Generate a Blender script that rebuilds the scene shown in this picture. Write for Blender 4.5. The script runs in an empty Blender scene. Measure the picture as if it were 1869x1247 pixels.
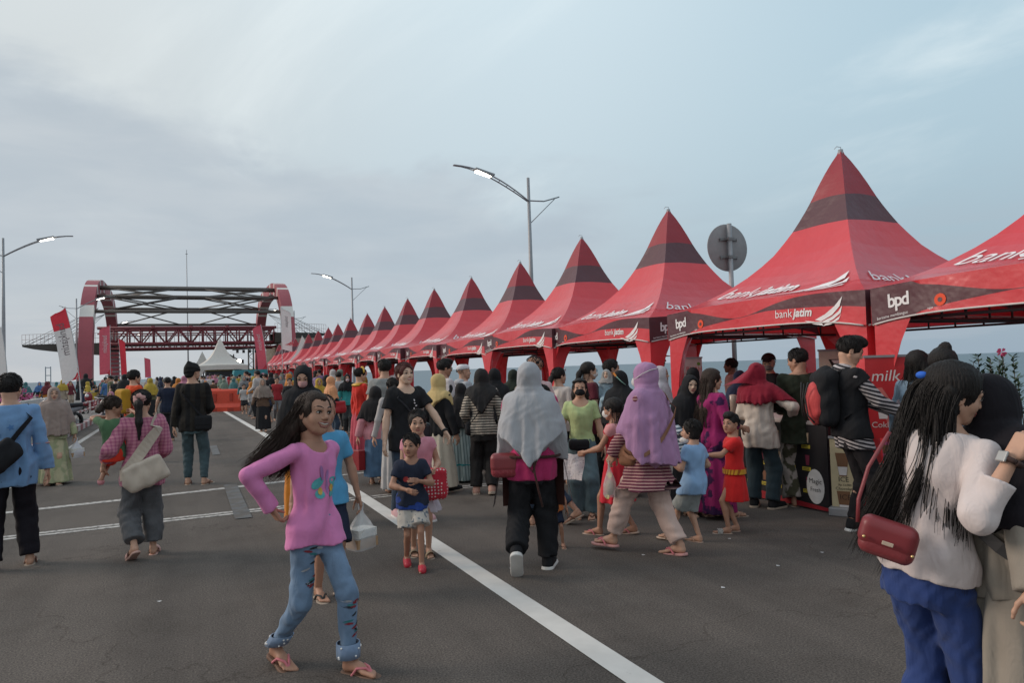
import bpy, math, random
import numpy as np
from mathutils import Vector, Matrix
PI = math.pi
R = math.radians
SC = bpy.context.scene
COL = SC.collection
rnd = random.Random(7)

# ------------------------------------------------------------------ camera
F_PX, IMG_W, IMG_H = 1340.0, 1869.0, 1247.0
CAM_YAW, CAM_PITCH, CAM_ROLL = 0.42464, 0.03543, 0.031
cd = bpy.data.cameras.new('camera')
cam = bpy.data.objects.new('camera', cd); COL.objects.link(cam)
cd.sensor_fit = 'HORIZONTAL'; cd.sensor_width = 36.0
cd.lens = 36.0 * F_PX / IMG_W
cd.clip_start = 0.05; cd.clip_end = 12000
_f = Vector((math.sin(CAM_YAW) * math.cos(CAM_PITCH), math.cos(CAM_YAW) * math.cos(CAM_PITCH), math.sin(CAM_PITCH)))
_r = Vector((math.cos(CAM_YAW), -math.sin(CAM_YAW), 0))
_u = _r.cross(_f)
_r2 = _r * math.cos(CAM_ROLL) - _u * math.sin(CAM_ROLL)
_u2 = _r * math.sin(CAM_ROLL) + _u * math.cos(CAM_ROLL)
cam.matrix_world = Matrix(((_r2.x, _u2.x, -_f.x, 0), (_r2.y, _u2.y, -_f.y, 0), (_r2.z, _u2.z, -_f.z, 1.5), (0, 0, 0, 1)))
SC.camera = cam

# ------------------------------------------------------------------ sky, sun, exposure
SUN_EL, SUN_AZ = R(24), R(-60)            # azimuth measured from the road direction (+y) towards +x
w = bpy.data.worlds.new('World'); SC.world = w; w.use_nodes = True
nt = w.node_tree; N = nt.nodes; L = nt.links
for n in list(N): N.remove(n)
out = N.new('ShaderNodeOutputWorld'); bg = N.new('ShaderNodeBackground')
sky = N.new('ShaderNodeTexSky'); sky.sky_type = 'NISHITA'; sky.sun_disc = False
sky.sun_elevation = SUN_EL; sky.sun_rotation = SUN_AZ
sky.air_density = 1.5; sky.dust_density = 3.0; sky.ozone_density = 2.0
tc = N.new('ShaderNodeTexCoord')
sep = N.new('ShaderNodeSeparateXYZ'); L.new(tc.outputs['Generated'], sep.inputs[0])
def wmath(op, a, b=None, clamp=False):
    m = N.new('ShaderNodeMath'); m.operation = op; m.use_clamp = clamp
    for i, v in enumerate((a, b)):
        if v is None: continue
        if isinstance(v, (int, float)): m.inputs[i].default_value = v
        else: L.new(v, m.inputs[i])
    return m.outputs[0]
# plane-projected cloud coordinates, as a real cloud layer would lie
zc_ = wmath('MAXIMUM', wmath('ADD', sep.outputs[2], 0.12), 0.02)
cx_ = wmath('DIVIDE', sep.outputs[0], zc_); cy_ = wmath('DIVIDE', sep.outputs[1], zc_)
cmb = N.new('ShaderNodeCombineXYZ'); L.new(cx_, cmb.inputs[0]); L.new(cy_, cmb.inputs[1])
def wnoise(scale, detail, rough, off, dist=0.0):
    mp = N.new('ShaderNodeMapping'); mp.inputs['Location'].default_value = off
    mp.inputs['Rotation'].default_value = (0, 0, R(35)); mp.inputs['Scale'].default_value = (1, .55, 1)
    L.new(cmb.outputs[0], mp.inputs[0])
    n = N.new('ShaderNodeTexNoise'); n.inputs['Scale'].default_value = scale; n.inputs['Detail'].default_value = detail
    n.inputs['Roughness'].default_value = rough; n.inputs['Distortion'].default_value = dist
    L.new(mp.outputs[0], n.inputs['Vector']); return n.outputs['Fac']
def wramp(fac, stops):
    r = N.new('ShaderNodeValToRGB'); cr = r.color_ramp; cr.interpolation = 'B_SPLINE'
    while len(cr.elements) > 1: cr.elements.remove(cr.elements[-1])
    cr.elements[0].position = stops[0][0]; cr.elements[0].color = (*stops[0][1], 1)
    for p, c in stops[1:]:
        e = cr.elements.new(p); e.color = (*c, 1)
    L.new(fac, r.inputs[0]); return r.outputs[0]
def wmix(fac, a, b, mode='MIX'):
    m = N.new('ShaderNodeMix'); m.data_type = 'RGBA'; m.blend_type = mode
    if isinstance(fac, (int, float)): m.inputs[0].default_value = fac
    else: L.new(fac, m.inputs[0])
    for i, v in ((6, a), (7, b)):
        if isinstance(v, tuple): m.inputs[i].default_value = (*v, 1)
        else: L.new(v, m.inputs[i])
    return m.outputs[2]
# clear-sky tone by height: warmer and greyer to the left, bluer to the right
vl = wramp(sep.outputs[2], [(0.0, (.37, .385, .40)), (0.10, (.33, .36, .39)), (0.26, (.37, .40, .415)), (0.40, (.43, .455, .455)), (0.55, (.46, .51, .53)), (1, (.40, .46, .52))])
vr = wramp(sep.outputs[2], [(0.0, (.215, .27, .325)), (0.12, (.225, .295, .35)), (0.24, (.28, .37, .425)), (0.38, (.30, .405, .465)), (0.55, (.25, .355, .43)), (1, (.24, .34, .44))])
vm = wramp(sep.outputs[2], [(0.0, (.31, .35, .39)), (0.12, (.29, .345, .39)), (0.24, (.36, .43, .47)), (0.40, (.40, .475, .515)), (0.55, (.44, .53, .57)), (1, (.32, .40, .48))])
def wsm(v, a, b_):
    r = N.new('ShaderNodeMapRange'); r.interpolation_type = 'SMOOTHSTEP'; r.inputs[1].default_value = a; r.inputs[2].default_value = b_; L.new(v, r.inputs[0]); return r.outputs[0]
skyc = wmix(1.0, sky.outputs[0], (.10, .10, .10), 'MULTIPLY')
v1 = wmix(wsm(sep.outputs[0], -.15, .45), vl, vm); v2 = wmix(wsm(sep.outputs[0], .40, .86), v1, vr)
base = wmix(0.92, skyc, v2)
def dnoise(scale, detail, rough, off, sc=(1, 1, 2.6), dist=.3):
    mp = N.new('ShaderNodeMapping'); mp.inputs['Location'].default_value = off; mp.inputs['Scale'].default_value = sc; L.new(tc.outputs['Generated'], mp.inputs[0])
    n = N.new('ShaderNodeTexNoise'); n.inputs['Scale'].default_value = scale; n.inputs['Detail'].default_value = detail; n.inputs['Roughness'].default_value = rough; n.inputs['Distortion'].default_value = dist
    L.new(mp.outputs[0], n.inputs['Vector']); return n.outputs['Fac']
# soft bank of grey-mauve cloud over the left and middle, its top edge falling to the right
nb_ = dnoise(3.2, 8, .55, (2.3, .7, 1.1)); nf_ = dnoise(6, 7, .5, (5.1, 3.3, .4), (1, 1, 4))
top_e = wmath('SUBTRACT', wmath('ADD', .335, wmath('MULTIPLY', wmath('SUBTRACT', nb_, .5), .34)), wmath('MULTIPLY', sep.outputs[0], .17))
below = wsm(wmath('SUBTRACT', top_e, sep.outputs[2]), -.02, .055)
rightf = wsm(wmath('ADD', sep.outputs[0], wmath('MULTIPLY', wmath('SUBTRACT', nf_, .5), .35)), .62, .38)
lowf = wsm(wmath('ADD', sep.outputs[2], wmath('MULTIPLY', wmath('SUBTRACT', nf_, .5), .12)), .015, .15)
bank = wmath('MULTIPLY', wmath('MULTIPLY', below, rightf), wmath('ADD', wmath('MULTIPLY', lowf, .62), .08))
bankc = wmix(wsm(nf_, .25, .80), (.268, .312, .357), (.335, .368, .40))
c1 = wmix(bank, base, bankc)
# thin brighter wisps
wsp = wmath('MULTIPLY', wsm(wnoise(1.1, 9, .58, (3.1, 1.2, 0), .5), .50, .78), wsm(sep.outputs[2], .10, .30))
c2 = wmix(wmath('MULTIPLY', wsp, .42), c1, (.60, .64, .64))
c3 = wmix(wmath('MULTIPLY', wsm(dnoise(5, 7, .55, (.3, 8.3, 2.4), (1, 1, 7)), .46, .66), wmath('MULTIPLY', wsm(sep.outputs[2], .26, .06), .35)), c2, (.27, .305, .345))
L.new(c3, bg.inputs[0]); bg.inputs[1].default_value = 1.0
L.new(bg.outputs[0], out.inputs[0])

sd = bpy.data.lights.new('sun', 'SUN'); sd.energy = 1.1; sd.angle = R(22); sd.color = (1.0, .86, .74)
sun = bpy.data.objects.new('sun', sd); COL.objects.link(sun)
_d = Vector((math.sin(SUN_AZ) * math.cos(SUN_EL), math.cos(SUN_AZ) * math.cos(SUN_EL), math.sin(SUN_EL)))
sun.rotation_euler = _d.to_track_quat('Z', 'Y').to_euler()
SC.view_settings.view_transform = 'Standard'; SC.view_settings.look = 'None'
SC.view_settings.exposure = 0.70; SC.view_settings.gamma = 1.0
SC.cycles.max_bounces = 6; SC.cycles.transparent_max_bounces = 12
SC.cycles.use_denoising = True

# ------------------------------------------------------------------ materials
MATS = {}
def M(name, col=(.5, .5, .5), rough=.7, var=.10, vscale=9.0, bump=.0, bscale=60.0, metal=0.0, spec=.4, trans=0.0, emit=0.0, alpha=1.0,
      pat=None, col2=(.1, .1, .1), ps=20.0, pw=.5, pdir=(0, 0, 1), sheen=0.0, sss=0.0, stretch=(1, 1, 1), coat=0.0, folds=0.0, bdist=.01):
    """procedural material: base colour with broad variation, optional pattern, bump, translucency"""
    if name in MATS: return MATS[name]
    m = bpy.data.materials.new(name); m.use_nodes = True; MATS[name] = m
    t = m.node_tree; b = t.nodes['Principled BSDF']; o = t.nodes['Material Output']
    def nn(k): return t.nodes.new(k)
    tcn = nn('ShaderNodeTexCoord').outputs['Object']
    mp = nn('ShaderNodeMapping'); mp.inputs['Scale'].default_value = stretch; t.links.new(tcn, mp.inputs[0]); tcn = mp.outputs[0]
    def noise(s, d=5, r=.55):
        n = nn('ShaderNodeTexNoise'); n.inputs['Scale'].default_value = s; n.inputs['Detail'].default_value = d; n.inputs['Roughness'].default_value = r
        t.links.new(tcn, n.inputs['Vector']); return n.outputs['Fac']
    def rampn(f, a, c):
        r_ = nn('ShaderNodeMapRange'); r_.inputs[1].default_value = a; r_.inputs[2].default_value = c; t.links.new(f, r_.inputs[0]); return r_.outputs[0]
    def mth(op, a, c=None):
        k = nn('ShaderNodeMath'); k.operation = op
        for i, v in enumerate((a, c)):
            if v is None: continue
            if isinstance(v, (int, float)): k.inputs[i].default_value = v
            else: t.links.new(v, k.inputs[i])
        return k.outputs[0]
    def mix(f, a, c, mode='MIX'):
        k = nn('ShaderNodeMix'); k.data_type = 'RGBA'; k.blend_type = mode
        if isinstance(f, (int, float)): k.inputs[0].default_value = f
        else: t.links.new(f, k.inputs[0])
        for i, v in ((6, a), (7, c)):
            if isinstance(v, tuple): k.inputs[i].default_value = (*v, 1)
            else: t.links.new(v, k.inputs[i])
        return k.outputs[2]
    c = col
    if pat:
        if pat in ('stripe', 'check'):
            sp = nn('ShaderNodeVectorMath'); sp.operation = 'DOT_PRODUCT'; t.links.new(tcn, sp.inputs[0]); sp.inputs[1].default_value = pdir
            wob = mth('MULTIPLY', noise(6, 2), .35)
            s1 = mth('GREATER_THAN', mth('FRACT', mth('ADD', mth('MULTIPLY', sp.outputs['Value'], ps), wob)), pw)
            if pat == 'check':
                sp2 = nn('ShaderNodeVectorMath'); sp2.operation = 'DOT_PRODUCT'; t.links.new(tcn, sp2.inputs[0]); sp2.inputs[1].default_value = (1, .4, 0)
                s2 = mth('GREATER_THAN', mth('FRACT', mth('MULTIPLY', sp2.outputs['Value'], ps)), pw)
                s1 = mth('MULTIPLY', mth('ADD', s1, s2), .5)
            c = mix(s1, col, col2)
        elif pat == 'dots':
            v = nn('ShaderNodeTexVoronoi'); v.inputs['Scale'].default_value = ps; v.inputs['Randomness'].default_value = .25; t.links.new(tcn, v.inputs['Vector'])
            c = mix(mth('LESS_THAN', v.outputs['Distance'], pw), col, col2)
        elif pat == 'floral':
            v = nn('ShaderNodeTexVoronoi'); v.inputs['Scale'].default_value = ps; t.links.new(tcn, v.inputs['Vector'])
            f = mth('ADD', v.outputs['Distance'], mth('MULTIPLY', noise(ps * 3, 3), .5))
            c = mix(rampn(f, pw + .06, pw - .02), col, col2)
        elif pat == 'blotch':
            n_ = noise(ps, 3, .5); c = mix(rampn(n_, pw - .03, pw + .03), col, col2)
    if var > 0:
        n_ = rampn(noise(vscale), .3, .7)
        dk = tuple(1 - var for _ in range(3)); lt = tuple(1 + var for _ in range(3))
        c = mix(1.0, c, mix(n_, dk, lt), 'MULTIPLY')
    if isinstance(c, tuple): b.inputs['Base Color'].default_value = (*c, 1)
    else: t.links.new(c, b.inputs['Base Color'])
    b.inputs['Roughness'].default_value = rough; b.inputs['Metallic'].default_value = metal
    b.inputs['Specular IOR Level'].default_value = spec
    if sheen: b.inputs['Sheen Weight'].default_value = sheen
    if coat: b.inputs['Coat Weight'].default_value = coat; b.inputs['Coat Roughness'].default_value = .25
    if sss:
        b.inputs['Subsurface Weight'].default_value = sss; b.inputs['Subsurface Radius'].default_value = (.6, .25, .12); b.inputs['Subsurface Scale'].default_value = .01
    if emit: b.inputs['Emission Color'].default_value = (*col, 1); b.inputs['Emission Strength'].default_value = emit
    if bump:
        bp = nn('ShaderNodeBump'); bp.inputs['Strength'].default_value = bump; bp.inputs['Distance'].default_value = bdist
        hgt = noise(bscale, 4)
        if folds:
            mf = nn('ShaderNodeMapping'); mf.inputs['Scale'].default_value = (1.6, 1.6, .5); t.links.new(tcn, mf.inputs[0]); nf = nn('ShaderNodeTexNoise'); nf.inputs['Scale'].default_value = 9; nf.inputs['Detail'].default_value = 3; nf.inputs['Distortion'].default_value = .8
            t.links.new(mf.outputs[0], nf.inputs['Vector']); hgt = mth('ADD', mth('MULTIPLY', hgt, .12), mth('MULTIPLY', nf.outputs['Fac'], folds))
        t.links.new(hgt, bp.inputs['Height']); t.links.new(bp.outputs[0], b.inputs['Normal'])
    if alpha < 1: b.inputs['Alpha'].default_value = alpha
    if trans:
        tr = nn('ShaderNodeBsdfTranslucent'); ms = nn('ShaderNodeMixShader'); ms.inputs[0].default_value = trans
        if isinstance(c, tuple): tr.inputs[0].default_value = (*c, 1)
        else: t.links.new(c, tr.inputs[0])
        t.links.new(b.outputs[0], ms.inputs[1]); t.links.new(tr.outputs[0], ms.inputs[2]); t.links.new(ms.outputs[0], o.inputs[0])
    return m
def fab(name, col, **k):
    """woven cloth"""
    k.setdefault('rough', .85); k.setdefault('bump', .35); k.setdefault('bscale', 45); k.setdefault('var', .09); k.setdefault('sheen', .10 if max(col) > .05 else 0); k.setdefault('spec', .2); k.setdefault('folds', 1.0); k['bump'] = .6; k.setdefault('bdist', .02)
    return M(name, col, **k)
def srgb(r, g, b):
    f = lambda v: ((v / 255 + .055) / 1.055) ** 2.4 if v > 10 else v / 255 / 12.92
    return (f(r), f(g), f(b))

# ------------------------------------------------------------------ mesh helpers
def link(name, me, mats, parent=None, smooth=False, mw=None):
    o = bpy.data.objects.new(name, me); COL.objects.link(o)
    for m in (mats if isinstance(mats, (list, tuple)) else [mats]): me.materials.append(m)
    if smooth: me.shade_smooth()
    if parent: o.parent = parent
    if mw is not None: o.matrix_world = mw
    return o
def np_mesh(name, V, Q):
    me = bpy.data.meshes.new(name)
    V = np.asarray(V, np.float32); Q = np.asarray(Q, np.int32)
    me.vertices.add(len(V)); me.vertices.foreach_set('co', V.ravel())
    n, k = Q.shape
    me.loops.add(n * k); me.loops.foreach_set('vertex_index', Q.ravel())
    me.polygons.add(n); me.polygons.foreach_set('loop_start', np.arange(0, n * k, k, dtype=np.int32))
    me.update(calc_edges=True); return me
class MB:
    """collects boxes, tubes, sheets with material slots; build() links one mesh object"""
    def __init__(s): s.v = []; s.f = []; s.m = []; s.sm = []
    def add(s, V, Fs, mi=0, sm=False):
        o = len(s.v); s.v += [tuple(map(float, p)) for p in V]
        for f in Fs: s.f.append([i + o for i in f]); s.m.append(mi); s.sm.append(sm)
        return s
    def box(s, c, d, mi=0, rot=None, taper=1.0):
        hx, hy, hz = d[0] / 2, d[1] / 2, d[2] / 2
        V = [Vector((x * hx * (taper if z > 0 else 1), y * hy * (taper if z > 0 else 1), z * hz)) for z in (-1, 1) for y in (-1, 1) for x in (-1, 1)]
        if rot is not None:
            V = [(rot @ v) for v in V]
        V = [v + Vector(c) for v in V]
        return s.add(V, [(0, 2, 3, 1), (4, 5, 7, 6), (0, 1, 5, 4), (2, 6, 7, 3), (0, 4, 6, 2), (1, 3, 7, 5)], mi)
    def tube(s, pts, r, n=8, mi=0, caps=True, sm=True, flat=None, closed=False):
        P = [Vector(p) for p in pts]; k = len(P)
        rs = [r] * k if isinstance(r, (int, float)) else list(r)
        V = []; up = None
        for i in range(k):
            if closed: t = (P[(i + 1) % k] - P[i - 1])
            else: t = (P[min(i + 1, k - 1)] - P[max(i - 1, 0)])
            if t.length < 1e-9: t = Vector((0, 0, 1))
            t.normalize()
            if up is None:
                up = Vector((0, 0, 1)) if abs(t.z) < .9 else Vector((0, 1, 0))
            if flat is not None: up = Vector(flat[i]) if isinstance(flat, list) else Vector(flat)
            a = t.cross(up)
            if a.length < 1e-6: a = t.cross(Vector((1, 0, 0)))
            a.normalize(); b = a.cross(t).normalized(); 
            if flat is None: up = b
            for j in range(n):
                q = 2 * PI * j / n + (PI / 4 if n == 4 else 0)
                V.append(P[i] + a * (math.cos(q) * rs[i]) + b * (math.sin(q) * rs[i] * (1 if flat is None else .22)))
        Fs = []
        for i in range(k if closed else k - 1):
            for j in range(n):
                i2 = (i + 1) % k
                Fs.append((i * n + j, i * n + (j + 1) % n, i2 * n + (j + 1) % n, i2 * n + j))
        s.add(V, Fs, mi, sm)
        if caps and not closed:
            o = len(s.v) - k * n
            s.f.append([o + j for j in range(n)][::-1]); s.m.append(mi); s.sm.append(False)
            s.f.append([o + (k - 1) * n + j for j in range(n)]); s.m.append(mi); s.sm.append(False)
        return s
    def sheet(s, G, mi=0, sm=True, close_u=False):
        """grid of points G[row][col]"""
        r, c = len(G), len(G[0]); V = [p for row in G for p in row]; Fs = []; 
        for i in range(r - 1):
            for j in range(c if close_u else c - 1):
                Fs.append((i * c + j, i * c + (j + 1) % c, (i + 1) * c + (j + 1) % c, (i + 1) * c + j))
        return s.add(V, Fs, mi, sm)
    def ell(s, c, r, n=10, mi=0, rot=None, mfun=None):
        V = []; Fs = []; c = Vector(c)
        for i in range(n + 1):
            a = PI * i / n
            for j in range(2 * n):
                b = PI * j / n
                p = Vector((r[0] * math.sin(a) * math.cos(b), r[1] * math.cos(a), r[2] * math.sin(a) * math.sin(b)))
                V.append(c + (rot @ p if rot is not None else p))
        o = len(s.v); s.v += [tuple(p) for p in V]
        for i in range(n):
            for j in range(2 * n):
                s.f.append([o + i * 2 * n + j, o + i * 2 * n + (j + 1) % (2 * n), o + (i + 1) * 2 * n + (j + 1) % (2 * n), o + (i + 1) * 2 * n + j])
                s.m.append(mfun(i / n) if mfun else mi); s.sm.append(True)
        return s
    def lathe(s, prof, n=16, mi=0, c=(0, 0, 0), sm=True):
        G = [[(c[0] + r * math.cos(2 * PI * j / n), c[1] + r * math.sin(2 * PI * j / n), c[2] + z) for j in range(n)] for r, z in prof]
        return s.sheet(G, mi, sm, True)
    def build(s, name, mats, parent=None, mw=None, bevel=0):
        me = bpy.data.meshes.new(name); me.from_pydata(s.v, [], s.f)
        me.polygons.foreach_set('material_index', s.m); me.polygons.foreach_set('use_smooth', s.sm); me.validate(); me.update()
        o = link(name, me, mats, parent)
        if mw is not None: o.matrix_world = mw
        if bevel:
            b = o.modifiers.new('bevel', 'BEVEL'); b.width = bevel; b.segments = 2; b.limit_method = 'ANGLE'
        return o
def thing(name, label, cat, loc=(0, 0, 0), rz=0, group=None):
    o = bpy.data.objects.new(name, None); COL.objects.link(o); o.location = loc; o.rotation_euler = (0, 0, rz)
    o['label'] = label; o['category'] = cat
    if group: o['group'] = group
    return o
def tag(o, label, cat, group=None):
    o['label'] = label; o['category'] = cat
    if group: o['group'] = group
    return o
def struct(o): o['kind'] = 'structure'; return o
def dup(root, loc, rz=None, label=None, group=None, first=False):
    r = root if first else root.copy()
    if not first: COL.objects.link(r)
    r.location = loc
    if rz is not None: r.rotation_euler = (0, 0, rz)
    if label: r['label'] = label
    if group: r['group'] = group
    if not first:
        for ch in list(root.children):
            c = ch.copy(); COL.objects.link(c); c.parent = r
            for g in ch.children:
                d = g.copy(); COL.objects.link(d); d.parent = c
    return r
_txt = {}
def text_tris(body, size, shear=0.0, spacing=1.0, offset=0.0):
    """triangles of a line of lettering, from the built-in font; returns verts (x,y), faces, width"""
    key = (body, size, shear, spacing, offset)
    if key in _txt: return _txt[key]
    cu = bpy.data.curves.new('t', 'FONT'); cu.body = body; cu.size = size; cu.shear = shear; cu.space_character = spacing; cu.resolution_u = 3; cu.offset = offset
    ob = bpy.data.objects.new('t', cu); COL.objects.link(ob)
    dg = bpy.context.evaluated_depsgraph_get(); dg.update()
    me = bpy.data.meshes.new_from_object(ob.evaluated_get(dg)); 
    V = [(v.co.x, v.co.y) for v in me.vertices]; Fs = [tuple(p.vertices) for p in me.polygons]
    bpy.data.objects.remove(ob); bpy.data.meshes.remove(me)
    _txt[key] = (V, Fs, max(v[0] for v in V) if V else 0); return _txt[key]
def put_text(mb, body, size, fn, mi=0, center=True, **k):
    """fn(u,v) -> world point; lettering laid on a surface"""
    V, Fs, wd = text_tris(body, size, **k)
    o = -wd / 2 if center else 0
    mb.add([fn(x + o, y) for x, y in V], Fs, mi, False)
WING = [[(.28, .08), (.55, .30), (.80, .62), (1.0, 1.0), (.93, .62), (.74, .28), (.45, .02)], [(.47, .0), (.72, .20), (.90, .42), (.99, .64), (.95, .36), (.76, .10), (.52, -.08)],
        [(.54, -.10), (.76, .04), (.92, .22), (.97, .36), (.90, .10), (.70, -.10), (.48, -.18)], [(0, .06), (.22, .02), (.46, -.05), (.50, -.16), (.24, -.10)]]
def put_wing(mb, u0, v0, sw, sh, fn, mi=0):
    for poly in WING: mb.add([fn(u0 + a * sw, v0 + b * sh) for a, b in poly], [list(range(len(poly)))], mi)
# ================================================================== SETTING
asphalt = M('asphalt', (.098, .085, .077), rough=.93, var=.13, vscale=.55, spec=.25)
t = asphalt.node_tree; b = t.nodes['Principled BSDF']
tcn = t.nodes.new('ShaderNodeTexCoord').outputs['Object']
def _nz(s, d=6, r=.6):
    n = t.nodes.new('ShaderNodeTexNoise'); n.inputs['Scale'].default_value = s; n.inputs['Detail'].default_value = d; n.inputs['Roughness'].default_value = r
    t.links.new(tcn, n.inputs['Vector']); return n.outputs['Fac']
base_l = b.inputs['Base Color'].links[0].from_socket
gr = t.nodes.new('ShaderNodeValToRGB'); cr = gr.color_ramp; cr.elements[0].position = .36; cr.elements[0].color = (.50, .50, .50, 1); cr.elements[1].position = .68; cr.elements[1].color = (1.9, 1.84, 1.75, 1)
t.links.new(_nz(95, 3, .75), gr.inputs[0])
mx = t.nodes.new('ShaderNodeMix'); mx.data_type = 'RGBA'; mx.blend_type = 'MULTIPLY'; mx.inputs[0].default_value = .95
t.links.new(base_l, mx.inputs[6]); t.links.new(gr.outputs[0], mx.inputs[7])
st = t.nodes.new('ShaderNodeValToRGB'); cr = st.color_ramp; cr.elements[0].position = .30; cr.elements[0].color = (.74, .73, .72, 1); cr.elements[1].position = .52; cr.elements[1].color = (1, 1, 1, 1)
t.links.new(_nz(1.7, 7, .7), st.inputs[0])
mx2 = t.nodes.new('ShaderNodeMix'); mx2.data_type = 'RGBA'; mx2.blend_type = 'MULTIPLY'; mx2.inputs[0].default_value = .8
t.links.new(mx.outputs[2], mx2.inputs[6]); t.links.new(st.outputs[0], mx2.inputs[7]); 
mpw = t.nodes.new('ShaderNodeMapping'); mpw.inputs['Scale'].default_value = (1.0, .07, 1); t.links.new(tcn, mpw.inputs[0])
nw = t.nodes.new('ShaderNodeTexNoise'); nw.inputs['Scale'].default_value = 1.3; nw.inputs['Detail'].default_value = 6; nw.inputs['Roughness'].default_value = .6; t.links.new(mpw.outputs[0], nw.inputs['Vector'])
rw = t.nodes.new('ShaderNodeValToRGB'); cr = rw.color_ramp; cr.elements[0].position = .38; cr.elements[0].color = (.80, .80, .80, 1); cr.elements[1].position = .62; cr.elements[1].color = (1.14, 1.13, 1.12, 1); t.links.new(nw.outputs['Fac'], rw.inputs[0])
vc = t.nodes.new('ShaderNodeTexVoronoi'); vc.feature = 'DISTANCE_TO_EDGE'; vc.inputs['Scale'].default_value = .22
nd = t.nodes.new('ShaderNodeTexNoise'); nd.inputs['Scale'].default_value = 1.6; nd.inputs['Detail'].default_value = 5; t.links.new(tcn, nd.inputs['Vector'])
ad = t.nodes.new('ShaderNodeMix'); ad.data_type = 'RGBA'; ad.blend_type = 'LINEAR_LIGHT'; ad.inputs[0].default_value = .9; t.links.new(tcn, ad.inputs[6]); t.links.new(nd.outputs['Color'], ad.inputs[7]); t.links.new(ad.outputs[2], vc.inputs['Vector'])
rc = t.nodes.new('ShaderNodeValToRGB'); cr = rc.color_ramp; cr.elements[0].position = .0008; cr.elements[0].color = (.62, .60, .58, 1); cr.elements[1].position = .0032; cr.elements[1].color = (1, 1, 1, 1); t.links.new(vc.outputs['Distance'], rc.inputs[0])
m3 = t.nodes.new('ShaderNodeMix'); m3.data_type = 'RGBA'; m3.blend_type = 'MULTIPLY'; m3.inputs[0].default_value = 1; t.links.new(mx2.outputs[2], m3.inputs[6]); t.links.new(rw.outputs[0], m3.inputs[7])
m4 = t.nodes.new('ShaderNodeMix'); m4.data_type = 'RGBA'; m4.blend_type = 'MULTIPLY'; m4.inputs[0].default_value = .8; t.links.new(m3.outputs[2], m4.inputs[6]); t.links.new(rc.outputs[0], m4.inputs[7])
t.links.new(m4.outputs[2], b.inputs['Base Color'])
bp = t.nodes.new('ShaderNodeBump'); bp.inputs['Strength'].default_value = .55; bp.inputs['Distance'].default_value = .006
t.links.new(_nz(110, 4, .7), bp.inputs['Height']); t.links.new(bp.outputs[0], b.inputs['Normal'])
concrete = M('concrete', (.40, .39, .37), var=.16, vscale=1.6, rough=.9, bump=.3)
sidewalk_m = M('paving', (.20, .19, .18), var=.2, vscale=2.2, rough=.9, bump=.4)

def sheet_obj(name, x0, x1, y0, y1, z, m, nx=1, ny=1):
    G = [[(x0 + (x1 - x0) * i / nx, y0 + (y1 - y0) * j / ny, z) for i in range(nx + 1)] for j in range(ny + 1)]
    o = MB().sheet(G, 0, False).build(name, m); return struct(o)
sheet_obj('road', -2.95, 10.2, -25, 330, 0.0, asphalt, 4, 40)
def slab(name, x0, x1, y0, y1, z0, z1, m):
    return struct(MB().box(((x0 + x1) / 2, (y0 + y1) / 2, (z0 + z1) / 2), (x1 - x0, y1 - y0, z1 - z0)).build(name, m))
slab('pavement', -16, -2.95, -25, 330, -1.0, 0.11, sidewalk_m)
slab('pavement', 10.2, 12.6, -25, 330, -1.0, 0.11, sidewalk_m)
slab('embankment', -16.2, 12.8, -25, 332, -3.6, -0.02, concrete)
# sea
seam = M('sea_water', (.075, .12, .15), rough=.42, var=.10, vscale=.02, spec=.5, bump=.0)
t = seam.node_tree; b = t.nodes['Principled BSDF']
tcn = t.nodes.new('ShaderNodeTexCoord').outputs['Object']
mp = t.nodes.new('ShaderNodeMapping'); mp.inputs['Scale'].default_value = (1, .35, 1); t.links.new(tcn, mp.inputs[0])
n = t.nodes.new('ShaderNodeTexNoise'); n.inputs['Scale'].default_value = .35; n.inputs['Detail'].default_value = 8; t.links.new(mp.outputs[0], n.inputs['Vector'])
bp = t.nodes.new('ShaderNodeBump'); bp.inputs['Strength'].default_value = .5; bp.inputs['Distance'].default_value = .8; t.links.new(n.outputs['Fac'], bp.inputs['Height']); t.links.new(bp.outputs[0], b.inputs['Normal'])
G = [[(x, y, -2.6) for x in (-9000, -3000, -800, -100, 0, 100, 800, 3000, 9000)] for y in (-200, -50, 0, 100, 500, 1500, 4000, 9500)]
struct(MB().sheet(G, 0, False).build('sea', seam))

# road markings (sheets 4 mm above the asphalt)
paint = M('road_paint', (.60, .57, .53), rough=.8, var=.12, vscale=3, pat='blotch', col2=(.36, .34, .32), ps=9, pw=.70)
paint_worn = M('worn_road_paint', (.46, .43, .40), rough=.85, var=.15, vscale=6, pat='blotch', col2=(.19, .18, .17), ps=22, pw=.56)
paint_blue = M('faded_blue_grey_paint', (.112, .112, .113), rough=.85, var=.2, vscale=6, pat='blotch', col2=(.10, .09, .083), ps=4, pw=.5)
def strip(name, pts, wd, m, z=.004, seg=6):
    rows = []
    for i in range(len(pts) - 1):
        a, c = Vector((*pts[i], 0)), Vector((*pts[i + 1], 0))
        for k in range(seg if i < len(pts) - 2 else seg + 1):
            p = a.lerp(c, k / seg); d = (c - a).normalized(); n_ = Vector((-d.y, d.x, 0)) * wd / 2
            rows.append([(p + n_ + Vector((0, 0, z))), (p - n_ + Vector((0, 0, z)))])
    return struct(MB().sheet(rows, 0, False).build(name, m))
strip('road_marking', [(1.95, -6), (1.97, 9), (1.90, 20), (1.70, 33), (1.6, 70), (1.6, 200)], .155, paint, seg=10)
strip('road_marking', [(-2.32, -6), (-2.28, 22), (-2.26, 60), (-2.26, 200)], .13, paint_worn, seg=10)
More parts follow.
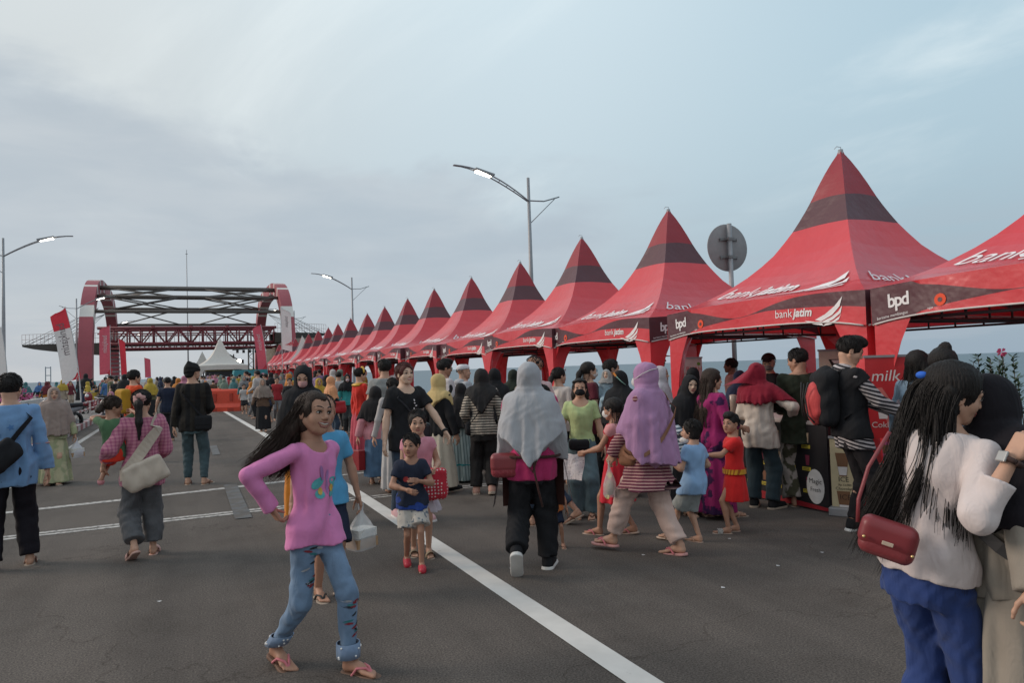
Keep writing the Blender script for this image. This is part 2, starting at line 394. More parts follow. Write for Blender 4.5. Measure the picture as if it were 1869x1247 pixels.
for dy in (0, .13):
    strip('road_marking', [(-2.9, 8.42 + dy), (-.47, 8.56 + dy), (.95, 8.62 + dy), (1.86, 8.70 + dy)], .085, paint_worn)
    strip('road_marking', [(2.06, 8.70 + dy), (6.0, 8.85 + dy)], .055, paint_worn)
strip('road_marking', [(-2.9, 10.05), (-.4, 10.45), (1.84, 10.86)], .15, paint_worn)
strip('road_marking', [(2.1, 10.9), (6.0, 11.3)], .09, paint_worn)
for y0, y1, dx in ((8.25, 10.9, .60), (15.2, 17.3, .62), (21.5, 24, .62), (30, 33, .62)):
    strip('road_marking', [(dx - .02, y0), (dx, y1)], .17 if y0 < 10 else .14, paint_blue, z=.008)
# litter on the road
gum = M('paper_scrap', (.6, .6, .6))
for i, (x, y) in enumerate([(2.22, 5.05), (3.27, 4.87), (0.79, 17.45), (1.01, 5.13), (4.18, 4.94), (4.47, 4.23), (3.92, 4.12), (-0.15, 5.53), (3.24, 3.91)]):
    a = rnd.random() * 3
    o = MB().add([(x + .014 * math.cos(a), y + .014 * math.sin(a), .006), (x + .018 * math.cos(a + 1.6), y + .018 * math.sin(a + 1.6), .009), (x - .016 * math.cos(a), y - .014 * math.sin(a), .006), (x - .015 * math.cos(a + 1.6), y - .018 * math.sin(a + 1.6), .008)], [(0, 1, 2, 3)]).build('paper_scrap', gum)
    tag(o, 'tiny pale scrap of paper lying on the asphalt', 'litter', 'paper scraps on the road')

# kerb of faded red and white blocks, low concrete barrier, hedge
kr = M('faded_red_paint', (.30, .12, .12), var=.2); kw = M('faded_white_paint', (.50, .44, .42), var=.2)
mb = MB(); 
for i in range(160):
    y = 4 + i * .6
    mb.box((-2.86, y + .3, .09), (.18, .592, .19), i % 2)
o = mb.build('kerb', [kr, kw], bevel=.012); o['kind'] = 'structure'
mb = MB()
for k, (xx, zz) in enumerate(((-3.15, .34), (-3.22, .62))):
    pass
def barrier(y0, y1):
    mb = MB(); prof = [(-.22, 0), (-.22, .12), (-.09, .35), (-.07, .86), (.07, .86), (.09, .35), (.22, .12), (.22, 0)]
    n = max(1, int((y1 - y0) / 3))
    for k in range(n):
        a = y0 + (y1 - y0) * k / n + .01; c = y0 + (y1 - y0) * (k + 1) / n - .01
        mb.sheet([[(-4.15 + x, yy, z + .11) for x, z in prof] for yy in (a, c)], 0, False)
        for yy in (a, c): mb.add([(-4.15 + x, yy, z + .11) for x, z in prof], [list(range(8))])
    return mb.build('concrete_barrier', M('barrier_concrete', (.47, .46, .44), var=.12, vscale=2))
tag(barrier(9, 31.5), 'long low pale concrete barrier along the left pavement beside the hedge', 'barrier')

# railing of horizontal bars left of the kerb, white and red rails
def rail_fence():
    root = thing('guard_rail', 'low red and white striped guard rail behind the left kerb', 'guard rail', (-3.25, 0, .11))
    for z in (.30, .56):
        mb = MB()
        for i in range(60):
            mb.tube([(0, 12 + i * .6, z), (0, 12 + i * .6 + .6, z)], .035, 6, i % 2, caps=False)
        mb.build('rail', [kw, kr], root)
    for i in range(13): MB().box((0, 12 + i * 3, .3), (.07, .07, .6)).build('post', kw, root)
rail_fence()

# ------------------------------------------------------------------ planting
leafm = M('leaf_green', (.045, .075, .03), rough=.6, var=.3, vscale=5)
pinkm = M('bougainvillea_pink', (.42, .09, .22), rough=.7, var=.25, vscale=7, trans=.2)
barkm = M('stem_brown', (.10, .07, .05))
def leaf_cloud(mb, fn, n, s, mis, seed=1):
    r_ = random.Random(seed)
    for _ in range(n):
        p = Vector(fn(r_)); a = Vector((r_.gauss(0, 1), r_.gauss(0, 1), r_.gauss(0, .7))).normalized(); c = a.cross(Vector((r_.gauss(0, 1), r_.gauss(0, 1), r_.gauss(0, 1)))).normalized()
        k = s * r_.uniform(.6, 1.3); mi = r_.choice(mis)
        mb.add([p - a * k, p + c * k * .45, p + a * k, p - c * k * .45], [(0, 1, 2, 3)], mi)
def hedge(y0, y1, x, seed, pink, label):
    mb = MB()
    def f(r_):
        y = r_.uniform(y0, y1); h = .95 + .22 * math.sin(y * 1.7 + seed) + .12 * math.sin(y * 4.1)
        q = r_.random() ** .5; a = r_.uniform(0, PI)
        return (x + .55 * q * math.cos(a), y, .25 + h * q * math.sin(a) + r_.gauss(0, .03))
    leaf_cloud(mb, f, int((y1 - y0) * 420), .075, [0, 0, 1] if not pink else [0, 1, 1, 1], seed)
    return tag(mb.build('flowering_hedge', [leafm, pinkm]), label, 'hedge')
hedge(18, 31, -5.0, 3, True, 'pink bougainvillea hedge spilling over the left concrete barrier')
hedge(9, 18, -5.2, 5, False, 'sparser green and pink hedge nearer the left edge of the view')
# flowering shrub behind the right hand tents
def shrub():
    root = thing('flowering_shrub', 'dark leafy oleander shrub with pink blossom behind the nearest tents', 'shrub', (0, 0, 0))
    r_ = random.Random(4); st_ = MB(); lf = MB(); fl = MB()
    cx, cy = 12.49, 7.75
    for k in range(34):
        x = cx + r_.uniform(-1.6, 1.9); y = cy + r_.uniform(-.5, .5); h = r_.uniform(.8, 1.42) ; tx = x + r_.uniform(-.2, .2)
        pts = [Vector((x + (tx - x) * q, y, .1 + h * q)) for q in (0, .3, .6, .85, 1)]
        st_.tube(pts, [.012, .01, .008, .006, .004], 5)
        for j in range(75):
            q = r_.uniform(.3, 1.0); p = pts[0].lerp(pts[-1], q); a = r_.uniform(0, 2 * PI)
            d = Vector((math.cos(a), math.sin(a), r_.uniform(.1, .9))).normalized(); s_ = d.cross(Vector((0, 0, 1))).normalized()
            ln = r_.uniform(.09, .16); lf.add([p, p + d * ln * .5 + s_ * .022, p + d * ln, p + d * ln * .5 - s_ * .022], [(0, 1, 2, 3)])
    p0 = Vector((cx - .25, cy - .1, 1.0))
    st_.tube([p0, p0 + Vector((0, 0, .3)), p0 + Vector((.01, 0, .50))], .007, 5)
    for c_ in (p0 + Vector((0, 0, .50)), Vector((cx + .9, cy, 1.1))):
        for k in range(26):
            d = Vector((r_.gauss(0, 1), r_.gauss(0, 1), r_.gauss(0, 1))).normalized() * .055; e = d.cross(Vector((r_.random(), r_.random(), r_.random()))).normalized() * .022
            fl.add([c_ + d * .3, c_ + d + e, c_ + d * 1.5, c_ + d - e], [(0, 1, 2, 3)])
    st_.build('stem', barkm, root); lf.build('foliage', leafm, root); fl.build('blossom', M('oleander_pink', (.65, .10, .22), trans=.2), root)
shrub()

# ------------------------------------------------------------------ street lamps
steel = M('galvanised_steel', (.30, .30, .31), rough=.5, metal=.3, var=.08)
lampglow = M('lamp_lens', (1.0, .95, .82), emit=6, var=0)
def make_lamp(scale_h=1.0):
    root = thing('street_lamp', 'street lamp', 'street lamp')
    Hh = 9.2
    MB().tube([(0, 0, 0), (0, 0, .5), (0, 0, 5), (0, 0, Hh)], [.13, .10, .085, .06], 12).build('pole', steel, root)
    mb = MB()
    def arc(off):
        return [(-3.25 * q, off * (0.35 + .65 * math.sin(PI * min(q * 1.1, 1))), Hh - 1.0 + 1.25 * math.sin(q * PI * .5) ** .95) for q in [i / 10 for i in range(11)]]
    for off in (-.13, .13): mb.tube(arc(off), .028, 6)
    for i in range(2, 11): a, c = arc(-.13)[i], arc(.13)[i]; mb.tube([a, c], .015, 4)
    mb.build('arm', steel, root)
    mb = MB(); mb.box((-1.95, 0, Hh + .07), (.85, .30, .10), rot=Matrix.Rotation(R(14), 3, 'Y')); hd = mb.build('lamp_head', steel, root, bevel=.03)
    mb = MB(); mb.box((-2.0, 0, Hh + .0), (.66, .24, .06), rot=Matrix.Rotation(R(14), 3, 'Y')); mb.build('lens', lampglow, root, bevel=.01)
    mb = MB(); mb.tube([(0, 0, Hh - .95), (.7, 0, Hh - .93), (1.42, 0, Hh - .70)], .03, 6); mb.tube([(.03, 0, Hh - 1.9), (1.2, 0, Hh - .8)], .018, 5); mb.build('counter_arm', steel, root)
    return root
lamp = make_lamp(); first = True
for k, (x, y, flip, lab) in enumerate([(13.16, 26.99, False, 'tall street lamp with lit head above the middle of the red tents'), (12.90, 60.06, False, 'second street lamp on the right, lit, beyond the ninth tent'), (12.8, 93.05, False, 'third street lamp on the right, small, beside the right arch'), (-8.60, 46.9, True, 'street lamp at the left edge with a lit head, arm pointing right'), (-8.9, 80.0, True, 'street lamp in front of the left arch, its lit head against the far leg'), (-8.9, 113.0, True, 'small far street lamp seen through the left arch'), (-8.9, 146.0, True, 'tiny farthest left street lamp beyond the arch'), (12.8, 126.0, False, 'tiny far street lamp on the right beyond the arch')]):
    r_ = dup(lamp, (x, y, .1), PI if flip else 0, lab, 'street lamps along the road', first=first); first = False

# ------------------------------------------------------------------ tents
red = M('tent_red', (.82, .058, .074), rough=.28, var=.06, vscale=1.2, bump=.55, bscale=1.5, bdist=.09, trans=.30, spec=.6, coat=.5)
dark = M('tent_maroon', (.115, .040, .050), rough=.38, var=.08, vscale=1.2, bump=.55, bscale=1.5, bdist=.09, trans=.18, spec=.5)
tipm = M('tent_deep_red', (.36, .026, .04), rough=.38, var=.06, vscale=1.2, bump=.4, bscale=1.5, bdist=.08, trans=.22, spec=.5)
whitep = M('tent_white_print', (.78, .74, .74), rough=.5, var=.04)
whitec = M('white_canvas', (.74, .70, .64), rough=.55, var=.05, trans=.25, bump=.2, bscale=4)
TB = 1.56; EZ, PZ, VZ = 2.14, 4.08, 1.80
S_T = [(0, 0.0), (.022, .02), (.11, .18), (.18, .34), (.27, .50), (.38, .65), (.50, .76), (.64, .855), (.80, .935), (1.0, 1.0)]
def prof(s):
    for (a, fa), (b_, fb) in zip(S_T, S_T[1:]):
        if s <= b_: return fa + (fb - fa) * (s - a) / (b_ - a)
    return 1.0
PR = np.interp(np.linspace(0, 1, 201), [a for a, _ in S_T], [c for _, c in S_T])
for _ in range(30): PR[1:-1] = (PR[:-2] + 2 * PR[1:-1] + PR[2:]) / 4
def roof_pt(side, s, u, off=0.0):
    """side 0..3 outward -x (road), -y (towards viewer), +x, +y ; s 0 peak..1 eave ; u -1..1 along the edge"""
    z = PZ - (PZ - EZ) * float(np.interp(s, np.linspace(0, 1, 201), PR))
    a = TB * max(s, .012)
    # cloth hangs inward a little between the ridges and lifts at mid eave
    inw = .035 * math.sin(PI * s) * (1 - u * u)
    z -= .05 * math.sin(PI * s) * (1 - u * u)
    z += .05 * (1 - u * u) * max(0, s - .7) / .3
    d = a * (1 - inw) + off * .8; v = u * a; z += off * .6
    return {0: (-d, -v, z), 1: (v, -d, z), 2: (d, v, z), 3: (-v, d, z)}[side]
def val_pt(side, u, t, off=0.0):
    """valance: t 0 top .. 1 bottom"""
    top = EZ + .05 * (1 - u * u); bot = VZ + .085 * (1 - u ** 4) ; z = top + (bot - top) * t
    d = TB + .012 + .02 * math.sin(u * 9) * t * .5 + off; v = u * (TB + .012)
    return {0: (-d, -v, z), 1: (v, -d, z), 2: (d, v, z), 3: (-v, d, z)}[side]
def make_tent(white=False, half=False, first_tent=False, logo=0):
    root = thing('canopy_tent', 'tent', 'tent')
    mb = MB(); srows = [0, .02, .05, .09, .13, .172, .20, .235, .272, .32, .38, .45, .53, .61, .69, .77, .85, .93, 1.0]
    for side in range(4):
        nu = 16
        for i in range(len(srows) - 1):
            s0, s1 = srows[i], srows[i + 1]
            mi = 2 if s1 <= .173 else (1 if s1 <= .273 else 0)
            if white: mi = 3
            if half and side in (1, 2) : mi = 3
            def sb(s_, u):   # band edges bow upwards between ridges
                return s_ - .022 * (1 - u * u) * (1 if .1 < s_ < .35 else 0) * min(1, s_ * 3)
            mb.sheet([[roof_pt(side, sb(s_, -1 + 2 * j / nu), -1 + 2 * j / nu) for j in range(nu + 1)] for s_ in (s0, s1)], mi)
    can = mb.build('canopy', [red, dark, tipm, whitec], root)
    bm_w = can.data; 
    MB().tube([(0, 0, PZ - .12), (0, 0, PZ + .015)], .03, 8).tube([(0, 0, PZ), (.02, .01, PZ + .05), (-.03, .03, PZ + .06), (-.05, .05, PZ + .03)], .004, 4).build('finial', steel, root)
    # valance strips: upper colour, swoosh of maroon, lower red
    def c1(u): return .10 + .55 * max(0, min(1, (.35 - u) / .9)) ** 1.5 if u > -.78 else 0.0
    mb = MB()
    for side in range(4):
        us = np.linspace(-1, 1, 37)
        rows = []
        tops = [max(0, .62 * math.exp(-((u + .15) / .42) ** 2)) if u > -.72 else 0 for u in us]
        bots = [1.0 if u < -.72 else .98 - .50 * min(1, (u + .72) / .9) ** .8 for u in us]
        r0 = [val_pt(side, u, 0) for u in us]; r1 = [val_pt(side, u, a) for u, a in zip(us, tops)]
        bots = [max(b_, a + .02) for a, b_ in zip(tops, bots)]
        r2 = [val_pt(side, u, b_) for u, b_ in zip(us, bots)]; r3 = [val_pt(side, u, 1) for u in us]
        if white: mb.sheet([r0, r3], 2)
        else: mb.sheet([r0, r1], 0); mb.sheet([r1, r2], 1); mb.sheet([r2, r3], 0)
    v_ = mb.build('valance', [red, dark, whitec], root)
    mb = MB()
    for side in range(4):
        pts = [val_pt(side, u, 1.02, .004) for u in np.linspace(-.98, .98, 24)]; mb.tube(pts, .009, 5)
    mb.build('hem_trim', M('trim_white', (.6, .56, .54)), v_)
    if not white:
        mb = MB()
        for side in range(4):
            rf = lambda U, V_: roof_pt(side, .77 - V_ / 1.75, max(-1, min(1, U / (TB * .77))), .016)
            if side in (0, 2) or not logo:
                put_text(mb, 'bank', .33, lambda x, y: rf(x - 1.02, y), shear=0, center=False)
                put_text(mb, 'jatim', .33, lambda x, y: rf(x - 1.0 + text_tris('bank', .33)[2], y), shear=.28, center=False, offset=.011)
                put_wing(mb, .02, -.17, 1.08, .40, rf)
            elif logo == 1:
                put_text(mb, 'bank', .215, lambda x, y: rf(x - .9, y), center=False)
                mb.ell((0, 0, 0), (.001, .001, .001), 3)
                # round white bird shaped emblem
                pts = [(0.02, .1), (.16, .05), (.26, .18), (.2, .36), (.26, .5), (.18, .62), (.05, .58), (.08, .46), (-.02, .3)]
                V_ = [rf(a - .0, c_) for a, c_ in pts]; mb.add(V_, [list(range(len(pts)))])
                pts = [(.12, .15), (.19, .2), (.14, .34), (.1, .28)]
                mb.add([roof_pt(side, .83 - c_ / 1.95, a / (TB * .83), .022) for a, c_ in pts], [(0, 1, 2, 3)], 1)
            else:
                mb.add([rf(a, c_) for a, c_ in ((-.35, .0), (.0, .26), (.35, .0), (.25, 0), (0, .18), (-.25, 0))], [(0, 1, 4, 5), (1, 2, 3, 4)])
        mb.build('lettering', [whitep, dark], can)
        mb = MB()
        for side in range(4):
            vf = lambda U, V_: val_pt(side, U / TB, .78 - V_ / .30, .006)
            if side != 1 or logo == 0:
                put_text(mb, 'bank', .125, lambda x, y: vf(x + .40, y), center=False)
                put_text(mb, 'jatim', .125, lambda x, y: vf(x + .41 + text_tris('bank', .125)[2], y), shear=.25, center=False, offset=.004)
                put_wing(mb, .80, -.065, .50, .25, vf)
                put_text(mb, 'bpd', .165, lambda x, y: vf(x - 1.38, y + .04), center=False, offset=.004, spacing=.86)
                mb.box((0, 0, -50), (.001, .001, .001))
                put_text(mb, 'bersama membangun', .038, lambda x, y: vf(x - 1.5, y - .045), center=False)
            put_text(mb, 'ngan', .03, lambda x, y: vf(x - .98, y - .04), center=False)
            vd = [vf(-.86 + .055 * math.cos(a), .03 + .055 * math.sin(a)) for a in np.linspace(0, 2 * PI, 13)[:-1]]
            ve = [val_pt(side, (-.86 + .022 * math.cos(a)) / TB, .78 - (.03 + .022 * math.sin(a)) / .30, .009) for a in np.linspace(0, 2 * PI, 9)[:-1]]
            mb.add(vd, [list(range(12))], 1); mb.add(ve, [list(range(8))], 2)
            if logo == 2 and side == 0:
                pass
        mb.v = [p for p in mb.v]; mb.build('lettering', [whitep, M('orange_red_print', (.75, .08, .03)), dark], v_)
    # legs: steel pole in a tapering cloth sleeve at each corner
    for sx, sy in ((-1, -1), (1, -1), (1, 1), (-1, 1)):
        cx, cy = sx * (TB - .005), sy * (TB - .005); rows = []
        for z, a, in ((EZ - .04, .46), (VZ + .06, .39), (1.62, .27), (1.40, .19), (1.1, .15), (.5, .14), (.06, .14)):
            rows.append([(cx, cy, z), (cx - sx * a, cy, z), (cx - sx * a * .92, cy - sy * .03, z), (cx - sx * .12, cy - sy * .12, z), (cx - sx * .03, cy - sy * a * .92, z), (cx, cy - sy * a, z)])
        mb = MB()
        mb.sheet([r + [r[0]] for r in rows][:3], 0 if not white else 2, False); mb.sheet([r + [r[0]] for r in rows][2:4], 0 if not white else 2, False); mb.sheet([r + [r[0]] for r in rows][3:], 0 if not white else 2, False)
        lg = mb.build('leg_cover', [red, dark, whitec], root)
        MB().box((cx - sx * .08, cy - sy * .08, 1.05), (.05, .05, 2.1)).build('pole', steel, lg)
    mb = MB(); fr = M('dark_frame_steel', (.05, .05, .055), rough=.5)
    q = TB - .1
    for z in (EZ - .03, EZ - .30):
        mb.tube([(-q, -q, z), (q, -q, z), (q, q, z), (-q, q, z)], .02, 4, closed=True)
    for side in range(4):
        for k in range(9):
            a = -q + 2 * q * k / 8; zt, zb = EZ - .03, EZ - .30
            p, p2 = ((a, -q, zt), (a, -q, zb)) if side == 0 else ((a, q, zt), (a, q, zb)) if side == 1 else ((-q, a, zt), (-q, a, zb)) if side == 2 else ((q, a, zt), (q, a, zb))
            mb.tube([p, p2], .012, 4)
    for sx, sy in ((-1, -1), (1, -1), (1, 1), (-1, 1)):
        mb.tube([(sx * q, sy * q, EZ - .03), (sx * q * .25, sy * q * .25, EZ + .35), (0, 0, EZ + .42)], .018, 4)
    mb.tube([(0, 0, EZ + .3), (0, 0, PZ - .1)], .02, 6)
    mb.build('frame', fr, root)
    return root
TX, TY0, TS = 7.55, 3.36, 3.2
tentA = make_tent(); tentB = make_tent(half=True); tentC = make_tent(logo=1); tentD = make_tent(logo=2); tentW = make_tent(white=True)
used = set()
def ordinal(n): return ['', 'first', 'second', 'third', 'fourth', 'fifth', 'sixth', 'seventh', 'eighth', 'ninth', 'tenth', 'eleventh', 'twelfth', 'thirteenth', 'fourteenth', 'fifteenth', 'sixteenth', 'seventeenth', 'eighteenth', 'nineteenth', 'twentieth'][n]
for k in range(20):
    src = tentB if k == 15 else tentC if k == 6 else tentD if k == 3 else tentA
    dx, dz, ry = [(0.0, 0, 0), (0, 0, 0), (.0, 0, .36), (-.06, .02, 0), (.04, -.02, 0), (0, .0, 0), (-.05, .03, 0)][k] if k < 7 else (rnd.uniform(-.06, .06), rnd.uniform(-.03, .04), 0)
    lab = ('nearest red peaked tent, cut off by the right edge' if k == 0 else 'large red peaked canopy tent over the drinks stall, right of the round sign' if k == 1 else
           'half red half white canopy tent, fifteenth behind the drinks stall tent' if k == 15 else
           f'red peaked tent with maroon band, {ordinal(k)} behind the tent at the right edge')
    if k == 15: lab = 'half red half white peaked canopy tent far down the row'
    if k == 6: lab = 'red peaked canopy tent with a white bird emblem on its side panel'
    if k == 3: lab = 'red peaked canopy tent with a white chevron emblem, just left of the lamp-side pair'
    if k == 3: lab = 'red peaked canopy tent with a white chevron emblem on the panel facing the viewer'
    r_ = dup(src, (TX + dx, TY0 + TS * k + ry, dz), (0 if k < 4 else R(rnd.uniform(-1.6, 1.6))), lab, 'row of red peaked tents', first=(src not in used)); used.add(src)
dup(tentW, (2.75, 60, .0), R(4), 'large off-white peaked tent standing on the road by the stage', first=True); tentW.scale = (1.1, 1.1, 1.08)
t2 = dup(tentW, (2.3, 92, 0), R(4), 'small far off-white peaked tent showing behind the larger white one')

# ------------------------------------------------------------------ round sign, seen from the back
def round_sign():
    root = thing('road_sign', 'back of a grey round traffic sign on a steel post behind the tents', 'road sign', (9.77, 11.18, .1))
    MB().tube([(0, 0, 0), (0, 0, 4.07)], .045, 10).build('post', steel, root)
    mb = MB(); n = 40; yd = .075
    for z_, r_ in (): pass
    prof_ = [(0, 0), (.455, 0), (.465, .006), (.465, .012), (0, .012)]
    G = [[(r_ * math.cos(2 * PI * j / n), yd + y_, 3.61 + r_ * math.sin(2 * PI * j / n)) for j in range(n)] for r_, y_ in prof_]
    mb.sheet(G, 0, True, True); pl = mb.build('sign_plate', M('grey_sign_back', (.27, .26, .26), rough=.55, metal=.2, var=.06), root)
    for z in (3.77, 3.42):
        mb = MB(); mb.box((0, .052, z), (.40, .022, .045)); mb.box((0, -.046, z), (.13, .014, .05)); mb.box((-.06, 0, z), (.012, .09, .04)); mb.box((.06, 0, z), (.012, .09, .04))
        for sx in (-.19, .19): mb.box((sx, .045, z - .02), (.012, .03, .05))
        mb.build('bracket', M('bracket_steel', (.2, .2, .2), rough=.5, metal=.4), root)
    root.rotation_euler = (0, 0, R(-4))
round_sign()

# ------------------------------------------------------------------ arch bridge
bred = M('bridge_red', (.32, .07, .085), rough=.6, var=.10, vscale=.5)
bdk = M('bridge_dark_red', (.21, .045, .055), rough=.6, var=.08, vscale=.5)
bwh = M('bridge_white', (.62, .58, .54), rough=.6, var=.08, vscale=.6)
bgr = M('bridge_grey_green', (.105, .09, .08), rough=.6, var=.08, vscale=.6)
def arch_bridge():
    root = thing('arch_bridge', 'red and white twin arch footbridge spanning the road at the far end', 'bridge')
    Y0, Y1 = 79.0, 112.0
    Ym = (Y0 + Y1) / 2; a = (Y1 - Y0) / 2; Ht = 11.75
    def cpt(q, X):
        # q 0 near foot .. 1 far foot ; legs rise straight then round over
        th = PI * q; e = .62
        c_, s_ = math.cos(th), math.sin(th)
        return Vector((X, Ym - a * math.copysign(abs(c_) ** e, c_), Ht * abs(s_) ** .80))
    for X, ln in ((-8.1, 'left'), (10.4, 'right')):
        mb = MB(); n = 72; rows = []
        for i in range(n + 1):
            q = i / n; p = cpt(q, X); p2 = cpt(min(1, q + .01), X); p1 = cpt(max(0, q - .01), X); tn = (p2 - p1).normalized(); nb = Vector((0, tn.z, -tn.y))
            wd, dp = .58, .62 + .2 * abs(math.cos(PI * q)) 
            rows.append([p + Vector((sx * wd, 0, 0)) + nb * sy * dp for sx, sy in ((-1, -1), (1, -1), (1, 1), (-1, 1))])
        for i in range(n):
            z = rows[i][0].z; q = (i + .5) / n
            mi = 0
            if abs(q - .20) < .026 or abs(q - .80) < .026: mi = 1
            if any(abs(q - k) < .0065 for k in (.33, .40, .47, .53, .60, .67)): mi = 1
            mb.sheet([rows[i] + [rows[i][0]], rows[i + 1] + [rows[i + 1][0]]], mi, False)
        mb.build('arch', [bred, bwh], root)
    AXL_, AXR_ = -8.1, 10.4
    # dark cross tubes with X bracing, following the arch
    qs = [.22, .30, .38, .47, .56, .66, .76]
    for i, q in enumerate(qs):
        p = cpt(q, 0); MB().tube([(AXL_, p.y, p.z), (AXR_, p.y, p.z)], .23 if 1 < i < 5 else .17, 8).build('cross_tube', bgr, root)
        if i < len(qs) - 1:
            p2 = cpt(qs[i + 1], 0); mb = MB()
            for k in range(2):
                xa = AXL_ + (AXR_ - AXL_) * k / 2 + 1.0; xb = AXL_ + (AXR_ - AXL_) * (k + 1) / 2 - 1.0
                mb.tube([(xa, p.y, p.z), (xb, p2.y, p2.z)], .09, 6); mb.tube([(xb, p.y, p.z), (xa, p2.y, p2.z)], .09, 6)
            mb.build('cross_brace', bgr, root)
    # footbridge deck carried by two lattice girders, running on past both arches
    zb, zt = 5.5, 7.3
    for gi, Y in enumerate((Ym - 2.2, Ym + 2.2)):
        mb = MB()
        for z, r_ in ((zt, .17), (zb, .17), ((zt + zb) / 2 + .25, .08), (zb - .55, .13)): mb.tube([(AXL_ - .3, Y, z), (AXR_ + .3, Y, z)], r_, 8)
        n = 14; dx = (AXR_ - AXL_) / n
        for k in range(n + 1):
            x = AXL_ + dx * k; mb.tube([(x, Y, zb), (x, Y, zt)], .085, 6)
            if k < n: mb.tube([(x, Y, zb if k % 2 else zt), (x + dx, Y, zt if k % 2 else zb)], .085, 6); mb.tube([(x, Y, zb), (x + dx / 2, Y, zb - .55), (x + dx, Y, zb)], .05, 5)
        for k in (4, 7, 10): mb.ell((AXL_ + dx * k, Y, zt), (.34, .34, .26), 5)
        mb.build('girder', bdk, root)
    MB().box(((AXL_ + AXR_) / 2, Ym, zb - .05), (AXR_ - AXL_ + 2, 4.2, .18)).build('deck', M('deck_grey', (.14, .12, .12)), root)
    mb = MB(); 
    for k in range(48): mb.box((AXL_ + (AXR_ - AXL_) * k / 47, Ym + 2.0, zb + .55), (.05, .05, 1.1))
    mb.box(((AXL_ + AXR_) / 2, Ym + 2.0, zb + 1.1), (AXR_ - AXL_, .06, .06)); mb.build('railing', M('rail_grey', (.3, .28, .28)), root)
    # cantilevered platforms beyond each arch, hung from the crown by stays
    for sg, X, ln in ((-1, AXL_, 7.6), (1, AXR_, 6.5)):
        zz = zb + (.1 if sg < 0 else 1.1); mb = MB(); n = 10; top = []; bot = []
        for i in range(n + 1):
            q = i / n; x = X + sg * ln * q; wd = 3.4 * (1 - .75 * q ** 2); th = 1.0 * (1 - q) ** .7 + .22
            top.append([(x, Ym - wd, zz), (x, Ym + wd, zz)]); bot.append([(x, Ym - wd * .8, zz - th), (x, Ym + wd * .8, zz - th)])
        mb.sheet([t_ + b_[::-1] + [t_[0]] for t_, b_ in zip(top, bot)], 0, False); mb.build('platform', bgr, root)
        mb = MB()
        for i in range(n * 2 + 1):
            q = i / n / 2; x = X + sg * ln * q; wd = 3.4 * (1 - .75 * q ** 2); mb.tube([(x, Ym - wd, zz), (x, Ym - wd, zz + 1.1)], .018, 4)
        for h_ in (.55, 1.1): mb.tube([(X + sg * ln * q, Ym - 3.4 * (1 - .75 * q * q), zz + h_) for q in np.linspace(0, 1, 12)], .02, 4)
        mb.build('railing', M('rail_rust', (.22, .12, .10)), root)
        for k, q in enumerate((.45, .6, .75, .9, 1.0)):
            for wy in (-1, 1):
                MB().tube([(X, Ym + wy * 4, Ht * .80), (X + sg * ln * q, Ym + wy * 3.0 * (1 - .75 * q * q), zz)], .028, 4).build('stay_cable', M('cable_grey', (.2, .2, .21)), root)
    # stair tower beside the left arch foot, grey panels
    mb = MB()
    for k in range(12): mb.box((AXL_ + 1.2, Ym - 3 + k * .55, .5 + k * .48), (1.7, .6, .12)); 
    mb.box((AXL_ + 2.1, Ym, 2.4), (.15, 7.0, 4.6)); mb.build('stair', M('stair_grey', (.33, .32, .33)), root)
arch_bridge()
def ramp_wall():
    root = thing('ramp_wall', 'ribbed beige ramp wall rising behind the far end of the red tents', 'wall')
    mb = MB(); x0 = 11.1; Ya, Yb = 80, 108
    mb.add([(x0, Ya, 0), (x0, Yb, 0), (x0, Yb, 5.3), (x0, Ya, 5.3), (x0 + 2.6, Ya, 0), (x0 + 2.6, Yb, 0), (x0 + 2.6, Yb, 5.3), (x0 + 2.6, Ya, 5.3)], [(0, 3, 2, 1), (4, 5, 6, 7), (0, 4, 7, 3), (1, 2, 6, 5), (3, 7, 6, 2), (0, 1, 5, 4)])
    mb.build('wall_panel', M('ramp_beige', (.36, .31, .25), var=.12), root)
    mb = MB()
    for k in range(26):
        y = Ya + (Yb - Ya) * k / 25; mb.box((x0 - .06, y, (5.3) / 2), (.12, .28, 5.3))
    mb.build('rib', M('ramp_rib', (.42, .37, .31), var=.1), root)
ramp_wall()
def mast(x, y, h, r_, label):
    root = thing('mast', label, 'mast', (x, y, 0)); MB().tube([(0, 0, 0), (0, 0, h)], [r_, r_ * .4], 6).build('pole', steel, root)
    MB().tube([(-.2, 0, h * .97), (.2, 0, h * .97)], r_ * .5, 4).build('crossbar', steel, root)
mast(1.3, 150, 25.5, .14, 'thin tall antenna mast rising above the far bridge')
# offshore bridge towers, hazy, far out to the left
def far_tower():
    root = thing('bridge_tower', 'pale hazy H shaped bridge tower far out over the sea at left', 'tower', (-493.91, 3517.80, -2.6))
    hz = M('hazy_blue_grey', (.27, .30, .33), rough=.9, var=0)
    for sx in (-9, 9): MB().box((sx, 0, 33), (3, 4, 66)).build('leg', hz, root)
    for z in (30, 62): MB().box((0, 0, z), (15, 3, 3)).build('crossbeam', hz, root)
far_tower()

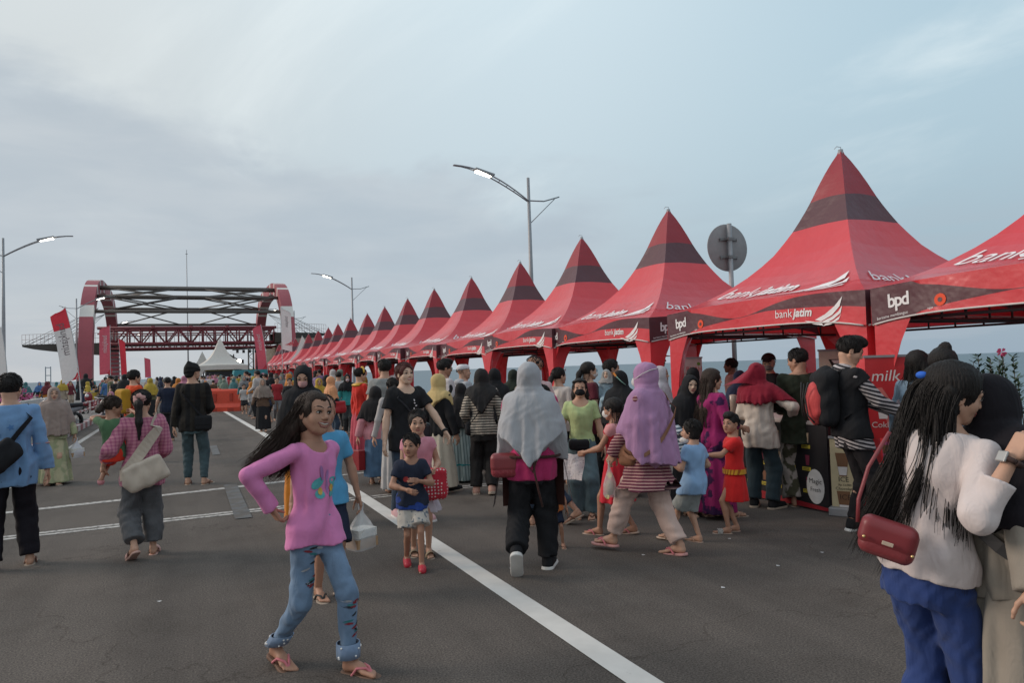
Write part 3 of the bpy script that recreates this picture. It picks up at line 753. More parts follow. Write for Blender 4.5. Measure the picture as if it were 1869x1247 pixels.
# ------------------------------------------------------------------ feather flags
def flag(name, label, x, y, h, wd, lean, cols, kind=0, face=0, group='feather flags', pz=0.1, low=.9):
    root = thing('feather_flag', label, 'flag', (x, y, pz), face, group)
    pp = []; 
    for i in range(9):
        q = i / 8; pp.append((lean * q ** 2, 0, h * q))
    MB().tube(pp, [.028 - .018 * i / 8 for i in range(9)], 6).build('pole', M('flag_pole', (.5, .5, .5)), root)
    mb = MB(); n = 24; m_ = 8; G = []
    def fp(u, v, off=0):   # u 0 at pole..1, v 0 bottom..1 top
        z = low + (h - low) * v; q = z / h; xx = lean * q * q
        wv = wd * (1 if v < .9 else max(.08, 1 - ((v - .9) / .1) ** 2)) if kind != 2 else wd
        return (xx + wv * u, .05 * math.sin(v * 7 + u * 3) * u + off, z - (.18 * u if kind == 1 else .05 * u))
    for i in range(n + 1): G.append([fp(j / m_, i / n) for j in range(m_ + 1)])
    for i in range(n):
        v = (i + .5) / n; mi = 0
        if cols[1] is not None and v > cols[2]: mi = 1
        mb.sheet([G[i], G[i + 1]], mi)
    cloth = mb.build('flag_cloth', [cols[0], cols[1] or cols[0]], root)
    return cloth, fp, wd, h
fwhite = M('flag_white', (.66, .63, .62), trans=.25, var=.05); fred = M('flag_red', (.60, .04, .06), trans=.25, var=.06); fpink = M('flag_faded_red', (.55, .10, .14), trans=.25, var=.08)

def bank_flag(c, fp, wd, h, txt_mat, sz=.55, v0=.28):
    mb = MB(); f = lambda x, y: fp(.5 - y / wd, max(0, min(1, v0 + (1 - v0) * .72 - x / h * 1.25)), -.012)
    put_text(mb, 'bankjatim', sz, lambda x, y: f(x - 0, y - .1), center=False)
    put_wing(mb, 2.35, -.30, .75, .45, f, 1); mb.build('lettering', [txt_mat, fred], c)
c_ = flag('feather_flag', 'tall white and red flag leaning left of the first arch leg', -3.84, 35.78, 4.55, -0.62, -0.55, (fwhite, fred, .70), 1, 0.00, 'feather flags', 0.10, 1.50)
bank_flag(c_[0], c_[1], c_[2], c_[3], M('flag_text', (.16, .13, .14)), 0.42)
c_ = flag('feather_flag', 'white flag sliver at the extreme left edge below the lamp arm', -7.69, 43.01, 4.20, -1.10, -0.30, (fwhite, None, 1), 1, 0.00, 'feather flags', 0.10, 1.40)
c_ = flag('feather_flag', 'faded red feather flag between the two left arch legs', -3.66, 47.78, 4.55, -0.55, 0.00, (fpink, None, 1), 0, 0.00, 'feather flags', 0.10, 1.75)
bank_flag(c_[0], c_[1], c_[2], c_[3], fwhite, 0.34)
c_ = flag('feather_flag', 'narrow red flag with white lower part right of the left arch', -4.56, 70.15, 4.90, 0.45, -0.20, (fred, None, 1), 0, 0.00, 'feather flags', 0.10, 1.80)
c_ = flag('feather_flag', 'tiny far red and white flag between the arches', -4.86, 123.00, 4.60, 0.80, -0.10, (fpink, None, 1), 0, 0.00, 'feather flags', 0.10, 1.60)
c_ = flag('feather_flag', 'faded red feather flag leaning at the foot of the right arch', 5.66, 54.55, 5.00, -0.62, -0.45, (fpink, None, 1), 0, 0.00, 'feather flags', 0.10, 1.70)
bank_flag(c_[0], c_[1], c_[2], c_[3], fwhite, 0.36)
c_ = flag('feather_flag', 'tall white flag with small red emblem behind the red tents', 5.82, 47.88, 5.70, 0.62, -0.05, (fwhite, None, 1), 1, 0.00, 'feather flags', 0.10, 3.00)
bank_flag(c_[0], c_[1], c_[2], c_[3], M('flag_text', (.16, .13, .14)), 0.30)


# ------------------------------------------------------------------ stage gear, barriers, kiosk
blk = M('matt_black', (.018, .018, .02), rough=.6)
def water_barrier(x, y, rz, label):
    root = thing('water_barrier', label, 'barrier', (x, y, 0), rz, 'orange plastic road barriers')
    om = M('barrier_orange', (.62, .07, .035), rough=.45, var=.08)
    prof_ = [(-.25, 0), (-.25, .18), (-.15, .34), (-.13, .88), (-.07, .95), (.07, .95), (.13, .88), (.15, .34), (.25, .18), (.25, 0)]
    mb = MB(); L_ = 1.5
    mb.sheet([[(s_, a, z) for a, z in prof_] for s_ in (-L_ / 2, -L_ / 2 + .03, L_ / 2 - .03, L_ / 2)], 0, False)
    for s_ in (-L_ / 2, L_ / 2): mb.add([(s_, a, z) for a, z in prof_], [list(range(10))])
    mb.build('body', om, root)
    mb = MB()
    for s_ in (-.35, .35):
        mb.box((s_, -.155, .60), (.13, .05, .34))
        mb.box((s_, -.20, .08), (.26, .12, .14))
    mb.build('recess', M('barrier_orange_shade', (.40, .045, .025), rough=.5), root)  # raised blocks; the shade of the recesses is put into the darker orange
water_barrier(1.70, 33.97, -0.43, 'orange plastic water barrier in the middle of the road, nearest one')
water_barrier(0.99, 36.69, -0.50, 'second orange plastic barrier, left of the nearest and partly behind the man in the beanie')

def speaker_tower():
    root = thing('speaker_stack', 'black line array loudspeaker hanging on a lattice stand by the stage', 'loudspeaker', (4.56, 66.03, 0))
    mb = MB()
    for k in range(4): mb.box((0, .03 * k, 2.75 - k * .25), (.62, .5, .23), rot=Matrix.Rotation(R(4 * k), 3, 'X'))
    mb.build('cabinet', blk, root); mb = MB()
    for sx, sy in ((-.2, 1), (.2, 1), (.2, 1.4), (-.2, 1.4)): mb.tube([(sx + 1.0, sy, 0), (sx + 1.0, sy, 3.9)], .05, 5)
    for k in range(11): mb.tube([(.8 if k % 2 else 1.2, 1, k * .35), (1.2 if k % 2 else .8, 1, k * .35 + .35)], .03, 4)
    mb.tube([(-.5, 1.2, 3.75), (1.7, 1.2, 3.9)], .06, 5)
    for x_ in (-.1, .4, .9, 1.4): mb.box((x_, 1.1, 3.6), (.2, .2, .26))
    mb.build('stand', blk, root)
speaker_tower()
def light_truss():
    root = thing('light_stand', 'black stand of stage lights with one lamp glowing beside the white tent', 'stage light', (3.96, 64.10, 0))
    mb = MB(); mb.tube([(0, 0, 0), (0, 0, 3.3)], .05, 6); mb.tube([(-1.0, 0, 3.7), (.7, 0, 2.6)], .05, 5)
    for q in (0, .3, .55, .8): mb.box((-1.0 + 1.7 * q, 0, 3.6 - 1.1 * q), (.24, .24, .28))
    mb.build('stand', blk, root); MB().ell((.40, -.25, 2.70), (.16, .1, .16), 8).build('lens', M('stage_glow', (1, .95, .85), emit=14, var=0), root)
light_truss()
def stage_box():
    root = thing('stage', 'low black stage with yellow edging beside the white tent', 'stage', (4.00, 70.67, 0))
    MB().box((0, 0, 1.75), (4.0, 3, .55)).build('fascia', blk, root)
    MB().box((0, -1.53, 2.06), (4.1, .05, .08)).build('edging', M('yellow_edge', (.55, .42, .05)), root)
    MB().box((0, 0, .5), (4.6, 3, 1.0)).build('platform', blk, root)
    for sx in (-2.2, 2.2): MB().box((sx, -1.4, 1.4), (.1, .1, 1.9)).build('post', blk, root)
stage_box()
def kiosk():
    root = thing('kiosk', 'small stall with a teal awning beyond the crowd', 'stall', (4.46, 55.09, 0))
    MB().box((0, 0, 1.70), (2.3, 2.0, .42), taper=.93).build('awning', M('teal_awning', (.04, .22, .25)), root)
    for sx in (-1.3, 1.3): 
        for sy in (-1.1, 1.1): MB().box((sx * .75, sy * .8, .75), (.07, .07, 1.5)).build('post', steel, root)
    MB().box((0, 0, .5), (2.6, 1.8, 1.0)).build('counter', blk, root)
kiosk()
# ================================================================== FIGURES: signed-distance modelling, meshed with surface nets
f32 = np.float32
class Fld:
    def __init__(s, lo, hi, h):
        s.lo = np.array(lo, f32); s.h = h
        n = np.maximum(4, np.ceil((np.array(hi) - s.lo) / h).astype(int) + 1)
        s.ax = [(s.lo[i] + h * np.arange(n[i])).astype(f32) for i in range(3)]
        s.D = np.full(n, 1.0, f32)
    def sl(s, lo, hi, m):
        r = []
        for i in range(3):
            a = int(np.searchsorted(s.ax[i], lo[i] - m)); b = int(np.searchsorted(s.ax[i], hi[i] + m))
            if b <= a: return None
            r.append(slice(a, b))
        return tuple(r)
    def xyz(s, sl):
        return s.ax[0][sl[0]][:, None, None], s.ax[1][sl[1]][None, :, None], s.ax[2][sl[2]][None, None, :]
    def add(s, prim, k=.015, off=0.0, m=.05, sub=False):
        fn, lo, hi = prim
        sl = s.sl(lo, hi, m + max(off, 0) + s.h * 2)
        if sl is None: return s
        d = fn(*s.xyz(sl)) - off; D = s.D[sl]
        if sub:
            e = -d; h = np.clip(.5 - .5 * (D - e) / k, 0, 1); s.D[sl] = D * (1 - h) + e * h + k * h * (1 - h)
        else:
            h = np.clip(.5 + .5 * (D - d) / k, 0, 1); s.D[sl] = D * (1 - h) + d * h - k * h * (1 - h)
        return s
    def full(s): return s.xyz((slice(None),) * 3)
    def keep(s, fn):              # intersect with fn(x,y,z) <= 0
        s.D = np.maximum(s.D, fn(*s.full())).astype(f32); return s
    def disp(s, fn): 
        s.D = (s.D + fn(*s.full())).astype(f32); return s
    def mesh(s):
        D = s.D; neg = D < 0
        nx, ny, nz = D.shape
        c = np.zeros((nx - 1, ny - 1, nz - 1), np.int8)
        for i in (0, 1):
            for j in (0, 1):
                for k in (0, 1): c += neg[i:nx - 1 + i, j:ny - 1 + j, k:nz - 1 + k]
        act = (c > 0) & (c < 8); I = np.argwhere(act)
        if len(I) == 0: return np.zeros((0, 3), f32), np.zeros((0, 4), np.int32)
        P = np.zeros((len(I), 3), f32); W_ = np.zeros(len(I), f32)
        for ax in range(3):
            o = [a for a in range(3) if a != ax]
            for u in (0, 1):
                for v in (0, 1):
                    A = I.copy(); A[:, o[0]] += u; A[:, o[1]] += v; B = A.copy(); B[:, ax] += 1
                    a = D[A[:, 0], A[:, 1], A[:, 2]]; b = D[B[:, 0], B[:, 1], B[:, 2]]
                    cr = (a < 0) != (b < 0); t = np.where(cr, a / np.where(cr, a - b, 1), 0)
                    p = A.astype(f32); p[:, ax] += t; P += p * cr[:, None]; W_ += cr
        P /= W_[:, None]; V = P * s.h + s.lo
        idx = np.full(act.shape, -1, np.int32); idx[act] = np.arange(len(I)); Q = []
        for ax in range(3):
            o = [(1, 2), (2, 0), (0, 1)][ax]
            a = [slice(None)] * 3; b = [slice(None)] * 3; a[ax] = slice(0, -1); b[ax] = slice(1, None)
            na, nb = neg[tuple(a)], neg[tuple(b)]
            E_ = np.argwhere(na != nb)
            m_ = (E_[:, o[0]] > 0) & (E_[:, o[1]] > 0) & (E_[:, o[0]] < D.shape[o[0]] - 1) & (E_[:, o[1]] < D.shape[o[1]] - 1); E_ = E_[m_]
            if len(E_) == 0: continue
            fl = na[E_[:, 0], E_[:, 1], E_[:, 2]]
            def ci(du, dv):
                T = E_.copy(); T[:, o[0]] -= du; T[:, o[1]] -= dv; return idx[T[:, 0], T[:, 1], T[:, 2]]
            q = np.stack([ci(1, 1), ci(0, 1), ci(0, 0), ci(1, 0)], 1)
            q[~fl] = q[~fl][:, ::-1]; q = q[(q >= 0).all(1)]; Q.append(q)
        return V, (np.concatenate(Q) if Q else np.zeros((0, 4), np.int32))
def _v(a): return np.array(a, float)
def cap(a, b, r1, r2=None, cut0=False, cut1=False, off=0.0):
    a, b = _v(a), _v(b); r2 = r1 if r2 is None else r2; r1 += off; r2 += off; ba = b - a; L2 = max(float(ba @ ba), 1e-9); Ln = math.sqrt(L2)
    def fn(x, y, z):
        px, py, pz = x - f32(a[0]), y - f32(a[1]), z - f32(a[2])
        t = (px * f32(ba[0]) + py * f32(ba[1]) + pz * f32(ba[2])) * f32(1 / L2); h = np.clip(t, 0, 1)
        d = np.sqrt((px - h * f32(ba[0])) ** 2 + (py - h * f32(ba[1])) ** 2 + (pz - h * f32(ba[2])) ** 2) - (r1 + (r2 - r1) * h)
        if cut1: d = np.maximum(d, (t - 1) * f32(Ln))
        if cut0: d = np.maximum(d, -t * f32(Ln))
        return d
    R_ = max(r1, r2); return fn, np.minimum(a, b) - R_, np.maximum(a, b) + R_
def ell(c, r, fr=None):
    c, r = _v(c), _v(r); Mx = np.eye(3) if fr is None else fr
    def fn(x, y, z):
        px, py, pz = x - f32(c[0]), y - f32(c[1]), z - f32(c[2])
        q = [(Mx[i][0] * px + Mx[i][1] * py + Mx[i][2] * pz).astype(f32) / f32(r[i]) for i in range(3)]
        k0 = np.sqrt(q[0] ** 2 + q[1] ** 2 + q[2] ** 2) + 1e-6
        return (k0 - 1) * f32(min(r) * .5 + np.mean(r) * .5)
    m = max(r); return fn, c - m, c + m
def rbox(c, hs, rr, fr=None):
    c, hs = _v(c), _v(hs); Mx = np.eye(3) if fr is None else fr
    def fn(x, y, z):
        px, py, pz = x - f32(c[0]), y - f32(c[1]), z - f32(c[2])
        q = [np.abs((Mx[i][0] * px + Mx[i][1] * py + Mx[i][2] * pz).astype(f32)) - f32(hs[i] - rr) for i in range(3)]
        return np.sqrt(np.maximum(q[0], 0) ** 2 + np.maximum(q[1], 0) ** 2 + np.maximum(q[2], 0) ** 2) + np.minimum(np.maximum(q[0], np.maximum(q[1], q[2])), 0) - f32(rr)
    m = float(np.linalg.norm(hs)); return fn, c - m, c + m
def loft(o, fr, ts, ws, ds, ys=None, sc=.85, fold=None, t0=None, t1=None):
    """stadium-section body along frame axis fr[2]; fold=(n, amp, phase) pleats grow towards the low end"""
    o = _v(o); ts = np.array(ts, float); ws = np.array(ws, float); ds = np.array(ds, float); ys = np.zeros_like(ts) if ys is None else np.array(ys, float)
    lo_t, hi_t = (ts[0] if t0 is None else t0), (ts[-1] if t1 is None else t1)
    tt = np.linspace(ts[0], ts[-1], 65)
    W_, D_, Y_ = np.interp(tt, ts, ws), np.interp(tt, ts, ds), np.interp(tt, ts, ys)
    for A_ in (W_, D_, Y_):
        for _ in range(5): A_[1:-1] = (A_[:-2] + 2 * A_[1:-1] + A_[2:]) / 4
    def fn(x, y, z):
        px, py, pz = x - f32(o[0]), y - f32(o[1]), z - f32(o[2])
        q = [(fr[i][0] * px + fr[i][1] * py + fr[i][2] * pz).astype(f32) for i in range(3)]
        W = np.interp(q[2], tt, W_).astype(f32); Dp = np.interp(q[2], tt, D_).astype(f32); Y = np.interp(q[2], tt, Y_).astype(f32)
        yy = q[1] - Y; xx = np.maximum(np.abs(q[0]) - np.maximum(W - Dp, 0), 0)
        e = np.where(W < Dp, Dp / np.maximum(W, .001), 1); 
        d = (np.sqrt((np.where(W < Dp, q[0] * e, xx)) ** 2 + yy ** 2) - Dp) * f32(sc)
        if fold:
            n, amp, ph = fold; th = np.arctan2(yy, q[0] + 1e-6); g = np.clip((hi_t - q[2]) / max(hi_t - lo_t, .01), 0, 1)
            d = d + amp * g * (np.cos(n * th + ph + 1.3 * np.sin(3 * th + ph)) * .7 + .3 * np.cos((n * 1.7 // 1) * th + 2 * ph))
        return np.maximum(d, np.maximum(lo_t - q[2], q[2] - hi_t))
    C_ = []
    m = max(ws.max(), ds.max() + abs(ys).max()) + .03
    for t_ in (lo_t, hi_t):
        cc = o + np.array(fr[2]) * t_; C_ += [cc - m, cc + m]
    C_ = np.array(C_); return fn, C_.min(0), C_.max(0)
def wrk(seed, amp=.004, f=22, dirv=(.3, .2, 1)):
    """soft cloth wrinkles"""
    r_ = np.random.RandomState(seed); a = np.array(dirv, float) + r_.randn(3) * .25; b = r_.randn(3); c = r_.randn(3)
    def fn(x, y, z):
        u = 2.0 * np.sin(f * .22 * (b[0] * x + b[1] * y + b[2] * z) + r_.rand() * 0 + seed)
        v = np.sin(f * .35 * (c[0] * x + c[1] * y + c[2] * z) + seed * 2)
        return (amp * (np.sin(f * (a[0] * x + a[1] * y + a[2] * z) + u * 1.4) * (.6 + .4 * v) + .5 * np.sin(f * 1.9 * (a[2] * x - a[0] * z * .6 + a[1] * y) + v * 2))).astype(f32)
    return fn
def rotz(a): c, s = math.cos(a), math.sin(a); return np.array([[c, -s, 0], [s, c, 0], [0, 0, 1.]])
def rotx(a): c, s = math.cos(a), math.sin(a); return np.array([[1, 0, 0], [0, c, -s], [0, s, c]])
def roty(a): c, s = math.cos(a), math.sin(a); return np.array([[c, 0, s], [0, 1, 0], [-s, 0, c]])
def unit(v): v = _v(v); n = np.linalg.norm(v); return v / n if n > 1e-9 else v
def ik(a, t, l1, l2, pole):
    a, t = _v(a), _v(t); d = t - a; n = np.linalg.norm(d); mx = (l1 + l2) * .995
    if n > mx: t = a + d / n * mx; d = t - a; n = mx
    x = (l1 * l1 - l2 * l2 + n * n) / (2 * n); h = math.sqrt(max(l1 * l1 - x * x, 0)); e = d / n; p = _v(pole) - e * (_v(pole) @ e); return a + e * x + unit(p) * h, t
class Mesher:
    """accumulates parts with material slots into one mesh object"""
    def __init__(s): s.V = []; s.Q = []; s.n = 0; s.mi = []; s.T = []
    def fld(s, F, mi=0):
        V, Q = F.mesh(); 
        if len(Q): s.V.append(V); s.Q.append(Q + s.n); s.mi.append(np.full(len(Q), mi)); s.n += len(V)
    def mb(s, m, mi=0):
        """quads only"""
        V = np.array(m.v, f32); Q = np.array([f if len(f) == 4 else [*f, f[-1]] for f in m.f if len(f) in (3, 4)], np.int32)
        Q = np.array([q for q in Q if len(set(q.tolist())) == 4], np.int32)
        if len(Q): s.V.append(V); s.Q.append(Q + s.n); s.mi.append(np.full(len(Q), mi)); s.n += len(V)
    def build(s, name, mats, parent):
        if not s.V: return None
        me = np_mesh(name, np.concatenate(s.V), np.concatenate(s.Q))
        mats = mats if isinstance(mats, (list, tuple)) else [mats]
        for m in mats: me.materials.append(m)
        me.polygons.foreach_set('material_index', np.concatenate(s.mi).astype(np.int32)); me.shade_smooth()
        o = bpy.data.objects.new(name, me); COL.objects.link(o); o.parent = parent; return o

SKIN = {k: M('skin_' + k, c, rough=.55, var=.06, vscale=14, bump=.08, bscale=120, spec=.35, sss=.0) for k, c in
        dict(brown=(.39, .205, .135), tan=(.50, .29, .20), light=(.60, .40, .29), deep=(.20, .10, .065)).items()}
EYEW = M('eye_white', (.55, .50, .46), rough=.3, var=0); IRIS = M('iris_dark', (.012, .008, .006), rough=.15, var=0); BROW_AND_SHADE = M('brow_and_shade_black', (.02, .014, .012), rough=.8, var=0)
LIPS = {'brown': M('lips_brown', (.26, .085, .07), rough=.45, var=0), 'tan': M('lips_rose', (.36, .10, .09), rough=.45, var=0), 'light': M('lips_pink', (.45, .14, .13), rough=.45, var=0), 'deep': M('lips_deep', (.13, .05, .04), rough=.5, var=0)}
HAIRM = {'black': M('hair_black', (.014, .011, .010), rough=.58, var=.35, vscale=30, bump=.7, bscale=40, spec=.28, stretch=(6, 6, .6)),
         'brown': M('hair_dark_brown', (.036, .022, .016), rough=.6, var=.35, vscale=30, bump=.7, bscale=40, spec=.28, stretch=(6, 6, .6)),
         'redbrown': M('hair_red_brown', (.085, .022, .018), rough=.45, var=.3, vscale=30, bump=.7, bscale=40, spec=.28, stretch=(6, 6, .6))}
RUB = M('rubber_sole', (.35, .28, .22), rough=.8); 
PROF_T = [-.10, -.05, 0, .05, .11, .17, .22, .265, .295, .318, .335]
PROF_W = [.076, .086, .089, .082, .072, .077, .087, .096, .091, .068, .036]
PROF_D = [.055, .062, .066, .060, .054, .058, .064, .060, .050, .040, .034]

class Person:
    def __init__(s, label, x, y, rz, H, kid=0.0, fat=1.0, skin='tan', lean=0, side=0, head=(0, 0, 0), lh=None, rh=None, lp=(-.4, -1, -.3), rp=(.4, -1, -.3),
                 lf=(-.05, 0, 0, 0, 0), rf=(.05, 0, 0, 0, 0), curl=(.45, .45), palm=(None, None), res=1.0, group=None, hipz=None, cat='person', z=0.0, sw=1.0, neckf=0.0):
        s.H = H; s.kid = kid; s.fat = fat; s.res = res; s.skin = skin
        s.root = thing('person', label, cat, (x, y, z), rz, group); s.rz = rz; s.pos = Vector((x, y, z))
        s.hh = H * (.138 + .038 * kid)
        hz = H * ((.515 - .02 * kid) if hipz is None else hipz)
        s.P = np.array([0, 0, hz])
        U = unit((math.sin(R(side)), math.sin(R(lean)), math.cos(R(lean)) * math.cos(R(side)))); Rt = unit(np.cross((0, 1, 0), U)); Fw = np.cross(U, Rt)
        s.fr = np.array([Rt, Fw, U]); s.ts = (H * (.82 - .035 * kid) - H * (.515 - .02 * kid)) / (.305 * H)
        s.zsh = .287 * H * s.ts; sx = .092 * H * sw * (.9 + .1 * fat)
        s.SL = s.P + U * s.zsh - Rt * sx; s.SR = s.P + U * s.zsh + Rt * sx
        s.nb = s.P + U * (.315 * H * s.ts)
        yaw, pit, til = [R(a) for a in head]
        s.hM = rotz(-yaw) @ rotx(pit) @ roty(til)          # columns: right, forward, up of the head
        s.hc = s.nb + U * (.60 * s.hh) + Fw * (.10 + neckf) * s.hh + (s.hM @ np.array([0, .0, .08])) * s.hh
        la, lb = .168 * H, .150 * H
        def hand(t, sg, S, pole):
            if t is None: t = (sg * .175, .03, .47 - .02 * kid)
            T = np.array(t) * H; return ik(S, T, la, lb, (pole[0] * (1), pole[1], pole[2]))
        s.EL, s.WL = hand(lh, -1, s.SL, lp); s.ER, s.WR = hand(rh, 1, s.SR, rp)
        s.HL = s.P + np.array([-.048 * H, 0, -.01 * H]); s.HR = s.P + np.array([.048 * H, 0, -.01 * H])
        s.legs = []
        for f, hp in ((lf, s.HL), (rf, s.HR)):
            fx, fy, fz, tw, lift = f; tv = R(tw); pt = R(lift)    # tw toe-out yaw, lift heel raise
            d = np.array([math.sin(tv) * math.cos(pt), math.cos(tv) * math.cos(pt), -math.sin(pt)])   # heel->toe
            up = unit(np.cross(np.cross(d, (0, 0, 1.)), d)) if abs(d[2]) < .98 else np.array([math.sin(tv), math.cos(tv), 0])
            heel = np.array([fx, fy, fz]) * H + np.array([0, 0, math.sin(max(pt, 0)) * .11 * H])
            ank = heel + up * .043 * H + d * .022 * H
            kn, ank = ik(hp, ank, .245 * H, .235 * H, (math.sin(tv) * .5 , 1, .05))
            s.legs.append((hp, kn, ank, ank - up * .043 * H - d * .022 * H, d, up))
        s.curl = curl; s.palm = palm
    # --- frames
    def hp(s, p): return s.hc + s.hM @ (np.array(p) * s.hh)
    def hfr(s): return s.hM.T
    def tor(s, off=0.0, t0=-.06, t1=.33, flare=0.0, fold=None, chest=0.0):
        H = s.H; T = np.array(PROF_T) * H * s.ts; W_ = np.array(PROF_W) * H * s.fat + off; D_ = np.array(PROF_D) * H * s.fat + off
        if s.kid: W_ *= 1.06
        if chest: D_ = D_ + chest * H * np.exp(-((np.array(PROF_T) - .20) / .05) ** 2)
        ys = chest * .5 * H * np.exp(-((np.array(PROF_T) - .20) / .05) ** 2) if chest else None
        if t0 < PROF_T[0]:
            T = np.r_[t0 * H * s.ts, T]; W_ = np.r_[W_[1] + flare * H, W_]; D_ = np.r_[D_[1] + flare * H, D_]; ys = None if ys is None else np.r_[0, ys]
            W_[1] = W_[2] + flare * H * .3; D_[1] = D_[2] + flare * H * .3
        return loft(s.P, s.fr, T, W_, D_, ys, fold=fold, t0=t0 * H * s.ts, t1=t1 * H * s.ts)
    def bounds(s, pts, m):
        A = np.array(pts); return A.min(0) - m, A.max(0) + m
    # --- body
    def body(s, bare=True, face=True, hands=True, feet=True, smile=0, hidehead=False):
        H, hh, q = s.H, s.hh, s.res; fat = .5 + .5 * s.fat
        ms = Mesher()
        head_lo = s.nb[2] + .02 * H
        # trunk and limbs
        pts = [s.SL, s.SR, s.EL, s.ER, s.WL, s.WR, s.P, s.nb] + [l[i] for l in s.legs for i in (1, 2)]
        lo, hi = s.bounds(pts, .10 * H); lo[2] = max(lo[2], .02 * H); hi[2] = max(max(s.WL[2], s.WR[2], s.EL[2], s.ER[2]) + .05 * H, s.nb[2] + .05 * H)
        F = Fld(lo, hi, .0125 * q)
        F.add(s.tor(-.004, -.08, .335), .02)
        F.add(cap(s.nb - s.fr[2] * .03 * H, s.hp((0, -.14, -.2)), .25 * hh * fat, .235 * hh * fat), .03)
        def limbs(F):
            for S, E_, W_ in ((s.SL, s.EL, s.WL), (s.SR, s.ER, s.WR)):
                F.add(cap(S, E_, .0275 * H * fat, .0215 * H * fat), .02); F.add(cap(E_, W_, .0225 * H * fat, .0145 * H * fat), .012)
                F.add(cap(E_ + (W_ - E_) * .1, E_ + (W_ - E_) * .4, .0225 * H * fat, .0205 * H * fat), .02)
        limbs(F)
        for hp_, kn, an, heel, d, up in s.legs:
            F.add(cap(hp_, kn, (.043) * H * fat, .0255 * H * fat), .008); F.add(cap(kn, an, .0245 * H * fat, .0175 * H), .012)
            c_ = kn + (an - kn) * .32 - d * .010 * H; F.add(cap(kn + (an - kn) * .12, c_, .024 * H * fat, .0265 * H * fat), .008); F.add(cap(c_, an, .026 * H * fat, .0165 * H), .008)
        hz = s.hc[2] - .35 * hh if abs(s.hM[2, 1]) < .5 else s.hc[2] - .55 * hh
        ms.fld(F)
        if not hidehead: s.head_mesh(ms, face, smile)
        if hands:
            for sg, W_, E_, cl, pn in ((-1, s.WL, s.EL, s.curl[0], s.palm[0]), (1, s.WR, s.ER, s.curl[1], s.palm[1])):
                s.hand(ms, sg, W_, E_, cl, pn)
        if feet:
            for li, (hp_, kn, an, heel, d, up) in enumerate(s.legs):
                sd = np.cross(d, up); L_ = .148 * H
                lo, hi = s.bounds([heel, heel + d * L_, an], .05 * H)
                F = Fld(lo, hi, .006 * max(.8, q))
                b0 = heel + up * .017 * H + d * .018 * H; bm = heel + up * .022 * H + d * .07 * H; bt = heel + up * .012 * H + d * .108 * H
                F.add(cap(b0, bm, .0175 * H, .0165 * H), .01); F.add(cap(an, b0 + up * .008 * H, .0175 * H, .017 * H), .015); F.add(cap(an, bm, .0175 * H, .015 * H), .015)
                sg = -1 if li == 0 else 1
                for k, (o_, l_, r_) in enumerate(((-.019, .145, .0085), (-.008, .141, .006), (.001, .136, .0056), (.0095, .130, .0052), (.017, .122, .005))):
                    base = heel + d * .100 * H + sd * o_ * H * sg * .9 + up * .013 * H; tip = heel + d * l_ * H + sd * o_ * H * sg + up * .008 * H
                    F.add(cap(bm + sd * o_ * .5 * H * sg, base, .011 * H, .0085 * H), .008); F.add(cap(base, tip, r_ * H, r_ * H * .95), .003)
                F.keep(lambda x, y, z: -((x - heel[0]) * up[0] + (y - heel[1]) * up[1] + (z - heel[2]) * up[2]) + .001)
                ms.fld(F)
        return ms.build('body', [SKIN[s.skin], EYEW, IRIS, BROW_AND_SHADE, LIPS[s.skin], M('teeth', (.62, .58, .52), rough=.3, var=0)], s.root)
    def head_mesh(s, ms, face, smile):
        hh, q, Mx = s.hh, s.res, s.hM
        lo, hi = s.hc - .66 * hh, s.hc + .62 * hh; lo[2] = min(lo[2], s.nb[2] + .01)
        F = Fld(lo, hi, (.0058 if q >= 1 else .0036) if q < 2 else .011); hf = s.hfr(); K = hh
        def E(c, r, k=.06, sub=False): F.add(ell(s.hp(c), np.array(r) * hh, hf), k * hh, sub=sub)
        def C(a, b, r1, r2, k=.05, sub=False): F.add(cap(s.hp(a), s.hp(b), r1 * hh, r2 * hh), k * hh, sub=sub)
        kd = s.kid
        E((0, -.07, .13), (.345, .43, .37)); E((0, .10, -.14), (.265, .285, .30), .10); E((0, .18, -.30), (.17 + .02 * kd, .17, .17), .10)
        C((0, .27, -.40), (0, .28, -.40), .085, .085, .08)
        for sx in (-1, 1):
            E((sx * .155, .20, -.12 - .03 * kd), (.13, .135, .14 + .03 * kd), .07)
            C((sx * .235, .0, -.18), (sx * .12, .2, -.36), .09, .08, .08)
            C((sx * .06, .345, .10), (sx * .18, .29, .105), .045, .04, .06)
            E((sx * .145, .40, .02), (.075, .075, .045), .05, True)
            E((sx * .345, -.04, -.03), (.035, .075, .115), .02); E((sx * .375, -.015, -.02), (.03, .04, .065), .02, True)
            F.add(ell(s.hp((sx * .052, .395, -.125)), np.array((.035, .04, .03)) * hh, hf), .03 * hh)
            E((sx * .14, .285, .02), (.075, .07, .05), .02)
        C((0, .34, .07), (0, .415, -.085), .035, .045, .05); E((0, .425, -.10), (.045, .042, .042), .03)
        C((-.07, .335, -.222), (.07, .335, -.222), .026, .026, .03); C((-.055, .325, -.275), (.055, .325, -.275), .03, .03, .03)
        C((-.08, .385, -.25), (.08, .385, -.25), .012, .012, .015, True)
        F.add(cap(s.nb, s.hp((0, -.14, -.2)), .245 * hh, .235 * hh), .05 * hh)
        ms.fld(F)
        if not face: return
        fy = s.hM[:, 1]
        def onf(x, z, off=.0):
            for k in range(80):
                y = .62 - .006 * k; q_ = np.array(s.hp((x, y, z))); i = np.round((q_ - F.lo) / F.h).astype(int)
                if (i >= 0).all() and (i < F.D.shape).all() and F.D[tuple(i)] < 0: break
            return q_ + fy * off * hh
        mb = MB(); rot = Matrix(Mx.tolist())
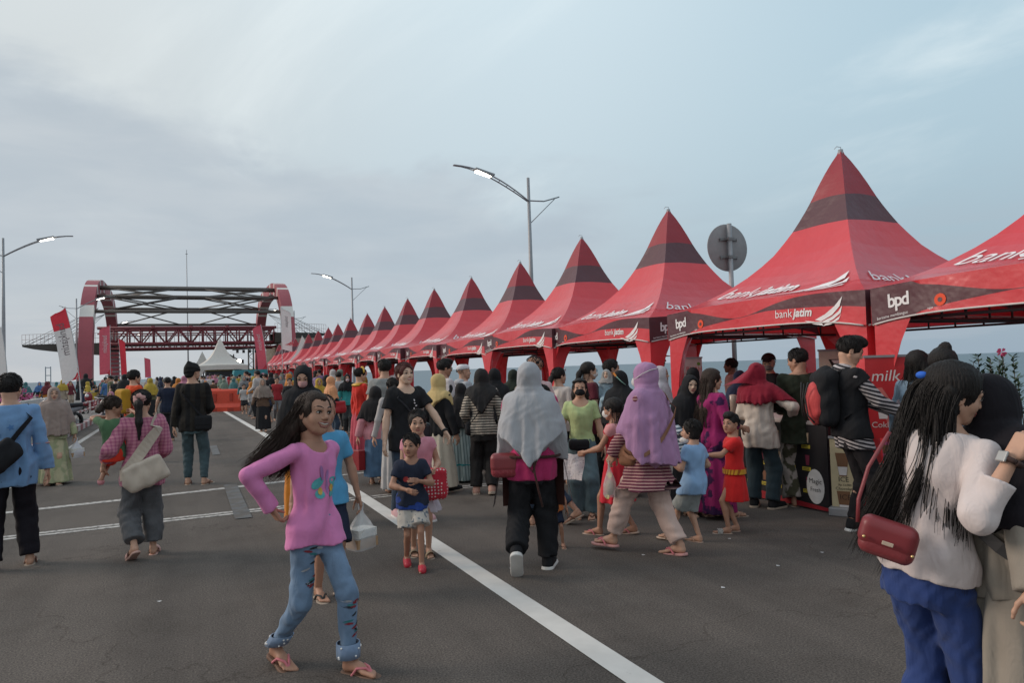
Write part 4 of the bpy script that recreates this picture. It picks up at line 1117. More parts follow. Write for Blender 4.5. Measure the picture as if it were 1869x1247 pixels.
        for sx in (-1, 1):
            c = s.hp((sx * .142, .300, .018)); mb.ell(c, (.070 * hh, .068 * hh, .030 * hh), 8, rot=rot)
        ms.mb(mb, 1); mb = MB()
        for sx in (-1, 1): mb.ell(s.hp((sx * .142, .345, .018)), (.030 * hh, .030 * hh, .029 * hh), 6, rot=rot)
        ms.mb(mb, 2); mb = MB()
        for sx in (-1, 1):
            mb.tube([s.hp((sx * x, y, z)) for x, y, z in ((.07, .352, .018), (.10, .368, .045), (.145, .368, .055), (.19, .345, .042), (.218, .318, .018))], [.007 * hh, .012 * hh, .014 * hh, .013 * hh, .006 * hh], 5)
            mb.tube([onf(sx * x, z, .002) for x, z in ((.055, .120), (.11, .150), (.17, .157), (.235, .130))], [.012 * hh, .019 * hh, .018 * hh, .006 * hh], 5)
            mb.ell(s.hp((sx * .024, .422, -.142)), (.012 * hh, .016 * hh, .008 * hh), 4, rot=rot)  # dark beads paint the shade inside the nostrils
        ms.mb(mb, 3)
        mb = MB(); w_ = .10 + .03 * smile; cz = .018 * smile; op = .012 + .02 * (smile > 1)
        up_ = [(-w_, -.243 + cz), (-w_ * .5, -.226 + op * .4), (0, -.230 + op * .4), (w_ * .5, -.226 + op * .4), (w_, -.243 + cz)]
        dn_ = [(-w_, -.247 + cz), (-w_ * .5, -.274 - op), (0, -.282 - op), (w_ * .5, -.274 - op), (w_, -.247 + cz)]
        mb.tube([onf(x, z, .004) for x, z in up_], [.006 * hh, .017 * hh, .016 * hh, .017 * hh, .006 * hh], 6); mb.tube([onf(x, z, .004) for x, z in dn_], [.006 * hh, .019 * hh, .022 * hh, .019 * hh, .006 * hh], 6)
        ms.mb(mb, 4)
        mb = MB(); mb.tube([onf(x * w_ * .88, -.252 + cz * abs(x), .006 if smile else .010) for x in (-1, -.5, 0, .5, 1)], [(.004 if smile else .003) * hh, (.017 if smile else .005) * hh, (.020 if smile else .005) * hh, (.017 if smile else .005) * hh, (.004 if smile else .003) * hh], 5); ms.mb(mb, 5 if smile else 3)  # without a smile, a dark line paints the shade between the lips
    def hand(s, ms, sg, W_, E_, curl, pn):
        H = s.H; L_ = .103 * H; d = unit(W_ - E_)
        if pn is None: pn = (-sg, 0, 0)                          # palm faces the thigh
        n = unit(_v(pn) - d * (_v(pn) @ d)); sd = np.cross(d, n)  # sideways across the palm
        th = -1 if sg > 0 else 1                                   # thumb side
        sdt = sd * th
        lo, hi = s.bounds([W_ - d * .02, W_ + d * L_, W_ + n * .4 * L_, W_ + sdt * .4 * L_, W_ - sdt * .25 * L_, W_ + d * L_ * .6 + n * L_ * .5], .02)
        F = Fld(lo, hi, .0034 if s.res <= .7 else (.0045 if s.res < 1.5 else .007))
        fr = np.array([sd, n, d])
        F.add(cap(W_ - d * .03 * H, W_ + d * .08 * L_, .0145 * H, .0135 * H), .01)
        F.add(rbox(W_ + d * .29 * L_ , (.20 * L_, .072 * L_, .27 * L_), .065 * L_, fr), .012)
        F.add(cap(W_ + d * .1 * L_ + sdt * .12 * L_ + n * .03 * L_, W_ + d * .3 * L_ + sdt * .17 * L_ + n * .04 * L_, .075 * L_, .06 * L_), .01)
        for k, (o_, l_) in enumerate(((.145, .42), (.05, .47), (-.048, .44), (-.14, .35))):
            p = W_ + d * (.53 - .02 * abs(k - 1)) * L_ + sdt * o_ * L_; r_ = (.048 - .004 * k) * L_; a = 0.12
            fanout = sdt * (o_ * .35)
            for seg, (f_, ca) in enumerate(((.46, .75), (.30, 1.0), (.24, .7))):
                a += curl * (ca + .1 * k) * (.55 if seg == 0 else 1.0)
                dr = unit(d * math.cos(a) + n * math.sin(a) + fanout * math.cos(a)); p2 = p + dr * f_ * l_ * L_; r2 = r_ * .92
                F.add(cap(p, p2, r_, r2), .004 if seg else .006); p, r_ = p2, r2
        p = W_ + d * .12 * L_ + sdt * .17 * L_ + n * .05 * L_; a = .75 - .3 * curl
        for f_, r_ in ((.25, .062), (.19, .052), (.15, .045)):
            dr = unit(d * math.cos(a) + sdt * math.sin(a) + n * (.25 + .5 * curl)); p2 = p + dr * f_ * L_; F.add(cap(p, p2, r_ * L_, r_ * L_ * .9), .006); p = p2; a -= .32
        ms.fld(F)
    def grip(s, sg):
        W_, E_ = (s.WL, s.EL) if sg < 0 else (s.WR, s.ER); return W_ + unit(W_ - E_) * .055 * s.H
    def wpt(s, p):
        v = Vector(p); v.rotate(Matrix.Rotation(s.rz, 3, 'Z')); return v + s.pos
    # --- clothes
    def clothF(s, pts, m=.12): lo, hi = s.bounds(pts, m); return lo, hi
    def shirt(s, m, sl='short', hem=-.05, loose=.016, name='shirt', w=.0035, flare=.01, coll=.0, seed=1, open_=False, sleeve_r=1.0, chest=0.0, cuff=None, hem_slope=0.0, mats=None, nt=.322, neck=.0):
        H = s.H; fat = .5 + .5 * s.fat; loose *= .8
        ends = {'short': .62, 'long': 1.0, 'cap': .3, 'threeq': 1.0, 'none': 0}[sl]
        pts = [s.P + s.fr[2] * hem * H, s.P, s.nb, s.SL, s.SR] + ([s.EL, s.ER] if ends else []) + ([s.WL, s.WR] if sl in ('long', 'threeq') else [])
        lo, hi = s.clothF(pts, .13 * H); hi[2] = max(s.nb[2] + .04 * H, max(p[2] for p in pts) + .05 * H); lo[2] = min(p[2] for p in pts) - .03 * H
        F = Fld(lo, hi, .0115 * s.res)
        F.add(s.tor(loose, hem, nt, flare, fold=(7, .007 * H * (1 if hem < -.03 else .4), seed), chest=chest), .02)
        for S, E_, W_ in ((s.SL, s.EL, s.WL), (s.SR, s.ER, s.WR)):
            if not ends: F.add(cap(S * .8 + s.nb * .2, S, .03 * H, .028 * H), .02); continue
            r0, r1, r2 = [(v * H * fat + loose * .6) * (.5 + .5 * sleeve_r) for v in (.0275, .0225, .0175)]; s._sl = (r0, r1)
            if sl in ('short', 'cap'):
                e = S + (E_ - S) * ends; F.add(cap(S, e, r0, r0 * 1.08, cut1=True), .02)
            else:
                F.add(cap(S, E_, r0, r1 * 1.05), .02); k = 1.0 if sl == 'long' else .62
                e = E_ + (W_ - E_) * (k + (.02 if k == 1 else 0)); F.add(cap(E_, e, r1 * 1.05, r2 * (1.1 if cuff is None else cuff), cut1=True), .015)
        s._top = loose; s._hem = hem
        if hem < -.005:
            for hp_, kn, an, heel, d, up in [l for l in s.legs if l[0][2] - l[1][2] > .17 * H]: F.add(cap(hp_ + s.fr[2] * .02 * H, hp_ + (kn - hp_) * .45, .0455 * H * fat + max(loose, .018) + .012, .045 * H * fat + max(loose, .018) + .012), .03)
            P, U = s.P, s.fr[2]; F.keep(lambda x, y, z: (hem * H * s.ts + .004 * np.sin(x * 37 + seed) + .004 * np.sin(y * 41)) - ((x - P[0]) * U[0] + (y - P[1]) * U[1] + (z - P[2]) * U[2]))
        F.disp(wrk(seed, w, 24)); F.disp(wrk(seed + 5, w * .6, 55, (.8, .3, .5)))
        if neck > 0:
            c = s.nb + s.fr[1] * .035 * H + s.fr[2] * .01 * H; F.add(ell(c, (.045 * H + neck * H, .04 * H + neck * H, .04 * H + neck * H)), .008, sub=True)
        if open_:
            u = s.fr; F.keep(lambda x, y, z: -np.maximum(-(y - s.P[1]) - 0, np.abs(x - s.P[0]) - .03 * H) )
        if hem_slope: F.keep(lambda x, y, z: (s.P[2] + hem * H + hem_slope * np.abs(x)) - z)
        ms = Mesher(); ms.fld(F); return ms.build(name, mats or m, s.root)
    def trousers(s, m, loose=.012, end=1.0, name='trousers', w=.004, seed=2, wide=0.0, top=.05, hang=0.0):
        H = s.H; fat = .5 + .5 * s.fat; pts = [s.P + s.fr[2] * top * H, s.P] + [l[i] for l in s.legs for i in ((1, 2) if end > .5 else (1,))]
        lo, hi = s.clothF(pts, .10 * H); lo[2] = min(p[2] for p in pts) - .05 * H; F = Fld(lo, hi, .0115 * s.res)
        F.add(s.tor(min(loose, .010), -.09, top), .02)
        for hp_, kn, an, heel, d, up in s.legs:
            r0, r1, r2 = .0445 * H * fat + min(loose, .014), (.036 + wide * .5) * H * fat + loose, (.023 + wide) * H * fat + loose
            if end <= .5:
                e = hp_ + (kn - hp_) * (end * 2); F.add(cap(hp_, e, r0, r1 * 1.22, cut1=True), .02)
            else:
                e = kn + (an - kn) * ((end - .5) * 2); F.add(cap(hp_, kn, r0, r1), .02); F.add(cap(kn, e, r1, r2, cut1=True), .02)
        g = lambda x, y, z: 1
        F.disp(wrk(seed, w, 30, (.5, .3, 1))); F.disp(wrk(seed + 3, w * .7, 60, (.2, .6, 1)))
        ms = Mesher(); ms.fld(F); return ms.build(name, m, s.root)
    def skirt(s, m, z1=.06, w1=.16, d1=None, top=.06, n=9, amp=.014, name='skirt', seed=3, w0=.09, cy=0.0, wr=.002, cx=0.0):
        H = s.H; d1 = d1 or w1 * .85; zt = s.P[2] / H + top
        F = Fld((-(w1 + .05) * H + min(cx, 0) * H, -(d1 + .06 - min(cy, 0)) * H, z1 * H - .02), ((w1 + .05) * H + max(cx, 0) * H, (d1 + .06 + max(cy, 0)) * H, zt * H + .02), .0118 * s.res)
        L_ = zt - z1; hip = .10 * s.fat
        ts = np.array([z1, z1 + L_ * .35, z1 + L_ * .75, z1 + L_ * .9, zt]) * H; ws = np.array([w1, w1 * .5 + hip * .58, hip + .008, hip * .93, w0 * s.fat]) * H; ds = np.array([d1, d1 * .5 + .045, .085 * s.fat, .07 * s.fat, .06 * s.fat]) * H
        F.add(loft((0, 0, 0), np.eye(3), ts, ws, ds, np.array([cy, cy * .55, 0, 0, 0]) * H, fold=(n, amp * H, seed)), .01)
        F.disp(wrk(seed, wr, 26, (.4, .2, .7)))
        ms = Mesher(); ms.fld(F); return ms.build(name, m, s.root)
    def hijab(s, m, hf=.16, hb=.10, tri=0.0, wd=.15, dp=.12, face=True, seed=4, name='hijab', fold=(9, .010), side_cut=None, hood=1.0, back=0.0, cover_arms=True):
        """hood round the face and a draped cape; hf / hb hem heights above the pelvis (x H), tri raises the hem away from the middle"""
        H, hh = s.H, s.hh
        lo = np.array([-(wd + .07) * H, -(dp + .09) * H, s.P[2] + (min(hf, hb) - .02) * H]); hi = np.array([(wd + .07) * H, (dp + .09) * H, 0]); c = s.hc
        A_ = np.array([s.SL, s.SR, s.EL, s.ER]); lo[:2] = np.minimum(np.minimum(lo[:2], c[:2] - .6 * hh), A_.min(0)[:2] - .10); hi[:2] = np.maximum(np.maximum(hi[:2], c[:2] + .6 * hh), A_.max(0)[:2] + .10); hi[2] = c[2] + .62 * hh
        F = Fld(lo, hi, (.0095 if s.res < 2 else .016) if s.res >= 1 else .0066); hf_ = s.hfr()
        F.add(ell(s.hp((0, -.09, .12)), np.array((.405, .50, .43)) * hh * hood, hf_), .03)
        F.add(ell(s.hp((0, -.01, -.17)), np.array((.35, .39, .37)) * hh, hf_), .04)
        F.add(cap(s.hp((0, -.05, -.3)), s.nb - s.fr[2] * .02 * H, .33 * hh, .50 * hh), .07)
        t = np.array([min(hf, hb) - .01, .20, .255, .29, .32, .35]); tt = t * H * s.ts; 
        hemT = min(hf, hb)
        if hasattr(s, '_sl'):
            q_ = .013 + .002 * s.H
            for S, E_ in ((s.SL, s.EL), (s.SR, s.ER)): F.add(cap(S * .85 + s.nb * .15, E_, s._sl[0] + q_, s._sl[1] * 1.05 + q_), .05)
            F.add(s.tor(s._top + q_, max(hemT - .02, -.09), .322, 0), .04)
        ws = np.array([wd, wd * .93 if wd > .14 else .128, .125, .106, .075, .055]) * H * (.5 + .5 * s.fat); ds = np.array([dp, .092, .082, .066, .052, .04]) * H * (.5 + .5 * s.fat)
        if hemT > .19: 
            tt = np.array([hemT - .01, .27, .29, .32, .35]) * H * s.ts; ws = ws[[0, 2, 3, 4, 5]]; ds = ds[[0, 2, 3, 4, 5]]
        F.add(loft(s.P, s.fr, tt, ws, ds, np.r_[back * H, np.zeros(len(ws) - 1)] - .006 * H, fold=(fold[0], fold[1] * H, seed)), .035)
        P, U = s.P, s.fr[2]
        def hemf(x, y, z):
            zz = (x - P[0]) * U[0] + (y - P[1]) * U[1] + (z - P[2]) * U[2]
            yy = np.clip((y - P[1]) / (.05 * H), -1, 1)
            h_ = (hf + hb) / 2 + (hf - hb) / 2 * yy + tri * np.abs(x) / H / (1) * np.clip(-yy + .2, 0, 1) + .006 * np.sin(x * 40 / H + seed) + .006 * np.sin(y * 33 / H)
            return (h_ * H * s.ts - zz) * .8
        F.keep(hemf)
        if face:
            F.add(ell(s.hp((0, .50, -.03)), np.array((.245, .42, .375)) * hh, hf_), .015, sub=True)
        F.disp(wrk(seed, .003, 22, (.6, .2, .8))); F.disp(wrk(seed + 9, .0018, 60, (.9, .2, .3)))
        zt_, zl_ = s.nb[2] - .02, s.P[2] + min(hf, hb) * H; cx0, cy0 = s.nb[0], s.nb[1]
        def drape(x, y, z):
            g = np.clip((zt_ - z) / max(zt_ - zl_, .05), 0, 1); th = np.arctan2(y - cy0, x - cx0 + 1e-5)
            return (g * (.0075 * np.sin(13 * th + seed + 1.6 * np.sin(2 * th + seed) + z * 3) + .0035 * np.sin(23 * th - z * 9 + seed))).astype(f32)
        F.disp(drape)
        ms = Mesher(); ms.fld(F); return ms.build(name, m, s.root)
    def hair(s, m='black', style='short', length=.5, seed=5, strands=0, wind=(0, 0, 0), vol=1.0, bunp=(0, -.45, .25)):
        H, hh = s.H, s.hh; hf = s.hfr(); m = HAIRM[m]
        lo, hi = s.hc - .85 * hh, s.hc + .8 * hh
        F = Fld(lo, hi, .0068 if s.res >= 1 else .0045)
        def E(c, r, k=.04, sub=False): F.add(ell(s.hp(c), np.array(r) * hh, hf), k * hh, sub=sub)
        E((0, -.09, .145), (.385 * vol, .465 * vol, .405 * vol))
        if style == 'crop': F.disp(lambda x, y, z: f32(.012) + 0 * x)
        if style in ('long', 'bob'): E((0, -.16, -.1), (.37 * vol, .33 * vol, .40), .1)
        # hairline
        E((0, .52, -.07), (.33, .40, .42), .04, True)
        if style not in ('long', 'bob'):
            for sx in (-1, 1): E((sx * .42, .04, -.10), (.12, .13, .20), .04, True)
            E((0, .0, -.62), (.6, .6, .36), .05, True)
        elif style == 'long':
            for sx in (-1, 1): E((sx * .42, .08, -.12), (.12, .15, .19), .03, True); E((sx * .17, .47, .12), (.18, .30, .30), .05, True)
        if style == 'quiff': 
            E((0, .10, .50), (.26, .30, .15), .08); E((0, .30, .40), (.22, .14, .12), .08)
        if style in ('bun',):
            E(bunp, (.19, .19, .18), .05)
        if style in ('pony',):
            a = s.hp((0, -.47, .12)); b = s.hp((0, -.62, -.15)); c = b + np.array([wind[0] * hh, wind[1] * hh - .1 * hh, -length * hh])
            F2 = None
        r_ = np.random.RandomState(seed); g = r_.randn(3)
        def strand(x, y, z):
            cx, cy = s.hc[0], s.hc[1]; th = np.arctan2(y - cy, x - cx)
            return (.0022 * np.sin(th * 46 + 14 * (z - s.hc[2]) / .1 * .3 + 2 * np.sin(z * 30)) + .0022 * np.sin(x * 70 + g[0]) * np.sin(y * 65 + g[1]) * np.sin(z * 60 + g[2])).astype(f32)
        F.disp(strand)
        ms = Mesher(); ms.fld(F)
        def chain(pts, rs, k=.03):
            lo, hi = s.bounds(pts, max(rs) + .03); G = Fld(lo, hi, .008 if s.res >= 1 else .006)
            for i in range(len(pts) - 1): G.add(cap(pts[i], pts[i + 1], rs[i], rs[i + 1]), k)
            G.disp(lambda x, y, z: (.0035 * np.sin(x * 190 + 3 * np.sin(z * 18)) * np.sin(y * 150 + 2 * np.sin(z * 23))).astype(f32)); ms.fld(G)
        if style == 'pony':
            chain([a, b, (b + c) / 2 + np.array([0, -.02, 0]), c], [.11 * hh, .15 * hh, .13 * hh, .04 * hh])
        if style == 'long':
            wv = np.array(wind) * hh
            for sx in (-.26, -.09, .09, .26):
                kf = (1.15 if sx < 0 else .3) if length > 2.3 else 1.0; sm_ = .62 if length > 2.3 else 1.0
                a = s.hp((sx, -.30 + abs(sx) * .3, .05)); b = s.hp((sx * 1.15, -.38 + abs(sx) * .55, -.38)); b = b + wv * .25 * kf; c = b + wv * .45 * kf + np.array([0, -.02 * H, -length * hh * .5]); d_ = c + wv * .6 * kf + np.array([0, .01, -length * hh * .42])
                chain([a, b, c, d_], [.17 * hh, .15 * hh * sm_, .12 * hh * sm_, .03 * hh * sm_])
        if not strands and s.res < 2:
            rr = random.Random(seed + 1); mbh = MB(); n_t = int(330 / max(.7, s.res))
            for k in range(n_t):
                az = rr.uniform(-PI, PI); el = rr.uniform(-.35, 1.5)
                dv = np.array([math.sin(az) * math.cos(el), math.cos(az) * math.cos(el), math.sin(el)])
                if dv[1] > .35 and dv[2] < .62: continue
                if dv[1] > -.25 and dv[2] < .12: continue
                p0 = np.array([0, -.09, .145]) + dv * np.array([.385, .465, .405]) * vol
                down = np.array([dv[0] * .7, (.55 if style in ('short', 'quiff', 'crop') else -.2) + .2 * dv[1], -.35 - (.6 if dv[1] < .1 else 0)]) + np.array([rr.gauss(0, .35), rr.gauss(0, .3), rr.gauss(0, .25)])
                t_ = unit(down - dv * (down @ dv)); L_ = rr.uniform(.10, .22) * (1 if style != 'crop' else .5)
                pts = [s.hp(p0 + dv * -.01), s.hp(p0 + t_ * L_ * .5 + dv * .022), s.hp(p0 + t_ * L_ + dv * rr.uniform(-.03, .03))]
                mbh.tube(pts, [.0032, .0028, .0006], 3, caps=False)
            ms.mb(mbh)
        if strands:
            rr = random.Random(seed); wv = np.array(wind) * hh; mbh = MB(); sp_ = length > 2.3; GD = [(g0 := rr.uniform(-1.9, 1.9), rr.uniform(.78, 1.1), rr.gauss(0, .07 if sp_ else .10), (rr.uniform(1.0, 1.3) if g0 < .1 else rr.uniform(.15, .4)) if sp_ else rr.uniform(.6, 1.4), (rr.uniform(.8, 1.25) if g0 < .1 else rr.uniform(.1, .5)) if sp_ else rr.uniform(.5, 1.5), rr.uniform(-.03, .02), rr.uniform(0, 6), rr.uniform(.004, .014)) for _ in range(40)]
            for k in range(strands):
                az = rr.uniform(-1.9, 1.9); el = rr.uniform(.1, 1.2)
                p = np.array([.40 * math.sin(az) * math.cos(el), -.08 - .48 * math.cos(az) * math.cos(el), .14 + .42 * math.sin(el)])
                if p[1] > .10 and p[2] < .40: continue
                g_ = min(GD, key=lambda g: abs(g[0] - az) + rr.uniform(0, .35)); j_ = lambda v: rr.gauss(0, v)
                p0 = s.hp(p); L_ = length * hh * g_[1] * rr.uniform(.86, 1.05); st = (g_[2] + j_(.02)) * hh
                b = s.hp((p[0] * 1.10 + j_(.02), min(p[1] * 1.05, -.1), -.25)) + wv * .25 * (g_[3] + j_(.08))
                c = b + wv * .5 * (g_[3] + j_(.08)) + np.array([st, g_[5] + j_(.008), -L_ * .5]); d_ = c + wv * .6 * (g_[4] + j_(.08)) + np.array([st * .6 + j_(.006), j_(.008), -L_ * .5])
                pts = []; cr = [p0, b, c, d_]; P4 = [2 * cr[0] - cr[1]] + cr + [2 * cr[-1] - cr[-2]]
                for i in range(3):
                    for q in range(5 if i < 2 else 6):
                        t = q / 5; a0, a1, a2, a3 = P4[i:i + 4]; pts.append(.5 * (2 * a1 + (a2 - a0) * t + (2 * a0 - 5 * a1 + 4 * a2 - a3) * t * t + (3 * a1 - a0 - 3 * a2 + a3) * t ** 3))
                n_ = len(pts); w_ = rr.uniform(.0008, .0017); f1, f2, a1 = g_[6], .55, g_[7] * min(1.6, length ** .5); pts = [q_ + np.array([math.sin(f1 + i_ * f2), math.cos(f1 * 1.3 + i_ * f2 * .8), 0]) * a1 * (i_ / n_) * 1.6 for i_, q_ in enumerate(pts)]
                mbh.tube(pts, [w_ * (1 if i < n_ - 4 else (n_ - i) / 5 + .1) for i in range(n_)], 3, caps=False)
            ms.mb(mbh)
        return ms.build('hair', m, s.root)
    def sandals(s, m, sole=RUB, kind='flip', mats2=None):
        H = s.H
        for hp_, kn, an, heel, d, up in s.legs:
            sd = np.cross(d, up); L_ = .165 * H; c = heel + d * (.068 * H) - up * .004 * H
            ms = Mesher(); fr = np.array([sd, d, up])
            if kind in ('flip', 'slide'):
                F = Fld(*s.bounds([c - d * L_ * .6, c + d * L_ * .6], .04 * H), .0055)
                F.add(ell(heel + d * .110 * H - up * .0 * H, (.030 * H, .050 * H, .06 * H), fr), .01); F.add(ell(heel + d * .025 * H, (.023 * H, .035 * H, .06 * H), fr), .04); F.add(rbox(c, (.021 * H, .065 * H, .05), .01, fr), .02)
                cc = heel - up * .0045 * H
                F.keep(lambda x, y, z: np.abs((x - cc[0]) * up[0] + (y - cc[1]) * up[1] + (z - cc[2]) * up[2]) - .0065 * H)
                ms.fld(F, 0); mb = MB(); h = heel
                if kind == 'flip':
                    tp = h + d * .125 * H + up * .006 * H
                    for sg in (-1, 1): mb.tube([tp, h + d * .105 * H + sd * sg * .008 * H + up * .026 * H, h + d * .075 * H + sd * sg * .023 * H + up * .026 * H, h + d * .055 * H + sd * sg * .027 * H], .0050 * H, 6)
                else:
                    mb.sheet([[h + d * (y * H) + sd * (.030 * H * math.cos(a)) + up * ((.002 + .036 * math.sin(a)) * H) for a in np.linspace(0, PI, 11)] for y in (.070, .085, .10, .115)])
                    mb.sheet([[h + d * (y * H) + sd * (.033 * H * math.cos(a)) + up * ((.002 + .039 * math.sin(a)) * H) for a in np.linspace(0, PI, 11)] for y in (.115, .10, .085, .070)])
                ms.mb(mb, 1); ms.build('sandal', [sole, m], s.root)
            elif kind == 'clog':
                F = Fld(*s.bounds([heel, heel + d * L_, an], .05 * H), .0055)
                F.add(cap(heel + up * .018 * H + d * .018 * H, heel + up * .016 * H + d * .125 * H, .028 * H, .027 * H), .01); F.add(cap(heel + up * .024 * H + d * .06 * H, heel + up * .02 * H + d * .11 * H, .029 * H, .026 * H), .01)
                F.keep(lambda x, y, z: -((x - heel[0]) * up[0] + (y - heel[1]) * up[1] + (z - heel[2]) * up[2]) - .004 * H); F.add(cap(an + up * .03 * H - d * .01 * H, heel + d * .05 * H + up * .04 * H, .026 * H, .026 * H), .006, sub=True)
                ms.fld(F, 1); ms.build('shoe', [sole, m], s.root)
            else:                                             # closed shoe / trainer
                F = Fld(*s.bounds([heel, heel + d * L_, an], .05 * H), .006)
                F.add(cap(heel + up * .02 * H + d * .015 * H, heel + up * .018 * H + d * .13 * H, .027 * H, .023 * H), .01); F.add(cap(heel + up * .03 * H + d * .02 * H, an + up * .012 * H, .026 * H, .026 * H, cut1=True), .02); F.add(cap(an, heel + up * .022 * H + d * .10 * H, .025 * H, .022 * H), .02)
                F.keep(lambda x, y, z: -((x - heel[0]) * up[0] + (y - heel[1]) * up[1] + (z - heel[2]) * up[2]))
                ms.fld(F, 1); F = Fld(*s.bounds([c - d * L_ * .6, c + d * L_ * .6], .04 * H), .006)
                F.add(rbox(c, (.030 * H, .088 * H, .05), .028 * H, fr), .01); cc = heel + up * .002 * H
                F.keep(lambda x, y, z: np.abs((x - cc[0]) * up[0] + (y - cc[1]) * up[1] + (z - cc[2]) * up[2]) - .0105 * H); ms.fld(F, 0)
                ms.build('shoe', [sole, m], s.root)
    def mask(s, m, strap=None):
        hh = s.hh; hf = s.hfr(); F = Fld(s.hc - .6 * hh, s.hc + .6 * hh, .0055)
        F.add(ell(s.hp((0, .13, -.19)), np.array((.285, .32, .265)) * hh, hf), .01); F.add(cap(s.hp((0, .38, -.06)), s.hp((0, .42, -.2)), .05 * hh, .07 * hh), .04)
        c = s.hp((0, 0, 0)); Y = s.hM[:, 1]; Z = s.hM[:, 2]
        F.keep(lambda x, y, z: .10 * hh - ((x - c[0]) * Y[0] + (y - c[1]) * Y[1] + (z - c[2]) * Y[2])); F.keep(lambda x, y, z: ((x - c[0]) * Z[0] + (y - c[1]) * Z[1] + (z - c[2]) * Z[2]) + .035 * hh)
        ms = Mesher(); ms.fld(F)
        mb = MB()
        for sx in (-1, 1): 
            for z0, z1 in ((-.08, .02), (-.32, -.1)): mb.tube([s.hp((sx * .26, .2, z0)), s.hp((sx * .345, .06, (z0 + z1) / 2)), s.hp((sx * .37, -.05, z1))], .008 * hh, 4)
        ms.mb(mb); return ms.build('face_mask', m, s.root)
    def band(s, mat, side=1, hi=.305, lo=-.02, off=.03, wd=.016, name='strap', seg=28, parent=None, rng=None):
        off = max(off, getattr(s, '_top', 0) + .030)
        """cross-body strap: over the shoulder on `side`, down to the opposite hip; a ribbon in world space"""
        H = s.H; V = []
        T = np.array(PROF_T) * s.ts; G = []
        for i in range(seg + 1):
            q = i / seg if rng is None else rng[0] + (rng[1] - rng[0]) * i / seg
            a = 2 * PI * q; c_ = math.cos(a) * side; t = (hi + lo) / 2 + (hi - lo) / 2 * math.cos(a)
            tb = min(t, .285)
            w_ = np.interp(tb, T, PROF_W) * s.fat * H + off; d_ = np.interp(tb, T, PROF_D) * s.fat * H + off
            if t > .27: w_ = min(w_, .075 * H)
            p = lambda tt: s.P + s.fr[2] * tt * H + s.fr[0] * (w_ * c_) + s.fr[1] * (d_ * math.sin(a))
            c = p(t); G.append(c)
        rows = []
        for i, c in enumerate(G):
            tn = unit(G[min(i + 1, len(G) - 1)] - G[max(i - 1, 0)]); ax = s.P + s.fr[2] * ((c - s.P) @ s.fr[2]); outw = unit(c - ax + s.fr[2] * (.03 if i in (0, seg) else 0)); cr = unit(np.cross(tn, outw))
            rows.append([s.wpt(c - cr * wd), s.wpt(c + cr * wd), s.wpt(c + cr * wd + outw * .004), s.wpt(c - cr * wd + outw * .004), s.wpt(c - cr * wd)])
        return MB().sheet(rows, 0, False)
def bag(label, person, pos, size, mat, rz=0, kind='box', strap=None, trim=None, cat='bag', name='shoulder_bag', tilt=0, hs=0):
    """bag carried by a person; built in world space at pos (person frame)"""
    c = person.wpt(pos); root = thing(name, label, cat, tuple(c), person.rz + rz)
    F = Fld((-size[0], -size[1] - .02, -size[2] - .02), (size[0], size[1] + .02, size[2] + .02), .008 if max(size) < .14 else .010)
    hs_ = (size[0] / 2, size[1] / 2, size[2] / 2); fr = roty(R(tilt)).T
    F.add(rbox((0, 0, 0), hs_, min(hs_) * .85, fr), .01); 
    if kind == 'soft': F.add(ell((0, 0, -hs_[2] * .35), (hs_[0] * 1.05, hs_[1] * 1.2, hs_[2] * .75), fr), .04); F.disp(wrk(3, .005, 30))
    ms = Mesher(); ms.fld(F); ms.build('body', mat, root)
    if kind == 'flap':
        F = Fld((-size[0], -size[1] - .03, -size[2]), (size[0], size[1] + .03, size[2]), .007); F.add(rbox((0, 0, size[2] * .14), (hs_[0] * 1.02, hs_[1] * 1.10, hs_[2] * .80), min(hs_) * .8, fr), .01)
        ms = Mesher(); ms.fld(F); ms.build('flap', trim or mat, root)
    if strap is not None:
        inv = (Matrix.Translation(c) @ Matrix.Rotation(person.rz + rz, 4, 'Z')).inverted()
        strap.v = [tuple(inv @ Vector(p)) for p in strap.v]; strap.build('strap', trim or mat, root)
    return root
CLEAR = M('clear_plastic', (.75, .75, .75), rough=.25, alpha=.38, var=.03, bump=.5, bscale=25)
CARD = M('kraft_card', (.36, .22, .12), rough=.85)
def plastic_bag(label, person, hand, size=(.20, .12, .26), box_=True, mat=None, content=None):
    g = person.wpt(hand); root = thing('plastic_bag', label, 'plastic bag', (g.x, g.y, g.z), person.rz + .4)
    w_, d_, h = size; G = []
    for i, (z, k) in enumerate(((0, .10), (-.05, .22), (-.11, .62), (-.17, .92), (-h + .02, 1.0), (-h, .9))):
        G.append([(w_ / 2 * k * math.copysign(abs(math.cos(a)) ** .6, math.cos(a)) * (1 + .05 * math.sin(5 * a + i)), d_ / 2 * k * math.copysign(abs(math.sin(a)) ** .6, math.sin(a)) * (1 + .06 * math.sin(4 * a + i * 2)), z) for a in np.linspace(0, 2 * PI, 25)[:-1]])
    mb = MB().sheet(G, 0, True, True); mb.tube([(-.02, 0, .02), (-.012, 0, -.06)], .006, 4).tube([(.02, 0, .02), (.012, 0, -.06)], .006, 4); mb.build('film', mat or CLEAR, root)
    if box_:
        b = MB(); b.box((0, 0, -h + .045), (w_ * .9, d_ * .85, .06)); b.box((0, 0, -h + .112), (w_ * .86, d_ * .8, .055), 1, rot=Matrix.Rotation(.06, 3, 'Z')); b.build('food_box', [CARD, M('white_card', (.6, .58, .54))], root)
    if content: 
        b = MB(); b.ell((0, 0, -h + .07), (w_ * .36, d_ * .36, .065), 8); b.build('contents', content, root)
    return root
